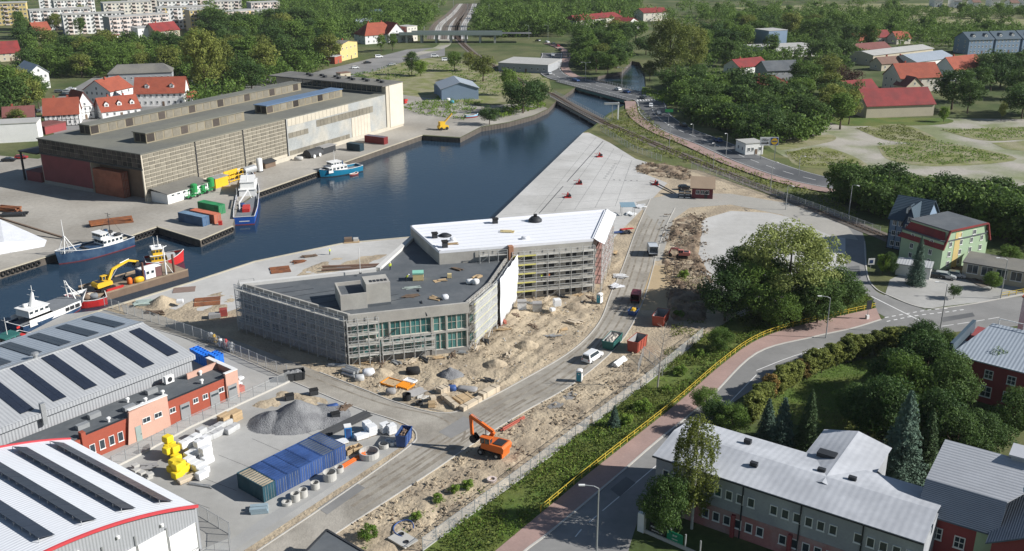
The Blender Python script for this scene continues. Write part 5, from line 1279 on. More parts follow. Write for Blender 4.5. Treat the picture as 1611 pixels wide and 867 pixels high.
def mast(t, x, z0, h, r=.09, mat=None, cross=(), stays=(), name='mast'):
    b = MB(); b.tube((x,0,z0),(x,0,z0+h),r,r*.5)
    for f, w in cross: b.tube((x,-w/2,z0+h*f),(x,w/2,z0+h*f),r*.5,n=5)
    for (sx, sy, sz) in stays: b.tube((x,0,z0+h*.9),(sx,sy,sz),.03,n=4)
    return b.build(name, mat or m_white, t)
m_navy = M('hull_navy', (.022,.05,.105), .45, .2, .4, col2=(.05,.09,.15), mixsc=.5); m_royal = M('hull_royal_blue', (.02,.09,.36), .4, .12, .5); m_tealh = M('hull_teal', (.01,.17,.29), .4, .12, .5); m_redh = M('hull_red', (.5,.03,.03), .45, .15, .5)
m_ddeck = M('grey_deck', (.19,.2,.21), .8, .25, .6)
# dark blue trawler
t, L = boat('dark blue trawler with white bridge moored at the old quay', G(203,384,WATER_Z), G(90,417,WATER_Z), 6.6, m_navy, 2.3, 1.8, m_ddeck, zs=0.76)
house(t, -L*.36, -L*.08, 4.4, 2.2, 2.6, m_white, 5); house(t, -L*.17, -L*.06, 3.8, 4.9, 2.0, m_white, 3, name='bridge'); MB().tube((-L*.2,0,4.9),(-L*.2,0,7.4),.6,.5,12).build('funnel', m_navy, t)
mast(t, -L*.26, 4.8, 8, .12, m_dark, ((.95,2.4),(.6,1.4)), ((-L*.45,0,3.5),(-L*.1,0,6)))
b = MB()
for y in (-1.3,1.3): b.tube((L*.26,y*1.4,3),(L*.36,y*.2,9),.12); b.tube((L*.42,y,3.6),(L*.36,y*.2,9),.1)
b.tube((L*.36,0,8),(L*.36,0,14.5),.13,.06).tube((L*.30,-1.3,5.5),(L*.30,1.3,5.5),.09); b.build('bow_gantry', m_white, t)
b = MB()
for i in range(9): x = L*.33+i*L*.015; b.tube((x,-2.0+i*.15,3.6),(x,-2.0+i*.15,5.0),.04,n=4).tube((x,2.0-i*.15,3.6),(x,2.0-i*.15,5.0),.04,n=4)
b.build('bow_railing', m_white, t); MB().box(-2,-1.6,2.2,4,1.6,2.9).build('hatch', m_navy, t); MB().tube((L*.12,-1.5,2.9),(L*.12,1.5,2.9),.5).build('winch', m_dark, t)
for y in (-1.8,1.8): sack(MB(), (-L*.3,y,4.95), (1.8,1.0,.9)).build('net_pile', m_dark, t, True)
# blue workboat seen from astern
t, L = boat('royal blue and white workboat moored stern on beside the jetty', G(385,354,WATER_Z), G(396,285,WATER_Z), 6.6, m_royal, 2.0, 1.8, m_ddeck, zs=0.8)
house(t, -1, L*.26, 5.0, 2.0, 2.8, m_white, 4); house(t, .5, L*.2, 4.2, 4.9, 2.3, m_white, 3, name='bridge')
mast(t, 2.0, 7.2, 5.5, .13, m_white, ((.8,2.2),(.55,3)))
b = MB(); b.bar((-L*.32,1.6,2),(-L*.3,1.6,5),.35).bar((-L*.3,1.6,4.8),(-L*.12,-.5,6.5),.3).bar((-L*.12,-.5,6.5),(-L*.2,-1.6,4.6),.2); b.build('deck_crane', m_white, t)
MB().box(-L*.36,-1.2,2,-L*.26,.8,3.3).build('rescue_winch', m_red, t); sack(MB(), (-L*.22,1.2,2), (2,1.5,1.2)).build('deck_cargo', cb2, t, True)
for y in (-3.0,3.0): mast(t, -L*.1, 2.2, 5, .07, m_white, name='side_post').location.y = y*.95
MB().box(-L/2-.03,-1.4,1.2,-L/2-.001,1.4,1.5).build('stern_name', m_white, t)
# teal workboat
t, L = boat('teal hulled white boat moored at the warehouse quay', G(566,268,WATER_Z), G(503,280,WATER_Z), 5.0, m_tealh, 1.5, 1.2, m_ddeck, m_dark, zs=0.85)
house(t, -L*.12, L*.34, 3.9, 1.7, 2.1, m_white, 5); house(t, L*.0, L*.26, 3.2, 3.9, 1.6, m_white, 4, name='bridge'); mast(t, L*.12, 5.5, 4.5, .1, m_white, ((.7,1.8),)); MB().tube((-L*.06,0,3.9),(-L*.06,0,5.3),.5,.45,10).build('funnel', m_navy, t)
t, L2 = boat('small orange dinghy alongside the teal hulled boat', G(562,274,WATER_Z), G(550,277,WATER_Z), 1.3, m_orange, .35, .2, bul=.15, name='dinghy')
# white and navy boat behind the solar hall
t, L = boat('white and navy fishing boat behind the solar panel hall', G(25,523,WATER_Z), G(137,478,WATER_Z), 6.0, m_navy, 1.8, 1.8, m_ddeck, zs=0.64)
b = MB()
for sg in (1, -1):
    b.add([(-L*.42,sg*2.9,1.7),(L*.05,sg*3.06,1.8),(L*.3,sg*2.75,2.0),(L*.3,sg*2.8,4.2),(L*.05,sg*3.1,4.1),(-L*.42,sg*2.95,4.1)], [(0,1,2,3,4,5)])
b.build('shelter_side', m_white, t); MB().box(-L*.1,-2.9,4.1,L*.3,2.9,4.25).build('shelter_deck', m_ddeck, t); b = MB()
for sg in (1,-1):
    for x in (.06,.13,.21): b.box(L*x,sg*3.06-.06,2.4,L*(x+.055),sg*3.06+.06,3.6)
b.build('shelter_opening', m_dark, t)
b = MB(); b.add([(L*.34,-2.3,2.6),(L*.49,0,3.6),(L*.34,2.3,2.6),(L*.35,-2.5,4.6),(L*.535,0,5.4),(L*.35,2.5,4.6)], [(0,1,4,3),(1,2,5,4),(0,3,5,2)]); b.build('whaleback', m_white, t)
house(t, -L*.38, -L*.1, 4.2, 4.2, 2.4, m_white, 4); MB().tube((-L*.24,0,6.6),(-L*.21,0,11),.7,.25,8).build('mast_tower', m_white, t); mast(t, -L*.21, 9.5, 4, .1, m_white, ((.1,3.5),(.6,2))); 
for x in (-.3,-.17): sack(MB(), (L*x,.8,6.7), (.9,.9,1.0)).build('radome', m_white, t, True)
b = MB(); b.tube((L*.3,-1.2,4),(L*.24,-.2,11),.16,.1).tube((L*.3,1.2,4),(L*.24,.2,11),.16,.1).tube((L*.40,0,4.5),(L*.24,0,10),.12).tube((L*.24,-1.4,8.5),(L*.24,1.4,8.5),.1); b.build('bow_gantry', m_white, t)
# small boat with a lattice mast at the picture's left edge
t, L = boat('dark small boat with a pale lattice mast at the left picture edge', G(44,536,WATER_Z), G(-40,572,WATER_Z), 5.0, m_dark, 1.5, 1.2, m_ddeck, zs=0.75)
b = MB()
for z in range(5):
    w0, w1 = 1.5-.22*z, 1.5-.22*(z+1)
    for sx in (-1,1):
        for sy in (-1,1): b.tube((L*.2+sx*w0,sy*w0,1.6+z*1.4),(L*.2+sx*w1,sy*w1,3+z*1.4),.07,n=5); b.tube((L*.2+sx*w0,-sy*w0,1.6+z*1.4),(L*.2+sx*w1,sy*w1,3+z*1.4),.05,n=4)
b.build('lattice_mast', m_pale, t); house(t, -L*.3, 0, 3, 1.7, 2.2, m_sk_t, 3); mast(t, -L*.15, 3.9, 5, .07, m_white, ((.8,2),)); MB().box(-L*.42,-1,1.6,-L*.34,1,2.8).build('gear_box', m_red, t); MB().box(-L*.4,-.02,4.4,-L*.34,.02,5.0).build('flag', m_red, t)
# work barge with excavator
p0, p1 = G(158,478,WATER_Z), G(300,436,WATER_Z); a, L = frame(p0, p1)
m_bdeck = M('barge_deck', (.33,.25,.17), .9, .3, .4, col2=(.22,.17,.12), mixsc=.4)
t = thing('work_barge', 'flat work barge with brown deck and sides moored along the quay', 'barge', (p0.x,p0.y,WATER_Z), a)
MB().box(0,.8,-.8,L,9.6,1.6).build('hull', m_wooddark, t); MB().box(.1,.9,1.6,L-.1,9.5,1.66).build('deck', m_bdeck, t)
b = MB()
for y in (.85,9.5): b.box(0,y-.05,1.6,L,y+.05,1.95)
b.build('bulwark', m_bdeck, t)
for x in (L*.52, L*.86): MB().tube((x,1.6,-.5),(x,1.6,6.2),.28,n=10).build('spud_pile', M('spud_brown', (.14,.07,.05), .7, .2, 1) if x < L*.6 else MATS['spud_brown'], t)
b = MB(); b.tube((L*.76,1.2,1.6),(L*.76,1.2,9),.2,.12).tube((L*.76,1.2,5),(L*.84,1.4,1.8),.08).tube((L*.73,1.2,8.4),(L*.8,1.2,8.8),.1); b.build('mast', m_white, t)
bz = WATER_Z+1.68
def onb(x, y): return Vector((p0.x+x*math.cos(a)-y*math.sin(a), p0.y+x*math.sin(a)+y*math.cos(a), bz))
excavator('yellow excavator with long arm standing on the work barge', onb(L*.14,3.2), a+.1, m_yellow, 1.0, False, boom=[(1.0,2.1),(2.2,4.2),(6.4,5.2),(9.0,4.2)])
t = thing('site_cabin', 'blue and white site cabin with curved roof on the barge deck', 'cabin', onb(L*.62,3.2), a)
MB().box(-2.6,-1.3,.1,.9,1.3,2.5).build('wall', m_white, t); MB().box(.9,-1.3,.1,2.6,1.3,2.5).build('wall', M('cabin_brown', (.16,.08,.075), .7, .2, 1), t); MB().box(-2.65,-1.35,.1,-1.6,1.35,2.5).build('door', cb2, t)
b = MB(); n = 8; vs = [(x, -1.4+2.8*i/n, 2.5+.4*math.sin(PI*i/n)) for x in (-2.7,2.7) for i in range(n+1)]; b.add(vs, [(i,n+1+i,n+2+i,i+1)[::-1] for i in range(n)]+[tuple(range(n+1)), tuple(range(2*n+1,n,-1))]); b.build('roof', m_white, t); 
for x in (-1,.2): obj('window', win(.8,.8,.06,.05,0,0), t, (x,-1.31,1.2))
bag('yellow_tank', 'yellow tank on the barge deck beside the cabin', onb(L*.47,1.9), (2.2,1.2,1.3), a, m_yellow, 'tank')
bag('orange_pump', 'orange pump on the barge deck left of the yellow tank', onb(L*.38,2.3), (1.0,.9,1.6), a, m_orange, 'pump')
planks('board_heap', 'dark gear and hoses on the barge deck behind the excavator arm', onb(L*.34,6.6), 14, (4,.3,.25), a, m_sk_b, cat='gear', jit=.35)
planks('board_heap', 'red pipes on the barge deck before the excavator', onb(L*.2,1.7), 5, (4,.25,.25), a, m_red, cat='pipes', jit=.1)
# red bow section moored left of the barge
t, L = boat('red hulled boat with grey deck gear lying left of the work barge', G(168,474,WATER_Z), G(104,484,WATER_Z), 6.0, m_redh, 1.6, 1.6, m_ddeck, zs=0.75); mast(t, L*.05, 2, 6, .08, m_white, ((.8,1.2),)); 
for i in range(6): sack(MB(), (L*(-.2+.09*i), random.uniform(-1,1), 1.9), (1.8,1.5,1.4), i).build('deck_gear', (m_ddeck, m_pale, m_wooddark)[i % 3], t, True)
# tug with yellow house
t, L = boat('red tug with yellow superstructure lying outside the work barge', G(233,428,WATER_Z)+Vector((-2,4,0)), G(292,416,WATER_Z)+Vector((-1,2.5,0)), 6.2, m_redh, 1.9, 2.2, m_ddeck, zs=0.64)
house(t, -L*.36, 0, 4.6, 1.9, 2.8, m_yellow, 4, m_white); house(t, -L*.3, -L*.05, 3.8, 4.8, 2.3, m_yellow, 3, m_white, 'bridge'); mast(t, -L*.12, 7.2, 4.5, .1, m_white, ((.6,2.2),(.85,1.2))); mast(t, -L*.22, 7.2, 4.0, .08, m_white, ((.7,1),)); MB().box(L*.05,-2,2,L*.28,2,3.4).build('deck_house', m_bagg, t)
for x in (-.3,-.1): sack(MB(), (L*x,0,7.2), (.9,.9,.9)).build('radome', m_white, t, True)
# tyre fenders on the old quay
ky = MB(); n, mm = 14, 6
for i in range(n):
    for j in range(mm):
        A, B = 2*PI*i/n, 2*PI*j/mm; ky.v.append(((.52+.2*math.cos(B))*math.cos(A), .2*math.sin(B), (.52+.2*math.cos(B))*math.sin(A)))
ky.f = [[i*mm+j, ((i+1)%n)*mm+j, ((i+1)%n)*mm+(j+1)%mm, i*mm+(j+1)%mm] for i in range(n) for j in range(mm)]; ky.m = [0]*len(ky.f); ky = ky.mesh('tyre', m_black, True)
def tyres(a_, b_, n, lab, grp):
    d, L = frame(a_, b_)
    for i in range(n):
        p = a_.lerp(b_, (i+.5)/n); nn_ = Vector((math.sin(d), -math.cos(d), 0))*.22; tag(obj('tyre_fender', ky, None, (p.x+nn_.x,p.y+nn_.y,-.75), d), lab, 'tyre', grp)
tyres(G(0,427), G(62,408), 8, 'black tyre fender on the quay wall at the left picture edge', 'tyres at the left edge')
tyres(G(196,375), G(246,358), 9, 'black tyre fender on the quay wall between the trawler and the jetty', 'tyres by the trawler')
tyres(G(317,377), G(366,356), 10, 'black tyre fender on the jetty front below the containers', 'tyres on the jetty')
tyres(G(405,303), G(500,270), 22, 'black tyre fender on the quay wall between workboat and teal boat', 'tyres by the warehouse')
b = MB(); ribbon(b, basin[0:5]+[basin[4]+Vector((.01,0,0))], .7, 0, .18); ribbon(b, basin[8:10], .7, 0, .18); ribbon(b, basin[4:7], .6, 0, .18)
struct(b.build('quay_edge', M('quay_edge_stone', (.47,.42,.32), .9, .2, .4)))
b = MB(); ribbon(b, basin[30:37], .6, 0, .16); struct(b.build('quay_edge', MATS['quay_edge_stone']))
# containers on the jetty
ja = frame(G(273,347), G(319,357))[0]
for lab, px, py, m in (('slate blue long container on the jetty',319.5,357,cbs),('orange long container behind the slate blue one on the jetty',338,353,cor)):
    q = up(G(px, py), .04); container(lab, q+Vector((0,0,0)), ja+PI/2, m, m if m is not cbs else cmat('container_pale_blue', (.2,.31,.42)), l=9.6, w=2.44, h=2.6)
container('green container with white markings at the back of the jetty', up(G(345,338), .04), ja+PI/2, cgreen, cgreen, l=8.5)

t = thing('red_bollard', 'small red box on the jetty before the orange container', 'box', up(G(347,354)), .2); MB().box(-.5,-.4,0,.5,.4,1.0).build('box', m_red, t); MB().box(-.55,-.45,1.0,.55,.45,1.08).build('lid', m_red, t)
wa = R(61)
container('dark blue container with pale doors beside the warehouse', up(G(552,234), .04), wa+PI, cmat('container_ink', (.03,.06,.08)), None, l=6.06)
container('dark red open sided container beside the warehouse gate', up(G(580,222), .04), wa+PI, M('container_maroon', (.22,.035,.035), .6, .2, .5), cb3, l=9, w=2.5)
# warehouse
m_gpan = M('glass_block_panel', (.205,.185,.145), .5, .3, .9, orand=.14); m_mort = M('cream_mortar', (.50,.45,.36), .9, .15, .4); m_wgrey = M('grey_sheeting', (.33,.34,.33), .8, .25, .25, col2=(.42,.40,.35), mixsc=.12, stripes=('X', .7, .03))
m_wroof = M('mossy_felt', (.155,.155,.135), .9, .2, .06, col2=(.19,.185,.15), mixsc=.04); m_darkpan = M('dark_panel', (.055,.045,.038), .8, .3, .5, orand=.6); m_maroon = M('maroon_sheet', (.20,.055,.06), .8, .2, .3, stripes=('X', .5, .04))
m_lant = M('lantern_wall', (.25,.215,.15), .85, .2, .4)
wo = Vector((-107.8,277.4,0)); WL, WW, WH = 121.0, 46.0, 14.6
wh = thing('harbour_warehouse', 'huge old flat roofed warehouse with grid walls on the far quay', 'warehouse', wo, wa)
MB().box(3.2,.25,0,WL,WW,WH-.3).box(0,.25,9.6,3.2,WW,WH-.3).box(0,.25,0,3.2,.7,9.6).box(0,22.8,0,3.2,WW,9.6).build('core', m_mort, wh); MB().box(-.3,-.1,WH-.3,WL,WW+.3,WH).build('roof', m_wroof, wh)
kp = MB().box(.12,-.0,.12,1.9,.16,1.06).mesh('panel', m_gpan)
for c in range(30):
    for r in range(10): obj('panel', kp, wh, (.5+c*2.05, .1, 2.2+r*1.19), 0)
for x in (20.8, 41.5, 62.2): MB().box(x-.15,-.05,0,x+.15,.24,WH-.3).build('joint', m_dark, wh)
MB().box(62.4,.05,0,WL-.2,.245,WH-.3).build('sheet_wall', m_wgrey, wh)
for x0, x1, z0, z1, m in ((63,97,11.6,14.1,m_mort),(78,112,8.8,11.2,m_gpan),(63,75,7.4,9.2,m_gpan),(63,97,.4,3.0,m_gpan)):
    n = int((x1-x0)/2.1)
    for i in range(n): MB().box(x0+i*2.1,-.02,z0,x0+i*2.1+1.98,.04,z1).build('panel', m, wh)
MB().box(0,-.35,0,WL,.0,1.4).build('plinth', M('plinth_pale', (.48,.44,.36), .9, .2, .3), wh)
for i in range(6): MB().box(98+i*1.9,-.1,.0,99.8+i*1.9,.04,8.6).build('gate_leaf', M('gate_cream', (.55,.49,.4), .8, .15, .5) if i == 0 else MATS['gate_cream'], wh)
# shaded left end wall
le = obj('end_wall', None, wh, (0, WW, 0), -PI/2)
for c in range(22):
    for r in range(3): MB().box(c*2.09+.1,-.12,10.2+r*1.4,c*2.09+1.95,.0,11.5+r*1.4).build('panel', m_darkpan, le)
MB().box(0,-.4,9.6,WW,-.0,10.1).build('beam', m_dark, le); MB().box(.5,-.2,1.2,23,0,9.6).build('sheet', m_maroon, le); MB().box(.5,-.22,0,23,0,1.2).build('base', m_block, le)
MB().box(23.5,3.0,0,45.3,3.15,9.6).build('bay_back', m_wooddark, le)
for k in range(3): container(('lowest','middle','top')[k]+' of three rust red containers stacked in the warehouse opening', wo+Vector((math.cos(wa)*-.25-math.sin(wa)*9.5, math.sin(wa)*-.25+math.cos(wa)*9.5, .05+2.6*k)), wa, crust, crust, l=12.4, w=.2+2.24, group='containers stacked in the warehouse opening')
m_brace = m_white
# long roof lanterns
def lantern(x0, x1, y0, y1, h, roofm, lab):
    l = obj('roof_lantern', None, wh, (x0,y0,WH)); MB().box(0,0,0,x1-x0,y1-y0,h).build('wall', m_lant, l); MB().box(-.3,-.3,h,x1-x0+.3,y1-y0+.3,h+.25).build('roof', roofm, l)
    n = int((x1-x0)/3.4)
    for i in range(n): MB().box(i*3.4+.3,-.08,.4,i*3.4+3.1,-.001,h-.25).build('panel', m_gpan if i % 4 else m_darkpan, l)
    for i in range(max(1, int((y1-y0)/2.5))): MB().box(-.08,.4+i*2.4,.4,-.001,.4+i*2.4+1.9,h-.25).build('panel', m_darkpan, l)
def wl2(px, py, z): q = loc2(wo, wa, G(px, py, z)); return q
q1, q2 = wl2(231,226,WH), wl2(388,190,WH); lantern(q1.x, q2.x, q1.y, q1.y+5.5, 3.0, m_wroof, '')
q1, q2 = wl2(143,213,WH), wl2(455,140,WH); lantern(q1.x, q2.x, q1.y, q1.y+5, 3.0, m_wroof, '')
q1, q2 = wl2(420,180,WH), wl2(538,152,WH); lantern(q1.x, q2.x, q1.y, q1.y+5.5, 2.8, M('blue_roof_sheet', (.13,.19,.28), .6, .2, .2), '')
# tall cross block at the far end
fb = obj('head_block', None, wh, (WL-1, -.3, 0))
MB().box(0,0,0,11,WW+10,17.6).build('wall', m_mort, fb); MB().box(-2.5,-.3,17.6,11.3,WW+12,18.0).build('roof', m_roofgrey, fb)
for i in range(18): MB().box(-.12,2+i*2.5,15.0,-.002,4.2+i*2.5,17.4).build('window', m_glass, fb)
MB().box(2.0,-.2,1,11.2,-.002,17.9).build('cream_end', M('cream_end', (.60,.55,.45), .85, .12, .3), fb)
for i in range(12): MB().box(3.5+(i % 2)*2.5,4+i*3.6,18,4.8+(i % 2)*2.5,5.4+i*3.6,18.8).build('roof_vent', m_dark, fb)
# canopy on posts left of the end wall
t = thing('steel_canopy', 'dark flat steel canopy on posts left of the warehouse end wall', 'canopy', wo+Vector((-math.sin(wa)*(WW+.5), math.cos(wa)*(WW+.5), 0)), wa)
MB().box(-1,0,9.4,14,9,9.8).build('roof', m_dark, t)
for x in (-.6,13.4): MB().box(x,8.4,0,x+.5,8.9,9.4).build('post', m_dark, t)
MB().box(0,1,0,12,8,3.2).build('shed', m_maroon, t)
t = thing('white_lean_to', 'long white low lean-to with grey roof at the warehouse corner', 'shed', wo+Vector((math.cos(wa)*1.5, math.sin(wa)*1.5, 0)), wa)
MB().box(0,-7.2,0,17,-.4,3.1).build('wall', m_white, t); MB().add([(-.3,-7.5,3.0),(17.3,-7.5,3.0),(17.3,-.35,3.9),(-.3,-.35,3.9),(-.3,-7.5,3.12),(17.3,-7.5,3.12),(17.3,-.35,4.02),(-.3,-.35,4.02)], [(3,2,1,0),(4,5,6,7),(0,1,5,4),(1,2,6,5),(2,3,7,6),(3,0,4,7)]).build('roof', m_roofgrey, t)
put_windows(t, win(1.2,.6,.05,.04,1,0), (0,-7.2), (17,-7.2), 7, 2.0)
def machine(label, px, py, rz, s=1.0):
    t = thing('green_machine', label, 'machine', up(G(px, py)), rz); t.scale = (s,s,s)
    MB().tube((-1,0,1.6),(-1,0,4.2),1.15,n=14).build('tank', m_green, t); MB().lathe((-1,0,4.2), [(1.15,0),(.7,.3),(0,.4)], 14).build('lid', m_green, t); b = MB()
    for x in (.4,2.4):
        for y in (-.9,.9): b.bar((x,y,.6),(x,y,3.4),.14)
    for z in (1.6,3.3): b.bar((.4,-.9,z),(2.4,-.9,z),.12).bar((.4,.9,z),(2.4,.9,z),.12).bar((2.4,-.9,z),(2.4,.9,z),.12)
    b.build('frame', m_green, t); MB().box(-2,-1,.6,2.8,1,.9).build('chassis', m_green, t)
    for x in (-1.3,1.8):
        for y in (-1.05,1.05): MB().tube((x,y-.15,.5),(x,y+.15,.5),.5,n=12).build('wheel', m_black, t)
machine('green tank machine nearest the white lean-to', 303, 311, wa+PI, .9); machine('green tank machine beside the yellow cabin', 329, 302, wa+PI, .95); machine('dark green machine between the two tank machines', 317, 306, wa+PI, .6)
t = thing('yellow_cabin', 'yellow cabin with grey roof at the foot of the warehouse', 'cabin', up(G(340,297)), wa-PI/2)
MB().box(-3.0,0,0,0,5.4,3.0).build('wall', m_yellow, t); MB().box(-3.2,-.2,3.0,.2,5.6,3.2).build('roof', m_sk_in, t); obj('window', win(1,.9,.07,.05,0,0), t, (-1.5,-.01,1.4))
t = thing('yellow_rack', 'open yellow steel frame rack behind the yellow cabin', 'rack', up(G(362,288)), wa)
b = MB()
for x in (0,2,4,6):
    for y in (0,2.5): b.bar((x,y,0),(x,y,3.2),.16)
b.build('post', m_yellow, t); b = MB()
for z in (.4,1.8,3.1):
    for y in (0,2.5): b.bar((0,y,z),(6,y,z),.3,.2)
b.build('rail', m_yellow, t); MB().box(.1,2.3,.4,5.9,2.38,3.1).build('panel', m_yellow, t)
t = thing('silver_tank', 'horizontal silver tank lying beside the warehouse', 'tank', up(G(392,278)), wa); MB().tube((-2.6,0,2.2),(2.6,0,2.2),1.35,n=16).build('vessel', m_steel, t); MB().tube((-2.9,0,2.2),(-2.61,0,2.2),1.0,n=16).build('end_cap', m_dark, t)
for x in (-1.6,1.6): MB().box(x-.3,-1,0,x+.3,1,1.1).build('cradle', m_wooddark, t)
t = thing('white_silo', 'upright white cylinder tank by the warehouse wall', 'tank', up(G(409,270)), 0); MB().lathe((0,0,0), [(1.0,0),(1.0,4.2),(.6,4.5),(0,4.6)], 16).build('vessel', m_white, t, True); MB().lathe((0,0,0), [(1.15,0),(1.15,.25),(1.0,.25)], 16).build('base', m_dark, t)
t = thing('dark_lean_to', 'dark corrugated lean-to right of the white cylinder', 'shed', up(G(418,266)), wa); MB().box(0,0,0,5,3.4,1.8).build('wall', m_wooddark, t); MB().add([(-.3,-.4,1.7),(5.3,-.4,1.7),(5.3,3.5,2.9),(-.3,3.5,2.9),(-.3,-.4,1.8),(5.3,-.4,1.8),(5.3,3.5,3.0),(-.3,3.5,3.0)], [(3,2,1,0),(4,5,6,7),(0,1,5,4),(1,2,6,5),(2,3,7,6),(3,0,4,7)]).build('roof', m_sk_b, t)
t = thing('black_boiler', 'black round topped boiler housing on the quay behind the teal boat', 'boiler', up(G(483,249)), wa); b = MB(); n = 10; vs = [(x, -2.0*math.cos(PI*i/n), .4+2.4*math.sin(PI*i/n)) for x in (0,7) for i in range(n+1)]; b.add(vs, [(i,n+1+i,n+2+i,i+1)[::-1] for i in range(n)]+[tuple(range(n+1)), tuple(range(2*n+1,n,-1))]); b.build('shell', m_sk_b, t)
MB().box(7.1,-1.6,0,14,1.6,2.3).build('box', m_sk_b, t); MB().box(6.8,-1.9,2.3,14.3,1.9,2.5).build('flat_cover', m_sk_in, t); 
for x in (1.5,4.5): MB().tube((x,-2.3,.6),(x,-2.0,.6),.6,n=12).build('wheel', m_white, t)
# white shed roof at the left edge, debris on the old quay
q = [G(-60,420,1.5), G(72,384,1.5), G(60,375,1.5), G(0,347,1.5), G(-60,350,1.5)]
t = thing('white_tent_hall', 'low white tent covering at the left picture edge beside the quay', 'tent')
MB().add([(*G(-80,415,0).xy,0.02),(*G(70,388,0).xy,.02),(*G(74,380,0).xy,.4),(*G(0,345,3).xy,3),(*G(-80,330,3).xy,3),(*G(5,372,4).xy,2.6),(*G(-80,390,4).xy,2.6)], [(0,1,5,6),(1,2,5),(2,3,5),(3,4,6,5)]).build('cover', m_tarp, t)
b = MB(); b.bar(G(-80,322,3.1), G(0,343,3.1), .5, .5).bar(G(0,343,3.1), G(100,374,.4), .5, .4); b.build('edge_beam', m_wooddark, t)
for i, (lab, x, y, n, m) in enumerate((('rust coloured steel sections on the old quay above the trawler',175,352,12,m_rust),('rusty beams at the far left of the old quay',14,332,12,m_rust),('dark scrap beside the rusty beams at the left',20,340,8,m_sk_b))):
    planks('steel_pile', lab, up(G(x, y), .05), n, (11 if i == 0 else 7,.5,.4), (.5,-.3,.2)[i], m, cat='steel', jit=.12 if i == 0 else .3, part='beam')
bag('stone_heap', 'pale stones heap on the quay left of the black boiler', up(G(470,252)), (3,2,1.2), 0, m_ring, 'stones')
# ------------------------------------------------------------ houses and blocks
WM = dict(white=m_white, cream=m_offwhite, grey=M('grey_render', (.34,.35,.36), .85, .12, .3), yellow=M('yellow_render', (.60,.47,.20), .85, .1, .3), beige=M('beige_render', (.50,.44,.33), .85, .12, .3),
    blue=M('blue_render', (.20,.27,.36), .85, .1, .3), green=M('green_render', (.36,.47,.31), .85, .08, .3), pinkw=M('pinkish_panel', (.66,.56,.50), .85, .08, .3), navy=M('navy_boards', (.045,.075,.13), .7, .1, .5), ored=m_brick, wred=M('wine_red_render', (.27,.06,.06), .85, .12, .3))
RM = dict(red=m_roofred, crimson=m_roofcrim, grey=m_roofgrey, dark=m_droof, maroon=M('maroon_tiles', (.19,.075,.065), .85, .2, .3), brown=M('brown_tiles', (.2,.12,.09), .85, .2, .3), slate=M('slate_blue_tiles', (.055,.085,.11), .6, .15, .3, stripes=('Z', .3, .04)), metal=m_roofb, white=m_roofm, pale=M('pale_roof', (.42,.41,.38), .8, .15, .15))
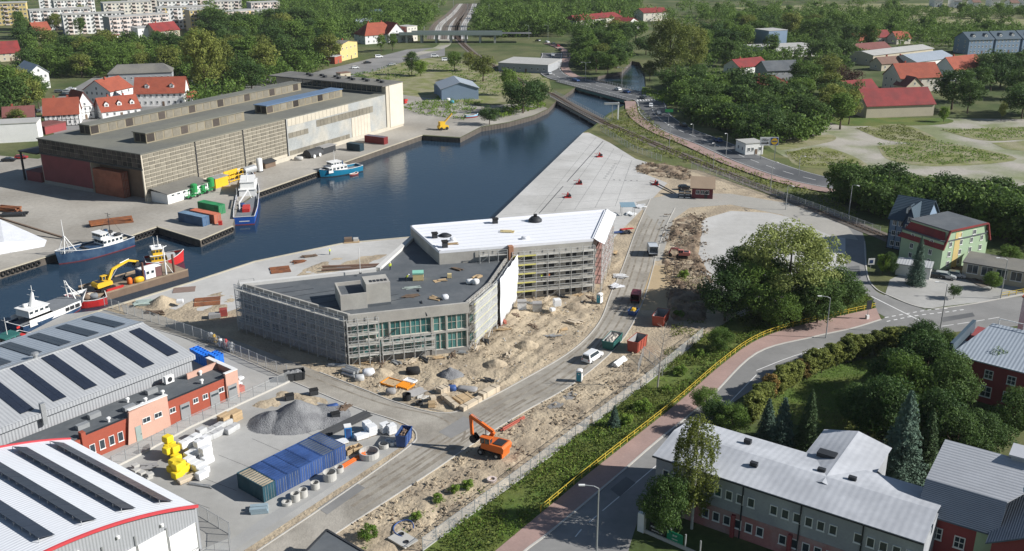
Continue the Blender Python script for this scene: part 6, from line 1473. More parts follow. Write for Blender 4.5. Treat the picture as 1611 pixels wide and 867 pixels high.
def gable(label, p0, p1, depth, he, hr, wall='white', roof='red', along='x', floors=1, nw=4, ns=2, chim=1, over=.5, name='house', cat='house', dorm=0, ww=(1.0,1.3), group=None, hip=0, z=0, door=True, timber=False):
    """rectangular house: p0 -> p1 is the foot of the wall towards the viewer (left to right); ridge along x or y"""
    a, L = frame(p0, p1); t = thing(name, label, cat, (p0.x,p0.y,z), a, group); D = depth; b = MB(); w_ = WM[wall]; r_ = RM[roof]
    b.box(0,0,0,L,D,he)
    if along == 'x' and not hip: b.add([(0,0,he),(0,D,he),(0,D/2,hr),(L,0,he),(L,D,he),(L,D/2,hr)], [(0,2,1),(3,4,5)])
    elif along == 'y' and not hip: b.add([(0,0,he),(L,0,he),(L/2,0,hr),(0,D,he),(L,D,he),(L/2,D,hr)], [(0,1,2),(4,3,5)])
    b.build('wall', w_, t)
    if hr > he:
        o = over; k = (hr-he)/((D if along == 'x' else L)/2); ze = he-o*k; T = .18
        h0 = hip*(D if along == 'x' else L)/2
        def slab(q, nm='roof'):
            q = [Vector(p) for p in q]; n = len(q); return MB().add(q+[p+Vector((0,0,T)) for p in q], [tuple(range(n-1,-1,-1)), tuple(range(n,2*n))]+[(i,(i+1)%n,n+(i+1)%n,n+i) for i in range(n)]).build(nm, r_, t)
        if along == 'x':
            rf = slab([(-o,-o,ze),(L+o,-o,ze),(L+o-h0-(o if hip else 0),D/2,hr),(-o+h0+(o if hip else 0),D/2,hr)]); slab([(L+o,D+o,ze),(-o,D+o,ze),(-o+h0+(o if hip else 0),D/2,hr),(L+o-h0-(o if hip else 0),D/2,hr)])
            if hip: slab([(-o,D+o,ze),(-o,-o,ze),(h0,D/2,hr)]); slab([(L+o,-o,ze),(L+o,D+o,ze),(L-h0,D/2,hr)])
        else:
            rf = slab([(-o,D+o,ze),(-o,-o,ze),(L/2,-o,hr),(L/2,D+o,hr)]); slab([(L+o,-o,ze),(L+o,D+o,ze),(L/2,D+o,hr),(L/2,-o,hr)])
    else:
        rf = MB().box(-.2,-.2,he,L+.2,D+.2,he+.25).build('roof', r_, t)
    for i in range(chim):
        cx, cy = (L*(.3+.4*i), D*.55) if along == 'x' else (L*.55, D*(.35+.3*i)); MB().box(cx-.35,cy-.35,hr-1.2 if hr > he else he,cx+.35,cy+.35,max(hr, he)+1.0).build('chimney', m_brick, rf)
    fh = he/floors; me = win(*ww, .09, .08, 1 if ww[0] > .8 else 0, 0)
    for f in range(floors):
        zz = f*fh+fh*.36
        if nw: put_windows(t, me, (0,0), (L,0), nw, zz, .6, skip=((nw//2,) if f == 0 and door else ()))
        if ns: put_windows(t, me, (0,D), (0,0), ns, zz, .6); put_windows(t, me, (L,0), (L,D), ns, zz, .6)
    if along == 'y' and hr-he > 2.2 and nw: obj('window', me, t, (L/2,0,he+.3))
    if door and nw:
        d = MB().box(-.5,-.08,0,.5,.0,2.1).build('door', m_wooddark, t); d.location = (.6+(L-1.2)*((nw//2+.5)/nw), -.02, .02)
    for i in range(dorm):
        x = L*(i+.5)/dorm; y = D*.16; zb = he+(hr-he)*(y/(D/2)); g = obj('dormer', None, t, (x,y,zb)); h = 1.5
        MB().box(-.9,-.3,-.3,.9,2.2,h-.3).add([(-.9,-.3,h-.3),(.9,-.3,h-.3),(0,-.3,h+.5)], [(0,1,2)]).build('dormer_wall', m_white, g)
        MB().add([(-1.1,-.5,h-.45),(0,-.5,h+.55),(0,2.8,h+.55),(-1.1,2.8,h-.45)], [(0,1,2,3)]).add([(1.1,-.5,h-.45),(0,-.5,h+.55),(0,2.8,h+.55),(1.1,2.8,h-.45)], [(3,2,1,0)]).build('dormer_roof', r_, g); obj('window', win(1.0,1.0,.08,.06,1,0), g, (0,-.32,.05))
    if timber:
        b = MB(); n = int(L/1.6)
        for i in range(n+1): b.box(L*i/n-.1,-.06,0,L*i/n+.1,-.0,he)
        for zz in (.05,he*.5,he-.25): b.box(0,-.07,zz,L,-.0,zz+.2)
        m = int(D/1.6)
        for i in range(m+1): b.box(-.06,D*i/m-.1,0,0,D*i/m+.1,he)
        for zz in (.05,he*.5,he-.25): b.box(-.07,0,zz,0,D,zz+.2)
        b.build('timber_frame', m_dark, t)
    return t
def roofp(x, y, h): p = G(x, y, h); return Vector((p.x, p.y, 0))
# red roofed houses behind the warehouse
gable('half timbered house with orange roof behind the warehouse corner', G(72,200), G(126,197), 11, 5, 10.5, 'white', 'red', 'x', 2, 6, 3, 2, timber=True)
gable('tall half timbered wing with steep orange roof next to the half timbered house', G(123,190), G(150,186), 10, 5.5, 11.5, 'white', 'red', 'y', 2, 3, 3, 0, timber=True)
gable('low orange roofed house with three dormers directly behind the warehouse', G(162,188), G(222,181), 10, 3.4, 8.2, 'white', 'red', 'x', 1, 5, 2, 2, dorm=3)
gable('white gabled house with orange roof left of the long red roofed house', G(134,162), G(176,165), 15, 6, 10.5, 'white', 'red', 'y', 2, 5, 3, 1)
gable('long white house with a big red roof and two dormers', G(214,168), G(292,166), 13, 6, 12, 'white', 'red', 'x', 2, 8, 3, 0, dorm=2)
gable('small red roofed annexe at the right end of the long white house', G(292,164), G(312,162), 7, 3, 5, 'white', 'red', 'x', 1, 2, 1, 0)
gable('long low house with dark grey roof behind the red roofed houses', G(172,132), G(272,128), 14, 5, 8.5, 'grey', 'grey', 'x', 1, 10, 2, 0, hip=.6)
gable('white house with slate blue roof at the left edge trees', G(50,141), G(80,138), 22, 8, 11.5, 'white', 'metal', 'y', 2, 4, 4, 0)
gable('red roofed house half hidden by trees at the left picture edge', G(-8,98), G(34,95), 12, 5, 11, 'beige', 'crimson', 'x', 2, 4, 2, 1)
gable('plain white flat roofed building left of the warehouse', G(-10,226), G(62,222), 10, 7, 7, 'white', 'pale', 'x', 2, 0, 0, 0)
gable('house with maroon roof behind the plain white building', G(8,203), G(56,200), 9, 4.5, 8, 'white', 'maroon', 'x', 1, 4, 1, 1)
gable('low shed with dark red roof between the white building and the warehouse', G(72,212), G(105,204), 8, 3, 3, 'wred', 'maroon', 'x', 1, 0, 0, 0, cat='shed', name='shed')
gable('small orange roofed house among trees below the apartment blocks', G(57,62), G(82,60), 12, 6, 11, 'yellow', 'red', 'x', 2, 3, 2, 1)
gable('white house with red roof beside the pale apartment blocks', G(246,66), G(284,62), 13, 7, 12, 'beige', 'crimson', 'x', 2, 4, 2, 1)
gable('plain white cube house left of the red roof below the blocks', G(219,66), G(246,64), 14, 9, 9, 'white', 'pale', 'x', 2, 2, 2, 0)
gable('low orange roofed pavilion in front of the apartment blocks', G(182,74), G(206,73), 10, 3.5, 5.5, 'white', 'red', 'x', 1, 3, 1, 0)
gable('small white kiosk with red sign board before the apartment blocks', G(168,66), G(184,66), 8, 4, 4, 'white', 'crimson', 'x', 1, 2, 1, 0)
# apartment blocks
def block(label, a, b, depth, h, floors, nw, wall, end, acc=None):
    p0, p1 = roofp(*a, h), roofp(*b, h); an, L = frame(p0, p1); t = thing('apartment_block', label, 'apartment block', p0, an, 'apartment blocks on the horizon')
    MB().box(0,0,0,L,depth,h).build('wall', WM[wall], t); MB().box(-.3,-.3,h,L+.3,depth+.3,h+.5).build('roof', RM['pale'], t); MB().box(-.08,.2,0,0,depth-.2,h-.2).build('end_wall', WM[end], t)
    me = win(1.7,1.5,.1,.08,1,0); fh = h/floors; bm = MESH.setdefault(('balc',), MB().box(-1.5,-1.1,0,1.5,0,1.0).mesh('balcony', WM['pinkw'])); dk = MESH.setdefault(('rec',), MB().box(-1.3,-.05,0,1.3,.02,2.1).mesh('recess', m_dark))
    for f in range(floors):
        for i in range(nw):
            x = L*(i+.5)/nw
            if i % 3 == 1: obj('recess', dk, t, (x,0,f*fh+.4)); obj('balcony', bm, t, (x,0,f*fh+.2))
            else: obj('window', me, t, (x,0,f*fh+fh*.35))
    if acc:
        for i in range(3): MB().box(L*(.1+.35*i),-.03,.2,L*(.1+.35*i)+3,.0,h-.3).build('colour_panel', WM[acc], t)
    return t
block('large pale apartment block in front of the other blocks', (171.5,28), (264.7,22), 12, 15, 5, 18, 'pinkw', 'grey')
block('long white apartment block at the far left behind the trees', (46,17), (142,13), 12, 15, 5, 18, 'white', 'grey')
block('white apartment block partly hidden behind the large pale one', (98,24), (196,20), 12, 14, 5, 14, 'white', 'blue')
block('white and orange apartment block right of the large pale one', (247,13), (334,10), 12, 16, 5, 14, 'white', 'grey', 'yellow')
block('yellow green apartment block behind the poplar tree', (298,17), (347,14.5), 12, 15, 5, 8, 'yellow', 'beige')
block('grey ended apartment block right of the yellow green one', (346,20), (400,16), 12, 13, 4, 8, 'pinkw', 'grey', 'yellow')
block('blue and yellow apartment block in the upper left corner', (-20,6), (40,4.5), 12, 17, 5, 10, 'yellow', 'blue')
block('distant white apartment block at the top left', (84,1.5), (148,-1), 12, 15, 5, 12, 'white', 'grey')
block('distant cream apartment block at the top behind the pale ones', (162,5.5), (238,2.5), 12, 15, 5, 12, 'cream', 'blue')
for i, (x, y, w_) in enumerate(((250,3,60),(330,3.5,50),(395,5,45),(60,-3,70),(200,-3,80),(300,-4,70))): block('row of far blocks at the top left horizon, number %s' % ('four','five','six','one','two','three')[i], (x,y), (x+w_,y-2), 12, 14, 5, 9, ('white','cream','pinkw')[i % 3], 'grey')
block('small far white block left of the wooded park', (392,16), (432,14), 12, 9, 3, 6, 'white', 'grey')
t = thing('tower_stack', 'slim cream tower among the apartment blocks', 'tower', G(200,20)); MB().box(-3,-3,0,3,3,24).build('shaft', m_offwhite, t); MB().box(-3.3,-3.3,24,3.3,3.3,25).build('cap', m_roofgrey, t)
# upper middle
gable('yellow two storey house at the edge of the wooded park', G(536,97), G(563,90), 14, 9.5, 11, 'yellow', 'grey', 'y', 2, 4, 4, 1, hip=0)
gable('big white house with orange red hipped roof by the railway', G(575,70), G(626,66), 16, 6, 13, 'white', 'red', 'x', 2, 6, 3, 2, hip=.8)
gable('orange red gabled wing at the right of the hipped house', G(612,68), G(638,66), 14, 6.5, 13, 'white', 'red', 'y', 2, 3, 2, 0)
gable('plain pale three storey house beside the footbridge', G(641,66), G(657,64), 10, 10, 10, 'cream', 'pale', 'x', 3, 3, 2, 0)
gable('low blue grey house behind the orange red roofs', G(562,46), G(590,44), 12, 5, 7, 'blue', 'metal', 'x', 1, 4, 1, 0)
gable('dark timber house on the slope behind the orange roofs', G(586,36), G(604,35), 12, 6, 10, 'beige', 'slate', 'x', 1, 3, 1, 0)
gable('red brick shed at the foot of the yellow house', G(527,101), G(538,98), 6, 4, 4, 'ored', 'pale', 'x', 1, 1, 1, 0, cat='shed', name='shed')
gable('pale blue metal shed standing alone on the grass near the basin', G(695,158), G(753,156), 20, 5.2, 8.0, 'blue', 'metal', 'y', 1, 0, 0, 0, cat='shed', name='metal_shed', door=False)
gable('small lean-to on the left of the pale blue shed', G(683,147), G(697,152), 9, 4.2, 4.2, 'blue', 'metal', 'x', 1, 0, 0, 0, cat='shed', name='shed')
t = gable('long open platform building with beige flat roof near the curve', G(784,112), G(862,116), 26, 4.5, 4.5, 'grey', 'pale', 'x', 1, 8, 0, 0, cat='hall', name='platform_hall')
gable('round wooden kiosk hut at the end of the warehouse street', G(536,125), G(552,123), 4, 3, 3, 'beige', 'brown', 'x', 1, 1, 0, 0, cat='kiosk', name='kiosk')
gable('long white building with red roof beyond the river trees', G(905,47), G(978,40), 14, 7, 10, 'cream', 'crimson', 'x', 2, 12, 2, 3, hip=.3)
gable('white house with red roof right of the long red roofed building', G(985,55), G(1006,50), 14, 7, 11, 'white', 'crimson', 'y', 2, 3, 3, 1)
gable('small red roofed house beyond the big round tree', G(1012,34), G(1050,32), 14, 7, 10, 'cream', 'crimson', 'x', 2, 4, 2, 2)
# upper right
gable('cream two storey house with bright red hipped roof', G(1186,162), G(1242,160), 15, 8.0, 11, 'cream', 'crimson', 'x', 2, 6, 3, 1, hip=.7)
gable('low bright red roof behind the cream two storey house', G(1163,118), G(1207,113), 12, 4, 7.5, 'white', 'crimson', 'x', 1, 6, 2, 1)
gable('grey house with dark roof behind the red hipped roof', G(1206,130), G(1258,128), 14, 6, 10, 'grey', 'dark', 'x', 2, 5, 2, 0)
gable('small house with maroon roof among trees before the lot', G(1268,186), G(1304,184), 9, 4, 6.5, 'grey', 'maroon', 'x', 1, 3, 2, 0)
gable('white factory with blue tower block behind dark trees', G(1192,92), G(1286,88), 18, 6, 6, 'white', 'pale', 'x', 1, 12, 2, 0, cat='factory', name='factory')
gable('pale blue tower block on the white factory', G(1207,82), G(1236,80), 14, 13, 13, 'blue', 'pale', 'x', 3, 0, 0, 0, cat='factory', name='factory_tower')
gable('two storey house with brick red roof and rows of small windows', G(1414,146), G(1478,143), 14, 7.0, 13, 'cream', 'red', 'x', 2, 5, 3, 1)
gable('small dark roofed house in front of the brick red roof', G(1424,149), G(1450,147), 8, 4, 8, 'beige', 'maroon', 'y', 1, 2, 2, 0)
gable('long low building with crimson roof and skylights at the lot edge', G(1362,186), G(1468,182), 15, 5.2, 11, 'beige', 'crimson', 'x', 1, 0, 1, 0, door=False, cat='building', name='low_building', dorm=0)
gable('crimson roofed barn behind the long low building', G(1330,162), G(1380,158), 12, 5, 9, 'white', 'crimson', 'x', 1, 3, 1, 0)
gable('house with red brown roof at the right of the brick red one', G(1500,128), G(1546,122), 13, 5.5, 11.5, 'white', 'red', 'x', 2, 4, 2, 1)
gable('long pale roofed hall behind the brick red roof', G(1372,104), G(1466,92), 16, 6, 7.5, 'beige', 'pale', 'x', 1, 14, 2, 0, cat='hall', name='hall')
gable('long brown roofed row behind the pale roofed hall', G(1352,92), G(1400,88), 12, 5, 8, 'beige', 'maroon', 'x', 1, 6, 1, 0)
gable('metallic blue roofed shed right of the pale roofed hall', G(1440,112), G(1500,104), 18, 5, 8, 'white', 'metal', 'x', 1, 8, 2, 0, cat='shed', name='shed')
gable('small brown roofed cottages before the pale roofed hall', G(1386,112), G(1440,108), 9, 4, 7, 'beige', 'brown', 'x', 1, 6, 1, 2)
gable('red roof glimpsed between far trees, left one', G(1346,74), G(1366,73), 10, 4, 8, 'cream', 'red', 'x', 1, 3, 1, 0)
gable('red roof glimpsed between far trees, middle one', G(1378,68), G(1400,67), 10, 4, 8, 'cream', 'crimson', 'x', 1, 3, 1, 1)
gable('red roof glimpsed between far trees, right one', G(1410,70), G(1432,69), 10, 4, 8, 'cream', 'red', 'x', 1, 3, 1, 0)
for i in range(3): gable('blue and white terrace block at the right edge, '+('left','middle','right')[i]+' part', G(1522+i*42,86-i*1.5), G(1560+i*42,84.6-i*1.5), 14, 9, 13, 'blue', 'slate', 'x', 3, 6, 2, 0, dorm=2, name='terrace_block', cat='apartment block')
for i, (x, y) in enumerate(((1500,12),(1530,14),(1560,11),(1590,15),(1470,11),(1610,10))): gable('far white house on the right horizon, number %s from the left' % ('three','four','five','six','two','seven')[i], G(x, y), G(x+12, y), 14, 6, 9, 'white', 'brown' if i % 2 else 'grey', 'x', 1, 3, 1, 0)
# roadside kiosk and billboard
gable('white flat roofed kiosk building by the arterial road', G(1172,245), G(1200,243), 7, 4.2, 4.2, 'white', 'pale', 'x', 1, 4, 2, 0, name='kiosk', cat='kiosk')
bb = thing('billboard', 'white billboard with an arrow and a yellow disc on blue', 'billboard', G(1193,252), .0); bw = 6.4
MB().box(0,-.1,5.2,bw,.1,8.1).build('board', m_white, bb)
for x in (.8,bw-.8): MB().box(x-.1,.1,0,x+.1,.3,8.0).build('post', m_steel, bb)
MB().box(bw-2.7,-.14,5.35,bw-.15,-.101,7.95).build('blue_square', cb2, bb); b = MB(); n = 20
b.add([(bw-1.42+1.15*math.cos(2*PI*i/n), -.18, 6.65+1.15*math.sin(2*PI*i/n)) for i in range(n)], [tuple(range(n))]); b.build('yellow_disc', m_yellow, bb)
b = MB(); b.add([(bw-2.2,-.2,6.5),(bw-.6,-.2,6.5),(bw-.6,-.2,6.85),(bw-2.2,-.2,6.85)], [(0,1,2,3)]); b.build('disc_lettering', cb2, bb)
b = MB(); b.box(.5,-.14,5.85,2.4,-.101,6.25).add([(2.4,-.14,5.6),(3.3,-.14,6.05),(2.4,-.14,6.5)], [(0,1,2)]); b.build('arrow', m_black, bb)
def text(body, size, loc, parent, mat, rot=(PI/2,0,0), name='lettering'):
    c = bpy.data.curves.new(name, 'FONT'); c.body = body; c.size = size; c.extrude = .01; c.align_x = 'CENTER'; c.materials.append(mat)
    o = bpy.data.objects.new('tmp', c); COL.objects.link(o); me = bpy.data.meshes.new_from_object(o.evaluated_get(bpy.context.evaluated_depsgraph_get())); bpy.data.objects.remove(o)
    o = obj(name, me, parent, loc); o.rotation_euler = rot; return o
text('700m', 1.1, (1.9,-.15,6.85), bb, m_black)
# houses at the right: blue half-timbered and green one
gable('dark blue half timbered house with slate roof behind the spruce', G(1394,390), G(1446,400), 12, 8.0, 12.5, 'blue', 'slate', 'x', 3, 5, 3, 0, timber=True, dorm=1)
t = gable('blue gabled wing with white window frames facing the side street', G(1414,398), G(1434,402), 8, 8.0, 12, 'navy', 'slate', 'y', 3, 2, 1, 0, timber=False)
gh = gable('pale green house with dark red mansard roof', G(1478,427), G(1548,410), 12, 7.2, 7.2, 'green', 'dark', 'x', 3, 4, 2, 1, name='house')
L_ = frame(G(1478,427), G(1548,410))[1]
b = MB(); b.add([(-.6,-.6,5.4),(L_+.6,-.6,5.4),(L_+.6,12.6,5.4),(-.6,12.6,5.4),(1.6,1.2,9.6),(L_-1.6,1.2,9.6),(L_-1.6,10.8,9.6),(1.6,10.8,9.6)], [(1,2,6,5),(2,3,7,6),(3,0,4,7)]); b.build('mansard', m_roofcrim, gh)
MB().box(1.4,0,7.2,L_-1.4,11,9.6).build('attic', WM['green'], gh); MB().box(1.2,-.4,9.6,L_-1.2,11.2,9.9).build('flat_top', m_droof, gh); b = MB(); b.bar((-.4,-.3,5.4),(1.3,-.3,9.8),.5,.3).bar((L_+.4,-.3,5.4),(L_-1.3,-.3,9.8),.5,.3).bar((1.3,-.3,9.8),(L_-1.3,-.3,9.8),.5,.3); b.build('roof_edge', m_roofcrim, gh)
put_windows(gh, win(1.2,1.2,.09,.06,1,0), (2,0), (L_-2,0), 2, 7.6); MB().box(L_*.3-1,-.05,.2,L_*.3+1,-.0,9).build('yellow_panel', WM['yellow'], gh)
gable('long low garage with grey roof and wide doors by the parking court', G(1512,436), G(1660,462), 9, 3.6, 3.6, 'beige', 'grey', 'x', 1, 6, 0, 0, ww=(2.4,2.2), cat='garage', name='garage', door=False)
gable('white flat awning shed between the blue house and the spruce', G(1408,432), G(1462,440), 5, 2.6, 2.6, 'white', 'white', 'x', 1, 0, 0, 0, cat='shed', name='shed')
for lab, x, y, rz, c, k in (('silver estate car parked beside the green house',1487,438,-.5,'silver','estate'),('silver hatchback parked right of the estate car',1504,436,-.5,'silver','hatch'),('dark car at the back of the green house court',1470,436,-.4,'black','saloon')): car(lab, up(G(x, y), .03), rz, c, k, 'cars on the parking court')
# bottom right: long white roofed building
HW = 8.4; q0, q1 = roofp(1033,717,HW), roofp(1441,849,HW); wa2, wl_ = frame(q0, q1); wl_ += 1; WD = (roofp(1093,663.5,HW)-q0).length
lb = thing('long_white_roofed_building', 'long two storey building with pale sheet roof beside the street', 'building', q0, wa2)
m_wwall = M('stained_pale_wall', (.36,.37,.38), .85, .2, .4, col2=(.30,.31,.33), mixsc=.3); m_psheet = M('pale_sheet_roof', (.47,.48,.50), .55, .16, .12, col2=(.40,.41,.43), mixsc=.2, stripes=('X', .9, .006))
MB().box(0,0,3.6,wl_,WD,HW).build('wall', m_wwall, lb); MB().box(-.02,-.02,0,wl_+.02,WD,3.59).build('base_wall', M('pink_base', (.36,.16,.15), .85, .25, .4, col2=(.36,.24,.23), mixsc=.3), lb)
for s in (0,1):
    y0, y1 = (-.4, WD*.52) if s == 0 else (WD+.4, WD*.52); MB().add([(-.4,y0,HW),(wl_,y0,HW),(wl_,y1,HW+.9),(-.4,y1,HW+.9),(-.4,y0,HW+.12),(wl_,y0,HW+.12),(wl_,y1,HW+1.02),(-.4,y1,HW+1.02)], [(3,2,1,0),(4,5,6,7),(0,1,5,4),(1,2,6,5),(2,3,7,6),(3,0,4,7)]).build('roof', m_psheet, lb)
MB().box(-.45,-.5,HW-.15,wl_,-.3,HW+.02).build('gutter', m_dark, lb)
me_ = win(1.0,1.4,.1,.1,0,0)
for f, zz in enumerate((1.4,5.3)):
    for i in range(22):
        x = 1.6+i*(wl_-3)/21
        if (i+f) % 7 == 3: continue
        obj('window', me_, lb, (x, -.02, zz))
put_windows(lb, win(1.6,1.2,.1,.1,1,0), (0,WD), (0,0), 3, 6.2)
for x in (wl_*.36, wl_*.58, wl_*.8): MB().box(x-.08,-.18,0,x+.08,-.03,HW-.1).build('drain_pipe', m_dark, lb); MB().box(x-1.2,-.5,0,x-.7,-.03,3.4).build('buttress', WM['wred'], lb)
for x, y in ((9,WD*.75),(12,WD*.3),(20,WD*.6),(24,WD*.62)): MB().box(x,y,HW+.7,x+1,y+.6,HW+1.3).build('skylight', m_dark, lb)
wg = obj('rear_wing', None, lb, (wl_*.48, WD*.55, 0)); MB().box(0,0,0,9,14,HW-.2).build('wall', m_wwall, wg)
for s in (0,1): MB().add([(-.3 if s == 0 else 9.3,-2,HW-.2),(4.5,-2,HW+1.0),(4.5,14.4,HW+1.0),(-.3 if s == 0 else 9.3,14.4,HW-.2)], [(0,1,2,3) if s == 0 else (3,2,1,0)]).build('roof', m_psheet, wg)
MB().box(1.5,5,HW+.5,4,6.5,HW+1.1).build('skylight', m_dark, wg)
# red building with tiled roof in the lower right corner
rp = roofp(1452,798,8.0); rb = thing('wine_red_building', 'wine red building with grey tiled roofs in the lower right corner', 'building', rp, wa2)
m_gt = M('grey_concrete_tiles', (.40,.41,.43), .7, .12, .5, stripes=('Z', .16, .012)); m_gtd = M('dark_roof_tiles', (.10,.125,.16), .6, .15, .5, stripes=('Z', .16, .012))
MB().box(0,-.8,0,8.6,13,8.0).build('wall', WM['wred'], rb); MB().box(8.6,-3,0,22,16,8.4).build('wall', WM['wred'], rb); MB().box(6.6,-.9,0,8.6,-.79,8).build('green_strip', WM['green'], rb)
def rs(q, m, nm='roof'): q = [Vector(p) for p in q]; n = len(q); MB().add(q+[p+Vector((0,0,.2)) for p in q], [tuple(range(n-1,-1,-1)), tuple(range(n,2*n))]+[(i,(i+1)%n,n+(i+1)%n,n+i) for i in range(n)]).build(nm, m, rb)
rs([(-.5,-1.5,7.8),(9,-1.5,7.8),(9,2.0,10.8),(-.5,2.0,10.8)], m_gtd); rs([(-.5,2.01,10.8),(9,2.01,10.8),(14,9,13.4),(0,9,13.4)], m_gt); rs([(0,9.01,13.4),(14,9.01,13.4),(14,14,10),(0,14,10)], m_gt)
rs([(8,-4,8.0),(15.3,-4,12.2),(15.3,16,12.2),(8,16,8.0)][::1], m_gtd); rs([(15.3,-4,12.2),(22.6,-4,8.0),(22.6,16,8.0),(15.3,16,12.2)], m_gt); MB().add([(8.6,-3,8.4),(22,-3,8.4),(15.3,-3,12.1)], [(0,1,2)]).build('gable', WM['wred'], rb)
n = 12; b = MB(); b.add([(15.3+3.2*math.cos(PI*i/n),-3.1,7.2+2.6*math.sin(PI*i/n)) for i in range(n+1)]+[(12.1,-3.1,4.4),(18.5,-3.1,4.4)], [tuple(range(n+1))+(n+1,n+2)]); aw = b.build('arched_window', m_glass, rb); b = MB()
for i in range(5): b.box(12.7+i*1.3-.06,-3.2,4.4,12.7+i*1.3+.06,-3.11,9.6-abs(i-2)*.5)
for z in (4.4,7.2): b.box(12.1,-3.21,z,18.5,-3.11,z+.14)
for i in range(n): b.bar((15.3+3.2*math.cos(PI*i/n),-3.15,7.2+2.6*math.sin(PI*i/n)), (15.3+3.2*math.cos(PI*(i+1)/n),-3.15,7.2+2.6*math.sin(PI*(i+1)/n)), .16)
b.build('window_bars', m_white, aw)
for x, zz in ((2.2,4.6),(4.9,4.3),(2.4,1),(4.9,1)): obj('window', win(1.3,1.7,.12,.1,1,1), rb, (x,-.82,zz))
obj('window', win(3.4,2.4,.12,.1,3,1), rb, (14,-3.02,1)); 
tu = obj('roof_terrace', None, rb, (8,8.6,12.4)); MB().box(0,0,0,3,3,1.6).build('wall', m_gt, tu); MB().box(-.3,-.3,1.6,3.3,3.3,1.8).build('roof', m_gt, tu)
bz_ = q0+Vector((math.cos(wa2)*(wl_+9)-math.sin(wa2)*9, math.sin(wa2)*(wl_+9)+math.cos(wa2)*9, 13.6)); bag('blue_ball', 'round blue figure on the ridge of the grey tiled roof', bz_, (.9,.9,1.0), 0, m_tq, 'ornament')
# building with blue grey sheet roof above it at the right edge
p0, p1 = roofp(1497,556,7.5), roofp(1611,585,7.5); a, L = frame(p0, p1)
db = thing('blue_roofed_building', 'dark building with blue grey sheet roof and terrace at the right edge', 'building', p0, a); L += 12
MB().box(0,0,0,L,16,7.4).build('wall', WM['wred'], db); MB().box(-.5,-.6,7.4,L,7,7.6).add([(0,0,7.6),(L,0,7.6),(L,13,9.8),(3,13,9.8)], [(0,1,2,3)]).build('roof', MATS['bluish_metal_roof'], db); MB().box(-.4,-.5,7.3,.2,13,9.6).build('side_cladding', RM['slate'], db)
put_windows(db, win(1.8,2.0,.12,.1,1,1), (0,0), (L,0), 6, 1.2); put_windows(db, win(1.4,1.6,.12,.1,1,1), (0,0), (L,0), 6, 4.6)
b = MB()
for x in (4,8,12,16): b.bar((x,13,9.7),(x,13,10.9),.12)
b.bar((4,13,10.9),(L,13,10.9),.12); b.build('roof_railing', m_white, db); MB().box(13,9,9,14,10,10.8).build('chimney', m_sk_in, db)
gable('white tall house cut by the right picture edge', G(1592,560), G(1640,572), 9, 12, 12, 'white', 'red', 'x', 3, 2, 3, 1)
# entrance fence with banners on the street
t = thing('banner_fence', 'low fence with a black and a green banner at the street corner', 'fence', G(1010,836), frame(G(1010,836), G(1070,862))[0]); MB().box(0,-.1,0,9,.1,.5).build('base', m_kerb, t)
for i in range(5): MB().box(i*2.2-.08,-.1,.5,i*2.2+.08,.1,2.4).build('post', m_white if i == 0 else m_steel, t)
for x, m, s_ in ((1.2,m_black,'MATERIALY'),(3.9,M('banner_green', (.01,.22,.12), .6, .1, 1),'BHP')):
    k = MB().box(x,-.16,.7,x+2.4,-.11,2.1).build('banner', m, t); text(s_, .38, (x+1.2,-.18,1.45), k, m_white); text('BUDOWLANE' if m is m_black else 'SERWIS', .26, (x+1.2,-.18,.95), k, m_white)
MB().box(-.6,-.3,0,.4,.3,2.9).build('gate_pier', m_white, t)
# ------------------------------------------------------------ railway, bridges, lamps, traffic, slab equipment
trk = smooth_line(GP([(735,6),(722,30),(716,52),(742,82),(800,118),(866,148),(905,171),(950,193),(1040,231),(1130,268),(1220,304),(1340,352),(1450,398),(1560,450)]), 10)
iA, iB = 10*5, 10*7                     # between these the track is on the bridge
strip('ballast', trk[iB+1:], 5.5, .14, m_ballast); strip('ballast', trk[:iA-1], 5.5, .14, m_ballast)
rt = thing('railway_track', 'rusty single railway track running past the harbour basin', 'railway', (0,0,0))
for s in (-.75,.75): ribbon(MB(), offset(trk, s), .12, .24, .42).build('rail', m_rail, rt)
b = MB(); acc = 0
for p, q in zip(trk[20:], trk[21:]):
    a, L = frame(p, q); n = max(1, int(L/1.1))
    for i in range(n): c = p.lerp(q, i/n); b.cbox((c.x,c.y,.13), (.26,2.5,.12), a)
o = b.build('sleepers', m_wooddark, rt); o['kind'] = 'stuff'
for k in range(6):                       # station fan
    ln = smooth_line([G(676+k*11,62), G(683+k*9.5,40), G(706+k*7,22), G(722+k*5,6)]); strip('ballast', ln, 4.6, .1+.01*k, (m_ballast, m_conc)[k % 2])
    t = thing('station_track', 'station track number %s from the left in the rail fan' % ('one','two','three','four','five','six')[k], 'railway')
    for s in (-.75,.75): ribbon(MB(), offset(ln, s), .14, .1, .32).build('rail', m_rail, t)
def bridge(label, A, B, w, zt, th, girder, name, npier, rail='post', deckm=None):
    a, L = frame(A, B); t = thing(name, label, 'bridge', (A.x,A.y,0), a)
    MB().box(-3,-w/2,zt-.5,L+3,w/2,zt).build('deck', deckm or m_conc, t)
    for s in (-1,1):
        MB().box(-2,s*w/2-.3,zt-th,L+2,s*w/2+.05,zt-.51).build('girder', girder, t); n = int(L/2.2)
        for i in range(n+1): x = L*i/n; MB().box(x-.06,s*w/2-.06,zt+.002,x+.06,s*w/2+.06,zt+1.15).build('rail_post', m_steel, t)
        for z in (.6,1.1): MB().box(-2,s*w/2-.05,zt+z,L+2,s*w/2+.05,zt+z+.08).build('hand_rail', m_steel, t)
    for i in range(npier): x = L*(i+1)/(npier+1); MB().box(x-.7,-w/2+.5,-3,x+.7,w/2-.5,zt-.51).build('pier', m_ring, t)
    return t
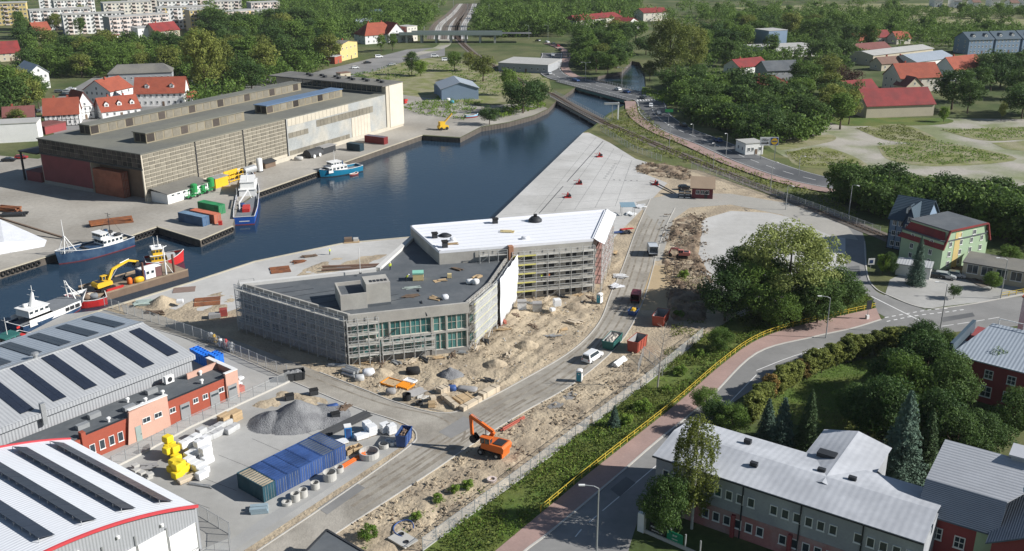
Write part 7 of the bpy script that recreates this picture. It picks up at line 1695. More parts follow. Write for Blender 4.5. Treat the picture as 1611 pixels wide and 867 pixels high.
m_go = M('grey_green_concrete', (.30,.35,.32), .8, .12, .4); m_gg = M('green_girder', (.10,.20,.17), .6, .15, .4)
bridge('steel railway bridge with dark rails over the basin mouth', trk[iA], trk[iB], 5.4, .1, 1.3, m_steel, 'railway_bridge', 5, deckm=m_ballast)
rb_a = art[8*8-2]; rb_b = art[8*10+2]
bridge('road bridge with green girders over the river', rb_a, rb_b, 20, .26, 1.5, m_gg, 'road_bridge', 2, deckm=m_asph)
ov = thing('overpass', 'long grey green overpass crossing the railway fan', 'bridge', (*G(628,68).xy,0), frame(G(628,68), G(790,68))[0]); L = frame(G(628,68), G(790,68))[1]
MB().box(0,0,5.2,L,11,6.2).build('deck', m_go, ov); MB().box(-20,.5,6.2,L+20,10.5,6.25).build('carriageway', m_asph, ov)
for i in range(7): MB().box(L*(i+.5)/7-.7,1,0,L*(i+.5)/7+.7,10,5.2).build('pier', m_ring, ov)
for y in (.1,10.7): MB().box(0,y,6.26,L,y+.2,7.3).build('parapet', m_go, ov)
ramp = [G(790,72), G(842,78), G(835,66), G(790,62)]
def lamp(label, px, py, h, rz=0, arm=1.8, group='street lamps', double=False, z=0):
    t = thing('street_lamp', label, 'street lamp', G(px, py)+Vector((0,0,z)), rz, group); k = ('lpole', h)
    if k not in MESH:
        MESH[k] = MB().tube((0,0,0),(0,0,h),.13,.075,8).mesh('pole', m_steel)
        MESH[('larm', h)] = MB().path([Vector((0,0,h)), Vector((-arm*.35,0,h+.35)), Vector((-arm,0,h+.5))], .06).mesh('arm', m_steel); MESH[('lhead', h)] = MB().box(-arm-.75,-.16,h+.42,-arm+.05,.16,h+.56).mesh('lamp_head', m_white)
    obj('pole', MESH[k], t); 
    for r in ((0, PI) if double else (0,)): obj('arm', MESH[('larm', h)], t, None, r); obj('lamp_head', MESH[('lhead', h)], t, None, r)
LP = [('curved lamp post on the street in front of the long building',938,884,11,0),('lamp post behind the hedge by the street junction',1478,524,10.5,0),('lamp post on the pink footway by the big trees',1299,532,8.5,0),('lamp post by the garage at the parking court',1574,470,9,0),
    ('tall lamp post between the railway fence and the dark trees',1335,341,9,2),('white lamp post on the rail verge right of the billboard',1212,298,8.5,2),('lamp post near the bend of the access road',1236,330,7,2),('lamp post beside the lot behind the billboard',1256,277,6.5,2),('lamp post on the rail verge below the arterial road',1122,265,8.5,1),('lamp post on the arterial footway by the river bridge',1053,231,8,1),
    ('lamp post opposite on the arterial road near the dark trees',1089,223,6.5,1),('lamp post on the arterial road before the billboard',1142,246,8,1),('double lamp post at the left end of the river bridge',921,128,9,0),('double lamp post at the right end of the river bridge',978,137,9,0),('lamp post on the left curve of the arterial road',862,62,9,0),('lamp post where the arterial road leaves the overpass',832,62,9,0)]
for i, (lab, x, y, h, r) in enumerate(LP): lamp(lab, x, y, h, r, double='double' in lab, z=.3 if y < 140 else 0)
for i in range(14):
    x, y = 668+i*7.5+(i % 3)*4, 62-(i*31 % 52); t = thing('catenary_mast', 'slim catenary mast among the station tracks', 'mast', G(x, y), .2, 'catenary masts at the station'); MB().box(-.15,-.15,0,.15,.15,9).build('post', m_steel, t); MB().box(-.1,-3,7.6,.1,3,7.8).build('arm', m_steel, t)
t = thing('signal_gantry', 'pale signal gantry beside the railway bridge', 'signal gantry', G(972,189), .15); MB().box(-.25,-.25,0,.25,.25,7.5).build('post', m_white, t); MB().box(-6,-.5,6.6,.4,.5,7.4).build('boom', m_steel, t); MB().box(-2.6,-.2,0,-2.4,.2,6.6).build('post', m_steel, t)
t = thing('street_name_sign', 'green direction sign on a post beside the arterial road', 'sign', G(1051,204), .0); MB().box(-.08,-.08,0,.08,.08,8).build('post', m_steel, t); MB().box(-1.6,-.15,7,1.6,-.08,8.2).build('board', m_green, t)
t = thing('street_sign', 'dark backed sign post at the end of the yellow railing', 'sign', G(1364,502), .3); MB().box(-.05,-.05,0,.05,.05,3.2).build('post', m_steel, t); MB().box(-.6,-.14,2.2,.6,-.06,4.2).build('board', m_dark, t); MB().box(-.3,-.3,0,.3,.3,.9).build('base', m_white, t)
t = thing('street_sign', 'small white information sign on the side street corner', 'sign', G(1369,425), .1); MB().box(-.05,-.05,0,.05,.05,2.4).build('post', m_steel, t); MB().box(-.8,-.12,1.4,.8,-.06,3.0).build('board', m_white, t); MB().box(-.4,-.16,1.8,.4,-.121,2.6).build('symbol', cb1, t)
# traffic
def at_art(px, py, side):
    p = G(px, py); i = min(range(len(art)-1), key=lambda i: (art[i]-p).length); return frame(art[i], art[i+1])[0]+(0 if side else PI)
CARS = [(846,66,'black','first car of the queue coming off the overpass'),(861,68,'white','white car in the queue at the top of the curve'),(870,71,'grey','grey car in the bend of the queue'),(878,74,'red','red car at the inner side of the bend'),(881,80,'black','black car leaving the bend in the queue'),(870,89,'white','white car alone in the middle of the curve'),(875,98,'black','black car below the white one on the curve'),(857,102,'grey','grey car on the left lane of the curve'),(873,107,'black','dark car near the lower end of the curve'),(853,110,'silver','silver car leftmost at the lower curve'),(865,118,'white','white car before the river bridge'),(906,129,'blue','blue car at the left end of the river bridge'),(972,143,'white','white car in the middle of the river bridge'),(986,147,'blue','blue car behind the white one on the river bridge'),(1012,156,'grey','dark car at the crossing right of the bridge'),(1024,169,'white','white car waiting after the crossing'),(1036,181,'silver','silver car below the waiting white car'),(1075,200,'black','dark car under the trees on the arterial road'),(1129,224,'blue','blue car near the billboard bend')]
for i, (x, y, c, lab) in enumerate(CARS): car(lab, up(G(x, y), .31), at_art(x, y, i % 2), c, ('hatch','saloon','estate')[i % 3], 'cars on the arterial road', False)
for i, (x, y, c, k, rz, lab) in enumerate(((596,91,'white','van',.5,'white van on the left street near the yellow house'),(578,100,'black','saloon',.5,'black car on the street below the white van'),(559,108,'white','hatch',.5,'white car on the street before the kiosk'),(617,103,'silver','saloon',.5,'silver car on the lane right of the white car'),(322,153,'white','hatch',1.2,'white car beside the long red roofed house'),(351,146,'black','saloon',.5,'black car on the street below the poplar'),(399,134,'silver','saloon',.5,'silver car on the street behind the warehouse roof'),(408,133,'black','hatch',.5,'black car right behind the silver one'),
    (101,151,'black','saloon',.2,'black car parked on the court behind the half timbered house'),(106,146,'silver','hatch',.2,'silver car parked behind the black one'),(112,142,'white','saloon',.2,'white car at the back of the court'),(94,146,'grey','estate',.2,'grey estate car at the left of the court'),(34,250,'red','hatch',.1,'red car left of the warehouse canopy'),(14,254,'black','saloon',.1,'black car left of the red one by the canopy'),(45,180,'blue','saloon',.3,'blue car under the left trees'),(58,177,'grey','hatch',.3,'grey car beside the blue one under the trees'),(684,90,'white','van',.2,'white camper by the grass near the overpass'),(701,96,'white','van',.3,'white camper right of the other one on the grass'))):
    car(lab, up(G(x, y), .05), rz, c, k, 'cars parked on the left streets', False)
# equipment on the storage slab
def winch(label, px, py, rz):
    t = thing('red_winch', label, 'winch', up(G(px, py), .03), rz, 'red winches on the storage slab')
    MB().box(-1.0,-.7,0,1.0,.7,.35).build('base', m_red, t); MB().lathe((0,0,.35), [(.6,0),(.4,.4),(.2,.8),(.15,1.3),(0,1.35)], 10).build('cone', m_red, t); MB().bar((-.1,0,1.0),(-1.8,.2,1.2),.12).build('arm', m_red, t); MB().tube((.5,-.8,.75),(.5,.8,.75),.42,n=10).build('drum', m_dark, t)
winch('red winch at the far end of the storage slab', 943, 247, .3); winch('red winch in the middle of the storage slab', 911, 290, 0); winch('red winch nearest the white roof on the slab', 893, 311, .2); winch('red winch at the right side of the storage slab', 1031, 291, -.2)
b = MB(); dashes(b, GP([(949,222),(892,286)]), .25, .026, 300, 0); dashes(b, GP([(886,293),(848,336)]), .25, .026, 300, 0)
for i in range(8): p = G(968-i*2.4,258+i*3.2); b.cbox((p.x,p.y,.022), (.9,.5,.01))
for i in range(5): p = G(966+i*9,283+i*.4); b.cbox((p.x,p.y,.022), (.6,.5,.01))
for i in range(9): s_ = i/9; dashes(b, [G(905-i*15,222+i*14.5)+Vector((1,0,0)), G(1000+i*3,252+i*8.5)], .07, .024, 300, 0)
for i in range(5): dashes(b, [G(938+i*14,216+i*9), G(840+i*32,336-i*3)], .07, .025, 300, 0)
for i in range(6): dashes(b, [G(240+i*52,768-i*26), G(330+i*42,800-i*28)], .06, .026, 300, 0)
struct(b.build('slab_joint', m_dark))
for x, lab in ((1044,'left'),(1050,'right')): planks('steel_channel', 'dark steel rail channel across the slab by the gatehouse, %s one' % lab, up(G(x-4, 296), .03), 1, (.4,14,.1), .35, m_sk_b, cat='channel', part='channel')
g0, g1 = G(1088,312), G(1121,313.5); ga, gl = frame(g0, g1); t = thing('gatehouse', 'dark red gatehouse cabin with a sloping beige roof', 'cabin', up(g0, .03), ga)
MB().box(0,0,0,gl,4.5,3.2).build('wall', MATS['maroon_paint'], t); MB().add([(-.6,-.8,3.2),(gl+.6,-.8,3.2),(gl+.6,5.2,5.4),(-.6,5.2,5.4),(-.6,-.8,3.35),(gl+.6,-.8,3.35),(gl+.6,5.2,5.55),(-.6,5.2,5.55)], [(3,2,1,0),(4,5,6,7),(0,1,5,4),(1,2,6,5),(2,3,7,6),(3,0,4,7)]).build('roof', M('beige_sheet', (.31,.23,.16), .8, .15, .4), t)
put_windows(t, win(1.1,1.2,.08,.06,1,0), (0,0), (gl,0), 3, 1.4); MB().box(gl*.6,-.06,0,gl*.6+.9,0,2.1).build('door', m_dark, t)
t = thing('barrier_stack', 'stack of dark and white striped barriers left of the gatehouse', 'barriers', up(G(1067,311.5), .03), ga)
for r in range(3):
    for c in range(2): MB().box(c*1.9,-.3+r*1.0,r*.62,c*1.9+1.8,r*1.0+.3,r*.62+.6).build('barrier', m_dark, t); MB().box(c*1.9+.2,-.36+r*1.0,r*.62+.15,c*1.9+1.6,r*1.0-.301,r*.62+.42).build('white_stripe', m_white, t)
car('black car parked behind the striped barriers', up(G(1077,298), .03), .1, 'black', 'hatch')
fence('mesh fence along the railway at the far end of the storage slab', GP([(945,206),(996,238),(1040,254)]), 2.2, 3); fence('pale mesh fence along the railway from the gatehouse to the side street', GP([(1088,265),(1190,298),(1290,333),(1384,368)]), 2.0, 3, m_meshw)
# yellow mobile crane and blue boat on the far quay
t = thing('yellow_crane', 'small yellow lattice crane on the far quay corner', 'crane', up(G(697,204)), .5); MB().box(-2,-1.2,.6,2,1.2,1.6).build('chassis', m_yellow, t); MB().box(-1.6,-1,1.6,.6,1,3.2).build('cab', m_yellow, t); b = MB(); b.bar((.4,-.5,2.6),(4,-.3,6),.25).bar((.4,.5,2.6),(4,.3,6),.25)
for i in range(5): b.bar((.4+i*.8,-.5,2.6+i*.75),(.9+i*.8,.5,3.1+i*.75),.12)
b.build('lattice_boom', m_yellow, t)
for x in (-1.2,1.2):
    for y in (-1.2,1.2): MB().tube((x,y-.2,.6),(x,y+.2,.6),.6,n=12).build('wheel', m_black, t)
t, L = boat('upturned pale blue boat lying on the grass near the basin', G(732,186), G(752,184), 2.4, M('pale_blue', (.25,.48,.66), .5, .1, 1), .8, .3, bul=.1, name='beached_boat'); t.location.z = .3
excavator('red loader parked beside the far end of the warehouse', up(G(633,163)), 2.6, m_red, .9, True); bag('blue_tank', 'small bright blue tank before the pale blue shed', up(G(711,163)), (2,1.6,1.4), 0, m_tq, 'tank'); bag('white_tank', 'white pallet tank left of the blue tank', up(G(705,160)), (2,1.5,1.6), 0, m_white, 'tank')
# ------------------------------------------------------------ trees, hedges, weeds
def leafmat(name, c1, c2, tr=.34):
    m = bpy.data.materials.new(name); m.use_nodes = True; n, l = m.node_tree.nodes, m.node_tree.links; b = n['Principled BSDF']
    g = n.new('ShaderNodeNewGeometry'); oi = n.new('ShaderNodeObjectInfo'); t = n.new('ShaderNodeTexNoise'); t.inputs['Scale'].default_value = .35; l.new(g.outputs['Position'], t.inputs['Vector'])
    a1 = n.new('ShaderNodeMath'); a1.operation = 'ADD'; l.new(g.outputs['Random Per Island'], a1.inputs[0]); l.new(t.outputs['Fac'], a1.inputs[1])
    a2 = n.new('ShaderNodeMath'); a2.operation = 'ADD'; l.new(a1.outputs[0], a2.inputs[0]); l.new(oi.outputs['Random'], a2.inputs[1])
    r = n.new('ShaderNodeValToRGB'); r.color_ramp.elements[0].position = .28; r.color_ramp.elements[1].position = .75; r.color_ramp.elements[0].color = (*c1, 1); r.color_ramp.elements[1].color = (*c2, 1)
    d = n.new('ShaderNodeMath'); d.operation = 'DIVIDE'; l.new(a2.outputs[0], d.inputs[0]); d.inputs[1].default_value = 2.6; l.new(d.outputs[0], r.inputs[0]); l.new(r.outputs[0], b.inputs['Base Color'])
    b.inputs['Roughness'].default_value = .7; b.inputs['Specular IOR Level'].default_value = .25
    tl = n.new('ShaderNodeBsdfTranslucent'); l.new(r.outputs[0], tl.inputs[0]); mx = n.new('ShaderNodeMixShader'); mx.inputs[0].default_value = tr; l.new(b.outputs[0], mx.inputs[1]); l.new(tl.outputs[0], mx.inputs[2]); l.new(mx.outputs[0], n['Material Output'].inputs[0])
    return m
lm = dict(willow=leafmat('leaves_willow', (0.122,0.160,0.044), (0.317,0.358,0.110), .4), mid=leafmat('leaves_mid', (0.055,0.109,0.020), (0.159,0.243,0.046)), dark=leafmat('leaves_dark', (0.034,0.077,0.020), (0.098,0.160,0.037)), olive=leafmat('leaves_olive', (0.091,0.122,0.024), (0.244,0.269,0.061)), fresh=leafmat('leaves_fresh', (0.085,0.160,0.022), (0.220,0.320,0.050)), blue=leafmat('needles_blue', (0.049,0.093,0.065), (0.121,0.186,0.131), .08), need=leafmat('needles_dark', (0.026,0.061,0.023), (0.072,0.118,0.041), .08), copper=leafmat('leaves_copper', (0.056,0.037,0.026), (0.129,0.068,0.044)), rusty=leafmat('leaves_rusty', (0.129,0.101,0.029), (0.306,0.202,0.058)))
def leaf_mesh(name, C, Nn, Sz, mat, asp=.62):
    k = len(C); rv = RNG.normal(size=(k,3)); t = np.cross(Nn, rv); t /= np.linalg.norm(t, axis=1)[:,None]+1e-9; bt = np.cross(Nn, t); bt /= np.linalg.norm(bt, axis=1)[:,None]+1e-9
    t *= (Sz/2)[:,None]; bt *= (Sz/2*asp)[:,None]; V = np.stack([C-t, C-bt*1.0+t*.1, C+t, C+bt*1.0+t*.1], 1).reshape(-1,3)
    me = bpy.data.meshes.new(name); me.vertices.add(4*k); me.vertices.foreach_set('co', V.ravel().astype(np.float32)); me.loops.add(4*k); me.loops.foreach_set('vertex_index', np.arange(4*k, dtype=np.int32))
    me.polygons.add(k); me.polygons.foreach_set('loop_start', np.arange(0, 4*k, 4, dtype=np.int32)); me.polygons.foreach_set('loop_total', np.full(k, 4, np.int32)); me.update(calc_edges=True); me.materials.append(mat); return me
def unit(k): v = RNG.normal(size=(k,3)); return v/np.linalg.norm(v, axis=1)[:,None]
def crown_pts(h, r, zt, ncl, nl, cr=.34, flat=.8, top=0):
    u = unit(ncl); rad = RNG.uniform(.45,.88,ncl)[:,None]; c = u*rad; c[:,2] = np.abs(c[:,2])*.55+c[:,2]*.45 if top else c[:,2]
    c = c*np.array([r,r,(h-zt)/2*.95])+np.array([0,0,(h+zt)/2]); P, N = [], []
    for q in c:
        rc = r*cr*RNG.uniform(.7,1.2); m = max(4, nl//ncl); d = unit(m); P.append(q+d*np.array([1,1,flat])*(rc*RNG.uniform(.7,1.08,m))[:,None]); v = d*.75+unit(m)*.65+np.array([0,0,.25]); N.append(v/np.linalg.norm(v, axis=1)[:,None])
    return np.concatenate(P), np.concatenate(N), c
def trunk_mesh(h, zt, r0, cl, mat=None, nlimb=8):
    b = MB(); b.tube((0,0,-.2),(.05*h*.1,0,zt),r0,r0*.75,8); b.tube((.05*h*.1,0,zt),(0,0,h*.82),r0*.75,r0*.15,6)
    for q in cl[:nlimb]: z = min(zt+(q[2]-zt)*.35, h*.7); b.tube((0,0,max(zt*.8, z)), q, r0*.38, r0*.08, 5)
    return b.mesh('trunk', mat or m_bark)
PROTO = {}
def proto(key, h, r, zt, ncl, nl, leaf, mat, **kw):
    P, N, c = crown_pts(h, r, zt, ncl, nl, **kw); PROTO[key] = (leaf_mesh('crown', P, N, RNG.uniform(.7,1.3,len(P))*leaf, lm[mat]), trunk_mesh(h, zt, h*.022, c), h, r)
for i, (mt, h, r, zt) in enumerate((('mid',14,5.2,2.2),('dark',15,5.4,2.0),('olive',14,5.0,2.4),('mid',16,4.6,2.5),('dark',13,5.8,1.6),('fresh',12,4.8,1.8))): proto('b%d' % i, h, r, zt, 46, 3600, .62, mt)
proto('poplar', 30, 8.2, 3, 110, 9000, .75, 'olive', cr=.24); proto('giant', 30, 11.5, 3, 130, 11000, .75, 'olive', cr=.22); proto('copper', 14, 6.5, 1.6, 50, 3600, .6, 'copper')
proto('shrub', 3.2, 1.9, .1, 22, 1500, .3, 'mid'); proto('shrubf', 2.6, 1.7, .1, 22, 1500, .28, 'fresh'); proto('willow', 18, 9.5, 2.5, 120, 21000, .40, 'willow', cr=.17); proto('near', 11, 5.0, 1.2, 80, 13000, .34, 'mid', cr=.27); proto('neard', 11, 5.2, .8, 80, 13000, .34, 'dark', cr=.27)
P, N, c = crown_pts(4.6, .95, .1, 36, 3200, cr=.42); PROTO['thuja'] = (leaf_mesh('crown', P, N, RNG.uniform(.15,.3,len(P)), lm['olive']), trunk_mesh(4.6, .4, .08, c, nlimb=0), 4.6, .95)
P, N, c = crown_pts(4.4, .95, .1, 36, 3200, cr=.42); PROTO['thujar'] = (leaf_mesh('crown', P, N, RNG.uniform(.15,.3,len(P)), lm['rusty']), trunk_mesh(4.4, .4, .08, c, nlimb=0), 4.4, .95)
def conifer(key, h, r, mat, n, leaf):
    P, N = [], []; lv = int(h*2.2)
    for i in range(lv):
        z = h*(.05+.94*i/lv); R_ = r*(1-z/h)**.85+.08; m = max(5, int(11*(R_/r)+4))
        for j in range(m):
            A = 2*PI*j/m+i*1.3+random.random()*.5; rr = R_*random.uniform(.75,1.08); q = max(3, int(n*R_/r/ (lv*m)*3)); s = RNG.uniform(.12,1,q); w = RNG.normal(size=q)*.1*R_
            P.append(np.stack([math.cos(A)*s*rr-math.sin(A)*w, math.sin(A)*s*rr+math.cos(A)*w, z-s*rr*.28+.12*s*s*rr+RNG.normal(size=q)*.08], 1)); v = unit(q)*.7+np.array([math.cos(A)*.35,math.sin(A)*.35,.7]); N.append(v/np.linalg.norm(v, axis=1)[:,None])
    P, N = np.concatenate(P), np.concatenate(N); PROTO[key] = (leaf_mesh('crown', P, N, RNG.uniform(.7,1.3,len(P))*leaf, lm[mat], .4), MB().tube((0,0,-.2),(0,0,h*.97),h*.018,.02,7).mesh('trunk', m_bark), h, r)
conifer('spruce', 14, 3.6, 'need', 9000, .42); conifer('bspruce', 15, 4.3, 'blue', 14000, .36); conifer('sspruce', 8, 2.2, 'blue', 7000, .28)
# birch: hanging strands
P, N = [], []
for i in range(210):
    z = random.uniform(4.5,16.5); rr = 2.9*math.sin(min(1, max(.12, (z-2)/15.5))*PI*.95)**.7*math.sqrt(random.random()); A = random.random()*2*PI; q = 70; s = RNG.uniform(0,1,q)
    P.append(np.stack([math.cos(A)*(rr+.25*s)+RNG.normal(size=q)*.16, math.sin(A)*(rr+.25*s)+RNG.normal(size=q)*.16, z-s*random.uniform(1.0,2.6)], 1)); N.append(unit(q))
P, N = np.concatenate(P), np.concatenate(N); b = MB(); b.tube((0,0,-.2),(0,0,9),.19,.13,8).tube((0,0,9),(0,0,16.4),.13,.02,6)
for i in range(14): A = i*2.4; b.tube((0,0,4+i*.8),(2.2*math.cos(A),2.2*math.sin(A),6+i*.75),.06,.015,5)
PROTO['birch'] = (leaf_mesh('crown', P, N, RNG.uniform(.16,.32,len(P)), lm['olive']), b.mesh('trunk', M('birch_bark', (.5,.48,.44), .8, .4, 2)), 17, 3)
def tree(key, loc, h=None, label='', group=None, rz=None, wide=1.0, name='tree', cat='tree'):
    cr, tk, h0, r0 = PROTO[key]; s = (h or h0)/h0; t = thing(name, label, cat, (loc[0],loc[1],0), random.uniform(0, 6.28) if rz is None else rz, group); t.scale = (s*wide,s*wide,s); obj('trunk', tk, t); obj('crown', cr, t); return t
FP = []
for o in list(bpy.data.objects):
    if o.get('category') in ('house','factory','hall','building','apartment block','shed','kiosk','garage') and o.type == 'EMPTY':
        w = [c for c in o.children if c.name.startswith(('wall','base_wall'))]
        for c in w:
            m = o.matrix_basis; bb_ = [m @ Vector(q) for q in c.bound_box]; FP.append([bb_[0], bb_[4], bb_[7], bb_[3]])
RD = np.array([(p.x, p.y) for p in art+trk]); FC = np.array([(sum(p.x for p in q)/4, sum(p.y for p in q)/4) for q in FP]); BX = (min(p.x for p in basin)-3, max(p.x for p in basin)+3, min(p.y for p in basin)-3, max(p.y for p in basin)+3)
def clear(p, m=2.0):
    if ((RD[:,0]-p.x)**2+(RD[:,1]-p.y)**2).min() < 144: return False
    X, Y = np.array([p.x]), np.array([p.y])
    for k in np.nonzero(np.abs(FC-(p.x, p.y)).max(1) < 60)[0]:
        if inside(FP[k], X, Y)[0] or edge_dist(FP[k], X, Y)[0] < m: return False
    return not (BX[0] < p.x < BX[1] and BX[2] < p.y < BX[3] and (inside(basin, X, Y)[0] or edge_dist(basin, X, Y)[0] < 2))
NT = 0; WOODS = []; FARP = []; FARN = []
def grove(poly, n, keys, hs, label, group, mind=5.0, wide=(1.05,1.4), free=False, mass=False):
    """individual trees spread over an area of the survey"""
    global NT
    if n > 14: WOODS.append((poly, n))
    W = GP(poly); x0, x1, y0, y1 = min(p.x for p in W), max(p.x for p in W), min(p.y for p in W), max(p.y for p in W); pts = []; tries = 0
    while len(pts) < n and tries < n*40:
        tries += 1; p = Vector((random.uniform(x0,x1), random.uniform(y0,y1), 0))
        if not inside(W, np.array([p.x]), np.array([p.y]))[0] or any((p-q).length < mind for q in pts) or not (free or clear(p)): continue
        pts.append(p)
        if mass:
            hh = random.uniform(*hs); q_, n_, c_ = crown_pts(hh, hh*.42, 1.5, 22, 700, cr=.4); FARP.append(q_+np.array(p)); FARN.append(n_); continue
        tree(random.choice(keys), p, random.uniform(*hs), label, group, wide=random.uniform(*wide)); NT += 1
B = ['b0','b1','b2','b3','b4']
grove([(300,175),(380,150),(520,112),(525,60),(470,45),(330,45),(300,90)], 46, B+['b1','b4'], (15,21), 'leafy tree in the dense park behind the warehouse', 'park trees behind the warehouse', 9)
grove([(-30,190),(60,185),(70,120),(40,95),(-40,95)], 9, B+['b2'], (12,18), 'big tree at the left picture edge before the houses', 'trees at the left edge', 8)
grove([(60,125),(330,118),(320,75),(40,72)], 30, B, (12,17), 'tree in the belt between red roofed houses and apartment blocks', 'trees below the apartment blocks', 9)
grove([(0,66),(150,62),(150,34),(20,40)], 9, B, (12,17), 'tree between the left apartment blocks', 'trees between the apartment blocks', 12)
grove([(330,45),(600,60),(640,30),(660,4),(330,6)], 40, B, (14,20), 'tree in the far wood left of the station', 'far wood left of the station', 13, mass=True)
grove([(745,58),(800,58),(880,58),(1000,36),(1010,4),(760,4)], 34, B, (14,20), 'tree in the far wood right of the station', 'far wood right of the station', 13, mass=True)
grove([(580,62),(655,56),(690,22),(600,20)], 16, B, (13,18), 'tree beside the station tracks', 'trees beside the station', 9, mass=True); grove([(775,60),(860,58),(880,40),(775,30)], 16, B, (13,18), 'tree', 'trees', 9, mass=True)
grove([(905,112),(985,108),(980,64),(930,52),(902,78)], 16, B+['b1'], (12,17), 'dark tree on the left river bank', 'trees on the left river bank', 7)
grove([(1062,188),(1110,212),(1180,238),(1240,232),(1300,214),(1260,170),(1150,135),(1060,135)], 26, ['b1','b4','b0'], (11,16), 'dense dark tree between the arterial road and the red roofs', 'dark trees by the arterial road', 7)
grove([(1240,205),(1330,205),(1345,150),(1300,110),(1230,125)], 12, B, (12,17), 'tree among the houses left of the long crimson roof', 'trees left of the crimson roof', 9)
grove([(1480,190),(1620,190),(1640,100),(1500,130)], 14, ['b1','b4'], (14,20), 'large dark tree at the right picture edge behind the lot', 'trees at the right edge', 9)
grove([(1100,108),(1350,104),(1380,66),(1240,42),(1100,52)], 26, B, (14,20), 'tree in the wood right of the giant round tree', 'wood right of the river', 13)
grove([(1250,60),(1640,70),(1640,52),(1260,38)], 22, B, (10,15), 'tree between the far houses and the meadows', 'trees before the meadows', 13, mass=True)
grove([(1100,36),(1640,30),(1640,20),(1100,20)], 18, B, (9,13), 'scattered tree in the far meadows', 'trees in the far meadows', 14, mass=True)
grove([(1288,318),(1345,345),(1395,352),(1440,345),(1640,392),(1640,350),(1500,325),(1350,305)], 34, ['b1','b4','b1','b4','b0'], (9,13.5), 'dark tree in the row behind the blue and green houses', 'dark row behind the houses', 4.5, (1.0,1.3))
EX = [('poplar',325,152,34,'tall broad poplar between the red roofs and the park',1.05),('poplar',352,140,27,'second poplar right behind the tall broad one',.9),('giant',1052,128,36,'giant round olive tree on the right river bank',.95),('giant',1085,118,30,'second giant round tree right of the first',.85),
    ('b4',823,178,17,'round tree at the basin corner beside the rail bridge',1.1),('b1',846,170,14,'dark tree nearest the rail bridge abutment',1.1),('b0',805,166,13,'tree left of the basin corner tree',1),('b3',800,150,14,'tree behind the basin corner trees',1),('b4',770,196,9,'small round tree on the quay by the blue boat',1.1),('b1',648,118,14,'cone shaped dark tree by the street before the overpass',.8),('b5',662,120,9,'low bright tree right of the cone shaped one',1.1),('b2',760,128,14,'olive tree behind the pale blue shed',1.3),('b0',715,112,12,'tree left of the olive tree behind the shed',1),('b2',738,112,11,'tree between shed and platform hall',1),('b3',600,82,12,'tree before the hipped roof house, left',1),('b3',618,80,12,'tree before the hipped roof house, right',1),('b4',990,60,14,'tree behind the river mouth',1),
    ('copper',1330,150,15,'dark copper beech between the red roofs',1.1),('b2',1335,196,15,'thin crowned tree at the corner of the lot',.9),('b2',1300,196,13,'bushy tree left of the thin crowned one',1),('b5',1484,192,7,'small bright bush tree at the right end of the crimson roof building',.8),('b2',1575,190,8,'light green young tree at the far edge of the lot',.6),
    ('willow',1236,490,20.5,'huge light willow rising above the dark bushes by the street',1.12),('near',1180,500,13.0,'bushy tree left below the willow',1.1),('neard',1140,505,11.8,'dark bushy tree at the left end of the willow clump',1.05),('neard',1162,470,13.0,'dark tree behind the left bushes of the willow clump',1),('neard',1285,508,11.2,'dark bushy tree right below the willow',1.1),('neard',1315,492,10.6,'dark bush tree at the street corner of the willow clump',1.1),('near',1225,515,8.5,'leafy bush tree in front of the willow trunk',1.2),('near',1338,478,5.5,'rightmost low bush of the willow clump',1.2),('near',1262,500,11,'leafy tree close to the willow on the right',1),('neard',1205,480,12,'dark tree directly left of the willow crown',1),('near',1133,552,5,'round light green bush beside the end of the white fence',1.2),
    ('birch',1088,832,17.5,'tall weeping birch before the left end of the long building',1.05),('neard',1044,846,10.5,'dark ivy like bush tree left of the birch',.72),('bspruce',1412,764,16,'large blue spruce behind the long building',1.0),('spruce',1450,760,11,'dark spruce right of the large blue one',.9),('spruce',1268,708,9.5,'tall spruce in the garden behind the long building',.9),('sspruce',1228,704,8,'small blue spruce left of the tall garden spruce',1),('sspruce',1205,690,6.5,'small spruce at the left of the garden',1),('near',1150,690,6.5,'round tree behind the left end of the white roof',1.0),('neard',1125,682,6,'dark bush by the left gable of the white roof',1.0),('near',1418,650,10,'light feathery tree in the middle of the garden',.8),('neard',1452,620,10.5,'dark tree in front of the red building at the right',1),('neard',1365,690,9,'dark tree left of the large blue spruce',1),('neard',1385,700,11,'dark tree behind the large blue spruce',1),('neard',1440,572,8,'dark tree at the right end of the hedge',1.0),('near',1475,560,6,'bush between hedge and blue roofed building',1.2),('neard',1590,690,8,'dark tree in the shade below the blue roofed building',1),('near',1562,618,8,'feathery tree before the blue roofed building',.8),
    ('bspruce',1440,448,12,'dark spruce in front of the blue half timbered house',.75),('b5',1388,432,5.5,'small yellow green tree on the side street corner',.75),('neard',1398,432,6,'dark shrub tree beside the small yellow green one',.7),('near',1560,455,4.5,'hedge bush beside the parking court lamp',1.0),('near',1585,425,6.5,'yellowish bush tree behind the garage',1),('sspruce',966,672,4.2,'small dark conifer on the green verge',1.1),('neard',1240,838,4.5,'small dark conifer bush before the pink wall',.6),('sspruce',1412,885,6,'slim conifer before the right end of the long building',.8)]
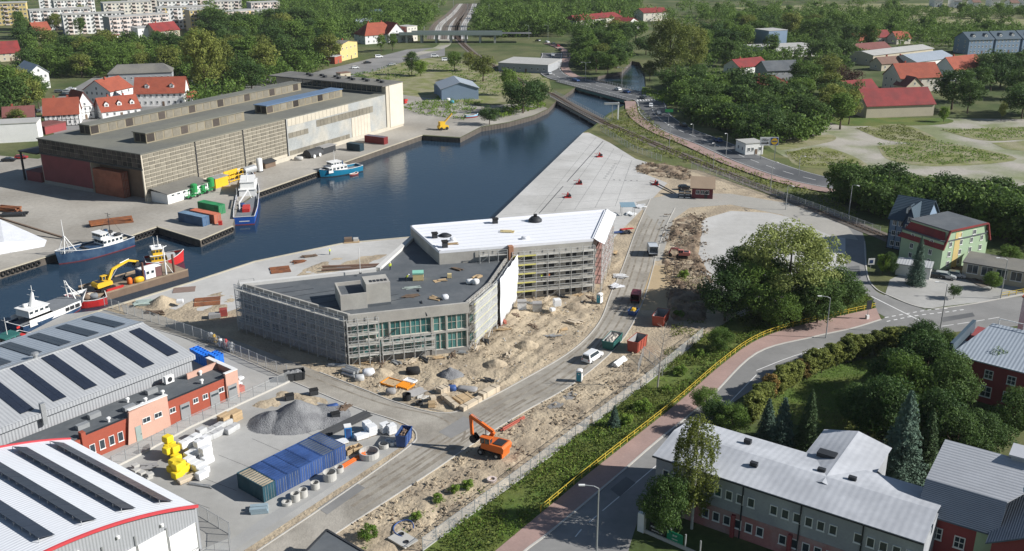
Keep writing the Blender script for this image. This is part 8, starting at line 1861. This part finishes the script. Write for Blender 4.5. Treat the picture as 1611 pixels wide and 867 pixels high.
EX += [('b1',22,190,20,'largest dark tree at the left picture edge',1.15),('b2',46,182,17,'olive tree right of the largest left edge tree',1.15),('b0',8,170,21,'tall tree behind the largest left edge tree',1.1),('b3',62,172,14,'slim tree rightmost of the left edge group',1.0),('b4',-12,196,18,'tree cut by the left picture edge',1.1),('b2',30,205,9,'small brownish tree before the left edge group',1.1),('b1',938,114,13,'dark tree on the left bank above the road bridge',1.3),('b0',956,117,12,'tree at the water of the left bank, nearest the road bridge',1.2),('b1',970,108,14,'tree overhanging the river from the left bank',1.3),('b4',978,96,14,'tree at the narrow top of the river, left bank',1.2),('b2',1022,128,11,'olive tree at the water of the right river bank',1.1),('b4',1016,86,14,'tree behind the narrow top of the river',1.3),('b0',1000,66,16,'tree closing the far end of the river',1.5),('b1',985,68,15,'dark tree closing the far end of the river on the left',1.4),
    ('neard',1482,650,10,'dark tree between the garden and the red building wall',1.0),('neard',1402,628,9,'dark tree left of the light feathery tree',.9),('neard',1345,668,7,'dark bush tree beside the garden path',1.0),('neard',1500,730,8,'dark tree in the shaded court above the red tiled building',1.1),('neard',1540,720,7,'dark bush in the shaded court at the right',1.2),('neard',1470,700,9,'dark tree right of the large blue spruce group',1.0),('near',1110,650,5,'bush at the hedge end by the street',1.2),('b4',1500,470,4,'low bush on the island of the parking court',.8)]
for k, x, y, h, lab, w in EX: tree(k, G(x, y), h*(1.15 if y > 560 and x > 1190 and h < 15 else 1), lab, None, wide=w)
for i, (x, y) in enumerate(((1075,438),(1068,500),(690,790),(715,775),(655,818),(580,848),(735,770),(1100,560),(1070,590),(1048,618),(1010,648),(985,668))): tree('shrubf', G(x, y), random.uniform(1.4,2.6), 'bright green weed bush %s' % ('right of the timber track','below the dug trench','on the sandy strip, left of the middle','on the sandy strip, in the middle','on the sandy strip near the hose','beside the felt roofed hut','on the sandy strip, right of the middle','at the far end of the verge','on the verge below the bare tree','at the foot of the bare tree','on the verge right of the conifer','on the verge just above the conifer')[i], None, name='bush', cat='bush')
hl = smooth_line(GP([(1180,668),(1200,640),(1240,612),(1290,586),(1340,568),(1390,556),(1430,552),(1462,560)]), 9); run = 0; nx = 0
for p, q in zip(hl, hl[1:]):
    L = (q-p).length
    while nx <= run+L: tree('thujar' if random.random() < .18 else 'thuja', p.lerp(q, (nx-run)/L)+Vector((random.uniform(-.3,.3),random.uniform(-.3,.3),0)), random.uniform(4.8,6.4), 'clipped thuja in the tall hedge round the garden', 'thujas of the garden hedge', wide=1.25, name='hedge_thuja', cat='hedge plant'); nx += 1.15
    run += L
# bare tree
t = thing('bare_tree', 'slim leafless tree by the end of the white fence', 'tree', G(1034,612)); b = MB(); b.tube((0,0,0),(.3,0,6),.16,.1,7).tube((.3,0,6),(.9,0,12.5),.1,.02,6); b.build('trunk', M('pale_bark', (.33,.3,.26), .9, .2, 1), t); b = MB()
for i in range(26):
    z = 2.5+i*.37; A = i*2.4; L = 2.6*(1-(z-2)/13)+.5; e = Vector((.05*z+L*math.cos(A), L*math.sin(A), z+L*.7)); b.tube((.055*z,0,z), e, .045, .012, 4)
    for j in range(3): f = Vector((.055*z,0,z)).lerp(e, .4+.2*j); b.tube(f, f+Vector((math.cos(A+1.2*(j-1))*.8, math.sin(A+1.2*(j-1))*.8, .6)), .02, .008, 3)
b.build('branches', MATS['pale_bark'], t)
# weeds and rough grass
def weeds(name, poly, dens, hs, mat, sz, seed=0, thr=.35):
    W = poly; xs, ys = [p.x for p in W], [p.y for p in W]; n = int((max(xs)-min(xs))*(max(ys)-min(ys))*dens); X, Y = RNG.uniform(min(xs),max(xs),n), RNG.uniform(min(ys),max(ys),n)
    k = inside(W, X, Y) & (fbm(X*.35, Y*.35, 3, seed) > thr); X, Y = X[k], Y[k]; h = hs*(.25+1.5*np.maximum(0, fbm(X*.25, Y*.25, 3, seed+3)-.2)); Z = h*RNG.uniform(.1,1,len(X))
    N = unit(len(X))*.8+np.array([0,0,.5]); o = obj(name, leaf_mesh(name, np.stack([X,Y,Z+.05],1), N/np.linalg.norm(N,axis=1)[:,None], RNG.uniform(.6,1.5,len(X))*sz, lm[mat])); o['kind'] = 'stuff'; o['label'] = 'rough green weeds and grass growing on the ground'; return o
weeds('verge_weeds', verge, 22, 1.0, 'olive', .3); weeds('verge_weeds', verge, 12, 1.1, 'fresh', .3, 5, .42)
weeds('rough_grass', GP([(1000,165),(1052,213),(1153,261),(1277,300),(1345,330),(1345,352),(1240,316),(1100,262),(1000,235),(940,200)]), 3.0, 1.2, 'olive', .55, 8); weeds('rough_grass', GP([(630,170),(700,150),(760,160),(730,190),(660,180)]), 4, 1.6, 'fresh', .6, 9, .42)
weeds('rough_grass', GP([(1060,505),(1110,500),(1110,545),(1060,590),(1035,590),(1050,540)]), 14, .8, 'olive', .3, 12, .42); weeds('rough_grass', GP([(1060,425),(1118,440),(1110,505),(1055,500)]), 8, .8, 'olive', .3, 13, .5)
weeds('rough_grass', GP([(560,868),(760,760),(800,738),(810,748),(660,860)]), 12, .7, 'fresh', .25, 15, .6); weeds('garden_grass', GP([(1190,640),(1300,575),(1400,560),(1470,600),(1450,680),(1300,690)]), 10, .25, 'fresh', .22, 16, .2)
for i, q in enumerate(([(1380,226),(1480,222),(1600,250),(1480,260),(1400,250)],[(1235,240),(1300,232),(1365,262),(1260,262)],[(1480,205),(1640,200),(1640,212),(1560,222)],[(1345,202),(1420,196),(1475,222),(1400,222)])): weeds('rough_grass', GP(q), 3.2, .7, ('fresh','olive')[i % 2], .5, 20+i, .34)
weeds('river_bank_shrubs', GP([(1010,140),(1060,150),(1060,170),(1010,150)]), 5, 2.5, 'fresh', .7, 30, .3); weeds('basin_bank_shrubs', GP([(770,192),(860,168),(850,158),(780,176)]), 5, 2.5, 'fresh', .7, 31, .35); weeds('rough_grass', GP([(540,120),(640,98),(760,104),(860,120),(860,150),(760,150),(700,110),(600,130)]), 1.6, 1.0, 'fresh', .6, 33, .42)
# clods, stones and offcuts lying on the dug ground
def clods(name, poly, n, mat, smin, smax, seed, z0=.12):
    W = GP(poly); xs, ys = [p.x for p in W], [p.y for p in W]; b = MB(); X, Y = RNG.uniform(min(xs),max(xs),n), RNG.uniform(min(ys),max(ys),n); k = inside(W, X, Y) & (fbm(X*.3, Y*.3, 3, seed) > .42)
    for x, y in zip(X[k], Y[k]):
        s = smin+(smax-smin)*random.random()**3; c = Vector((x,y,z0+random.uniform(0,.25))); v = [c+Vector(p)*s*random.uniform(.6,1.1) for p in ((-.5,-.4,-.2),(.5,-.5,-.2),(.4,.5,-.2),(-.5,.4,-.2),(0,.05,.45))]; b.add(v, [(0,1,4),(1,2,4),(2,3,4),(3,0,4)])
    o = b.build(name, mat); o['kind'] = 'stuff'; o['label'] = 'loose clods and stones on the dug ground'
SA = [(545,566),(640,572),(735,552),(776,520),(805,470),(935,458),(972,430),(938,505),(898,549),(815,599),(738,638),(690,647),(618,629),(520,590)]; SB = [(536,839),(670,753),(744,703),(823,653),(905,606),(965,583),(1010,545),(1025,593),(954,649),(817,753),(663,866)]
clods('soil_clods', SA, 7000, m_sand, .12, .6, 3); clods('soil_clods', SA, 1200, m_dirt, .12, .5, 4); clods('soil_clods', SB, 3500, m_dirt, .12, .5, 5); clods('soil_clods', SB, 7000, m_sand, .15, .8, 6); clods('stones', SA, 1200, m_ring, .12, .5, 7); clods('soil_clods', [(1040,340),(1110,338),(1125,440),(1110,510),(1050,505)], 5000, m_dirt, .2, .9, 8, .5); clods('soil_clods', [(1000,262),(1030,254),(1085,266),(1088,285),(1000,272)], 2000, m_dirt, .2, 1.0, 9, .3)
# undergrowth and far woodland that read as one mass
P, N = [], []
for q, n in WOODS:
    W = GP(q); xs, ys = [p.x for p in W], [p.y for p in W]
    for i in range(n*22):
        x, y = random.uniform(min(xs),max(xs)), random.uniform(min(ys),max(ys))
        if not inside(W, np.array([x]), np.array([y]))[0] or not clear(Vector((x,y,0)), 3): continue
        h = random.uniform(5,12); p, nn, c = crown_pts(h, random.uniform(3,6), .2, 8, 150, cr=.5); P.append(p+np.array([x,y,0])); N.append(nn)
P, N = np.concatenate(P), np.concatenate(N); o = obj('wood_undergrowth', leaf_mesh('wood_undergrowth', P, N, RNG.uniform(.7,1.5,len(P)), lm['mid'])); o['kind'] = 'stuff'; o['label'] = 'dense undergrowth filling the gaps between the trees of the woods'
P, N = [], []
P, N = FARP, FARN; NOT = [GP([(660,75),(778,75),(768,3),(705,3)]), GP([(1150,18),(1330,12),(1700,12),(1700,60),(1500,50),(1350,28),(1180,24)])]
for i in range(2600):
    y = 600+1500*random.random()**1.6; x = random.uniform(-.62,.62)*y*1.05
    if y < 1000 and (x/y < -.27 and y < 900 or y < 620 or (x/y > .1 and fbm(np.array([x*.006]), np.array([y*.006]), 3, 77)[0] < .47)): continue
    if fbm(np.array([x*.005]), np.array([y*.005]), 3, 70)[0] < .33 or any(inside(q, np.array([x]), np.array([y]))[0] for q in NOT) or not clear(Vector((x,y,0)), 6): continue
    p, nn, c = crown_pts(random.uniform(11,17), random.uniform(5,8), 1, 9, 150, cr=.5); P.append(p+np.array([x,y,0])); N.append(nn)
P, N = np.concatenate(P), np.concatenate(N); o = obj('far_woodland', leaf_mesh('far_woodland', P, N, RNG.uniform(.9,1.7,len(P)), lm['mid'])); o['kind'] = 'stuff'; o['label'] = 'far woodland reaching to the horizon'
print('TREES', NT, 'TRIS', sum(len(m.loops)-2*len(m.polygons) for m in bpy.data.meshes))
# ------------------------------------------------------------ thin haze over the whole place
m_haze = bpy.data.materials.new('thin_haze'); m_haze.use_nodes = True; n_ = m_haze.node_tree.nodes; n_.remove(n_['Principled BSDF'])
pv = n_.new('ShaderNodeVolumePrincipled'); pv.inputs['Color'].default_value = (.86,.92,1,1); pv.inputs['Density'].default_value = .00004; m_haze.node_tree.links.new(pv.outputs[0], n_['Material Output'].inputs['Volume'])
struct(MB().box(-2700,-300,-6,2700,5100,84).build('haze', m_haze), 'stuff')
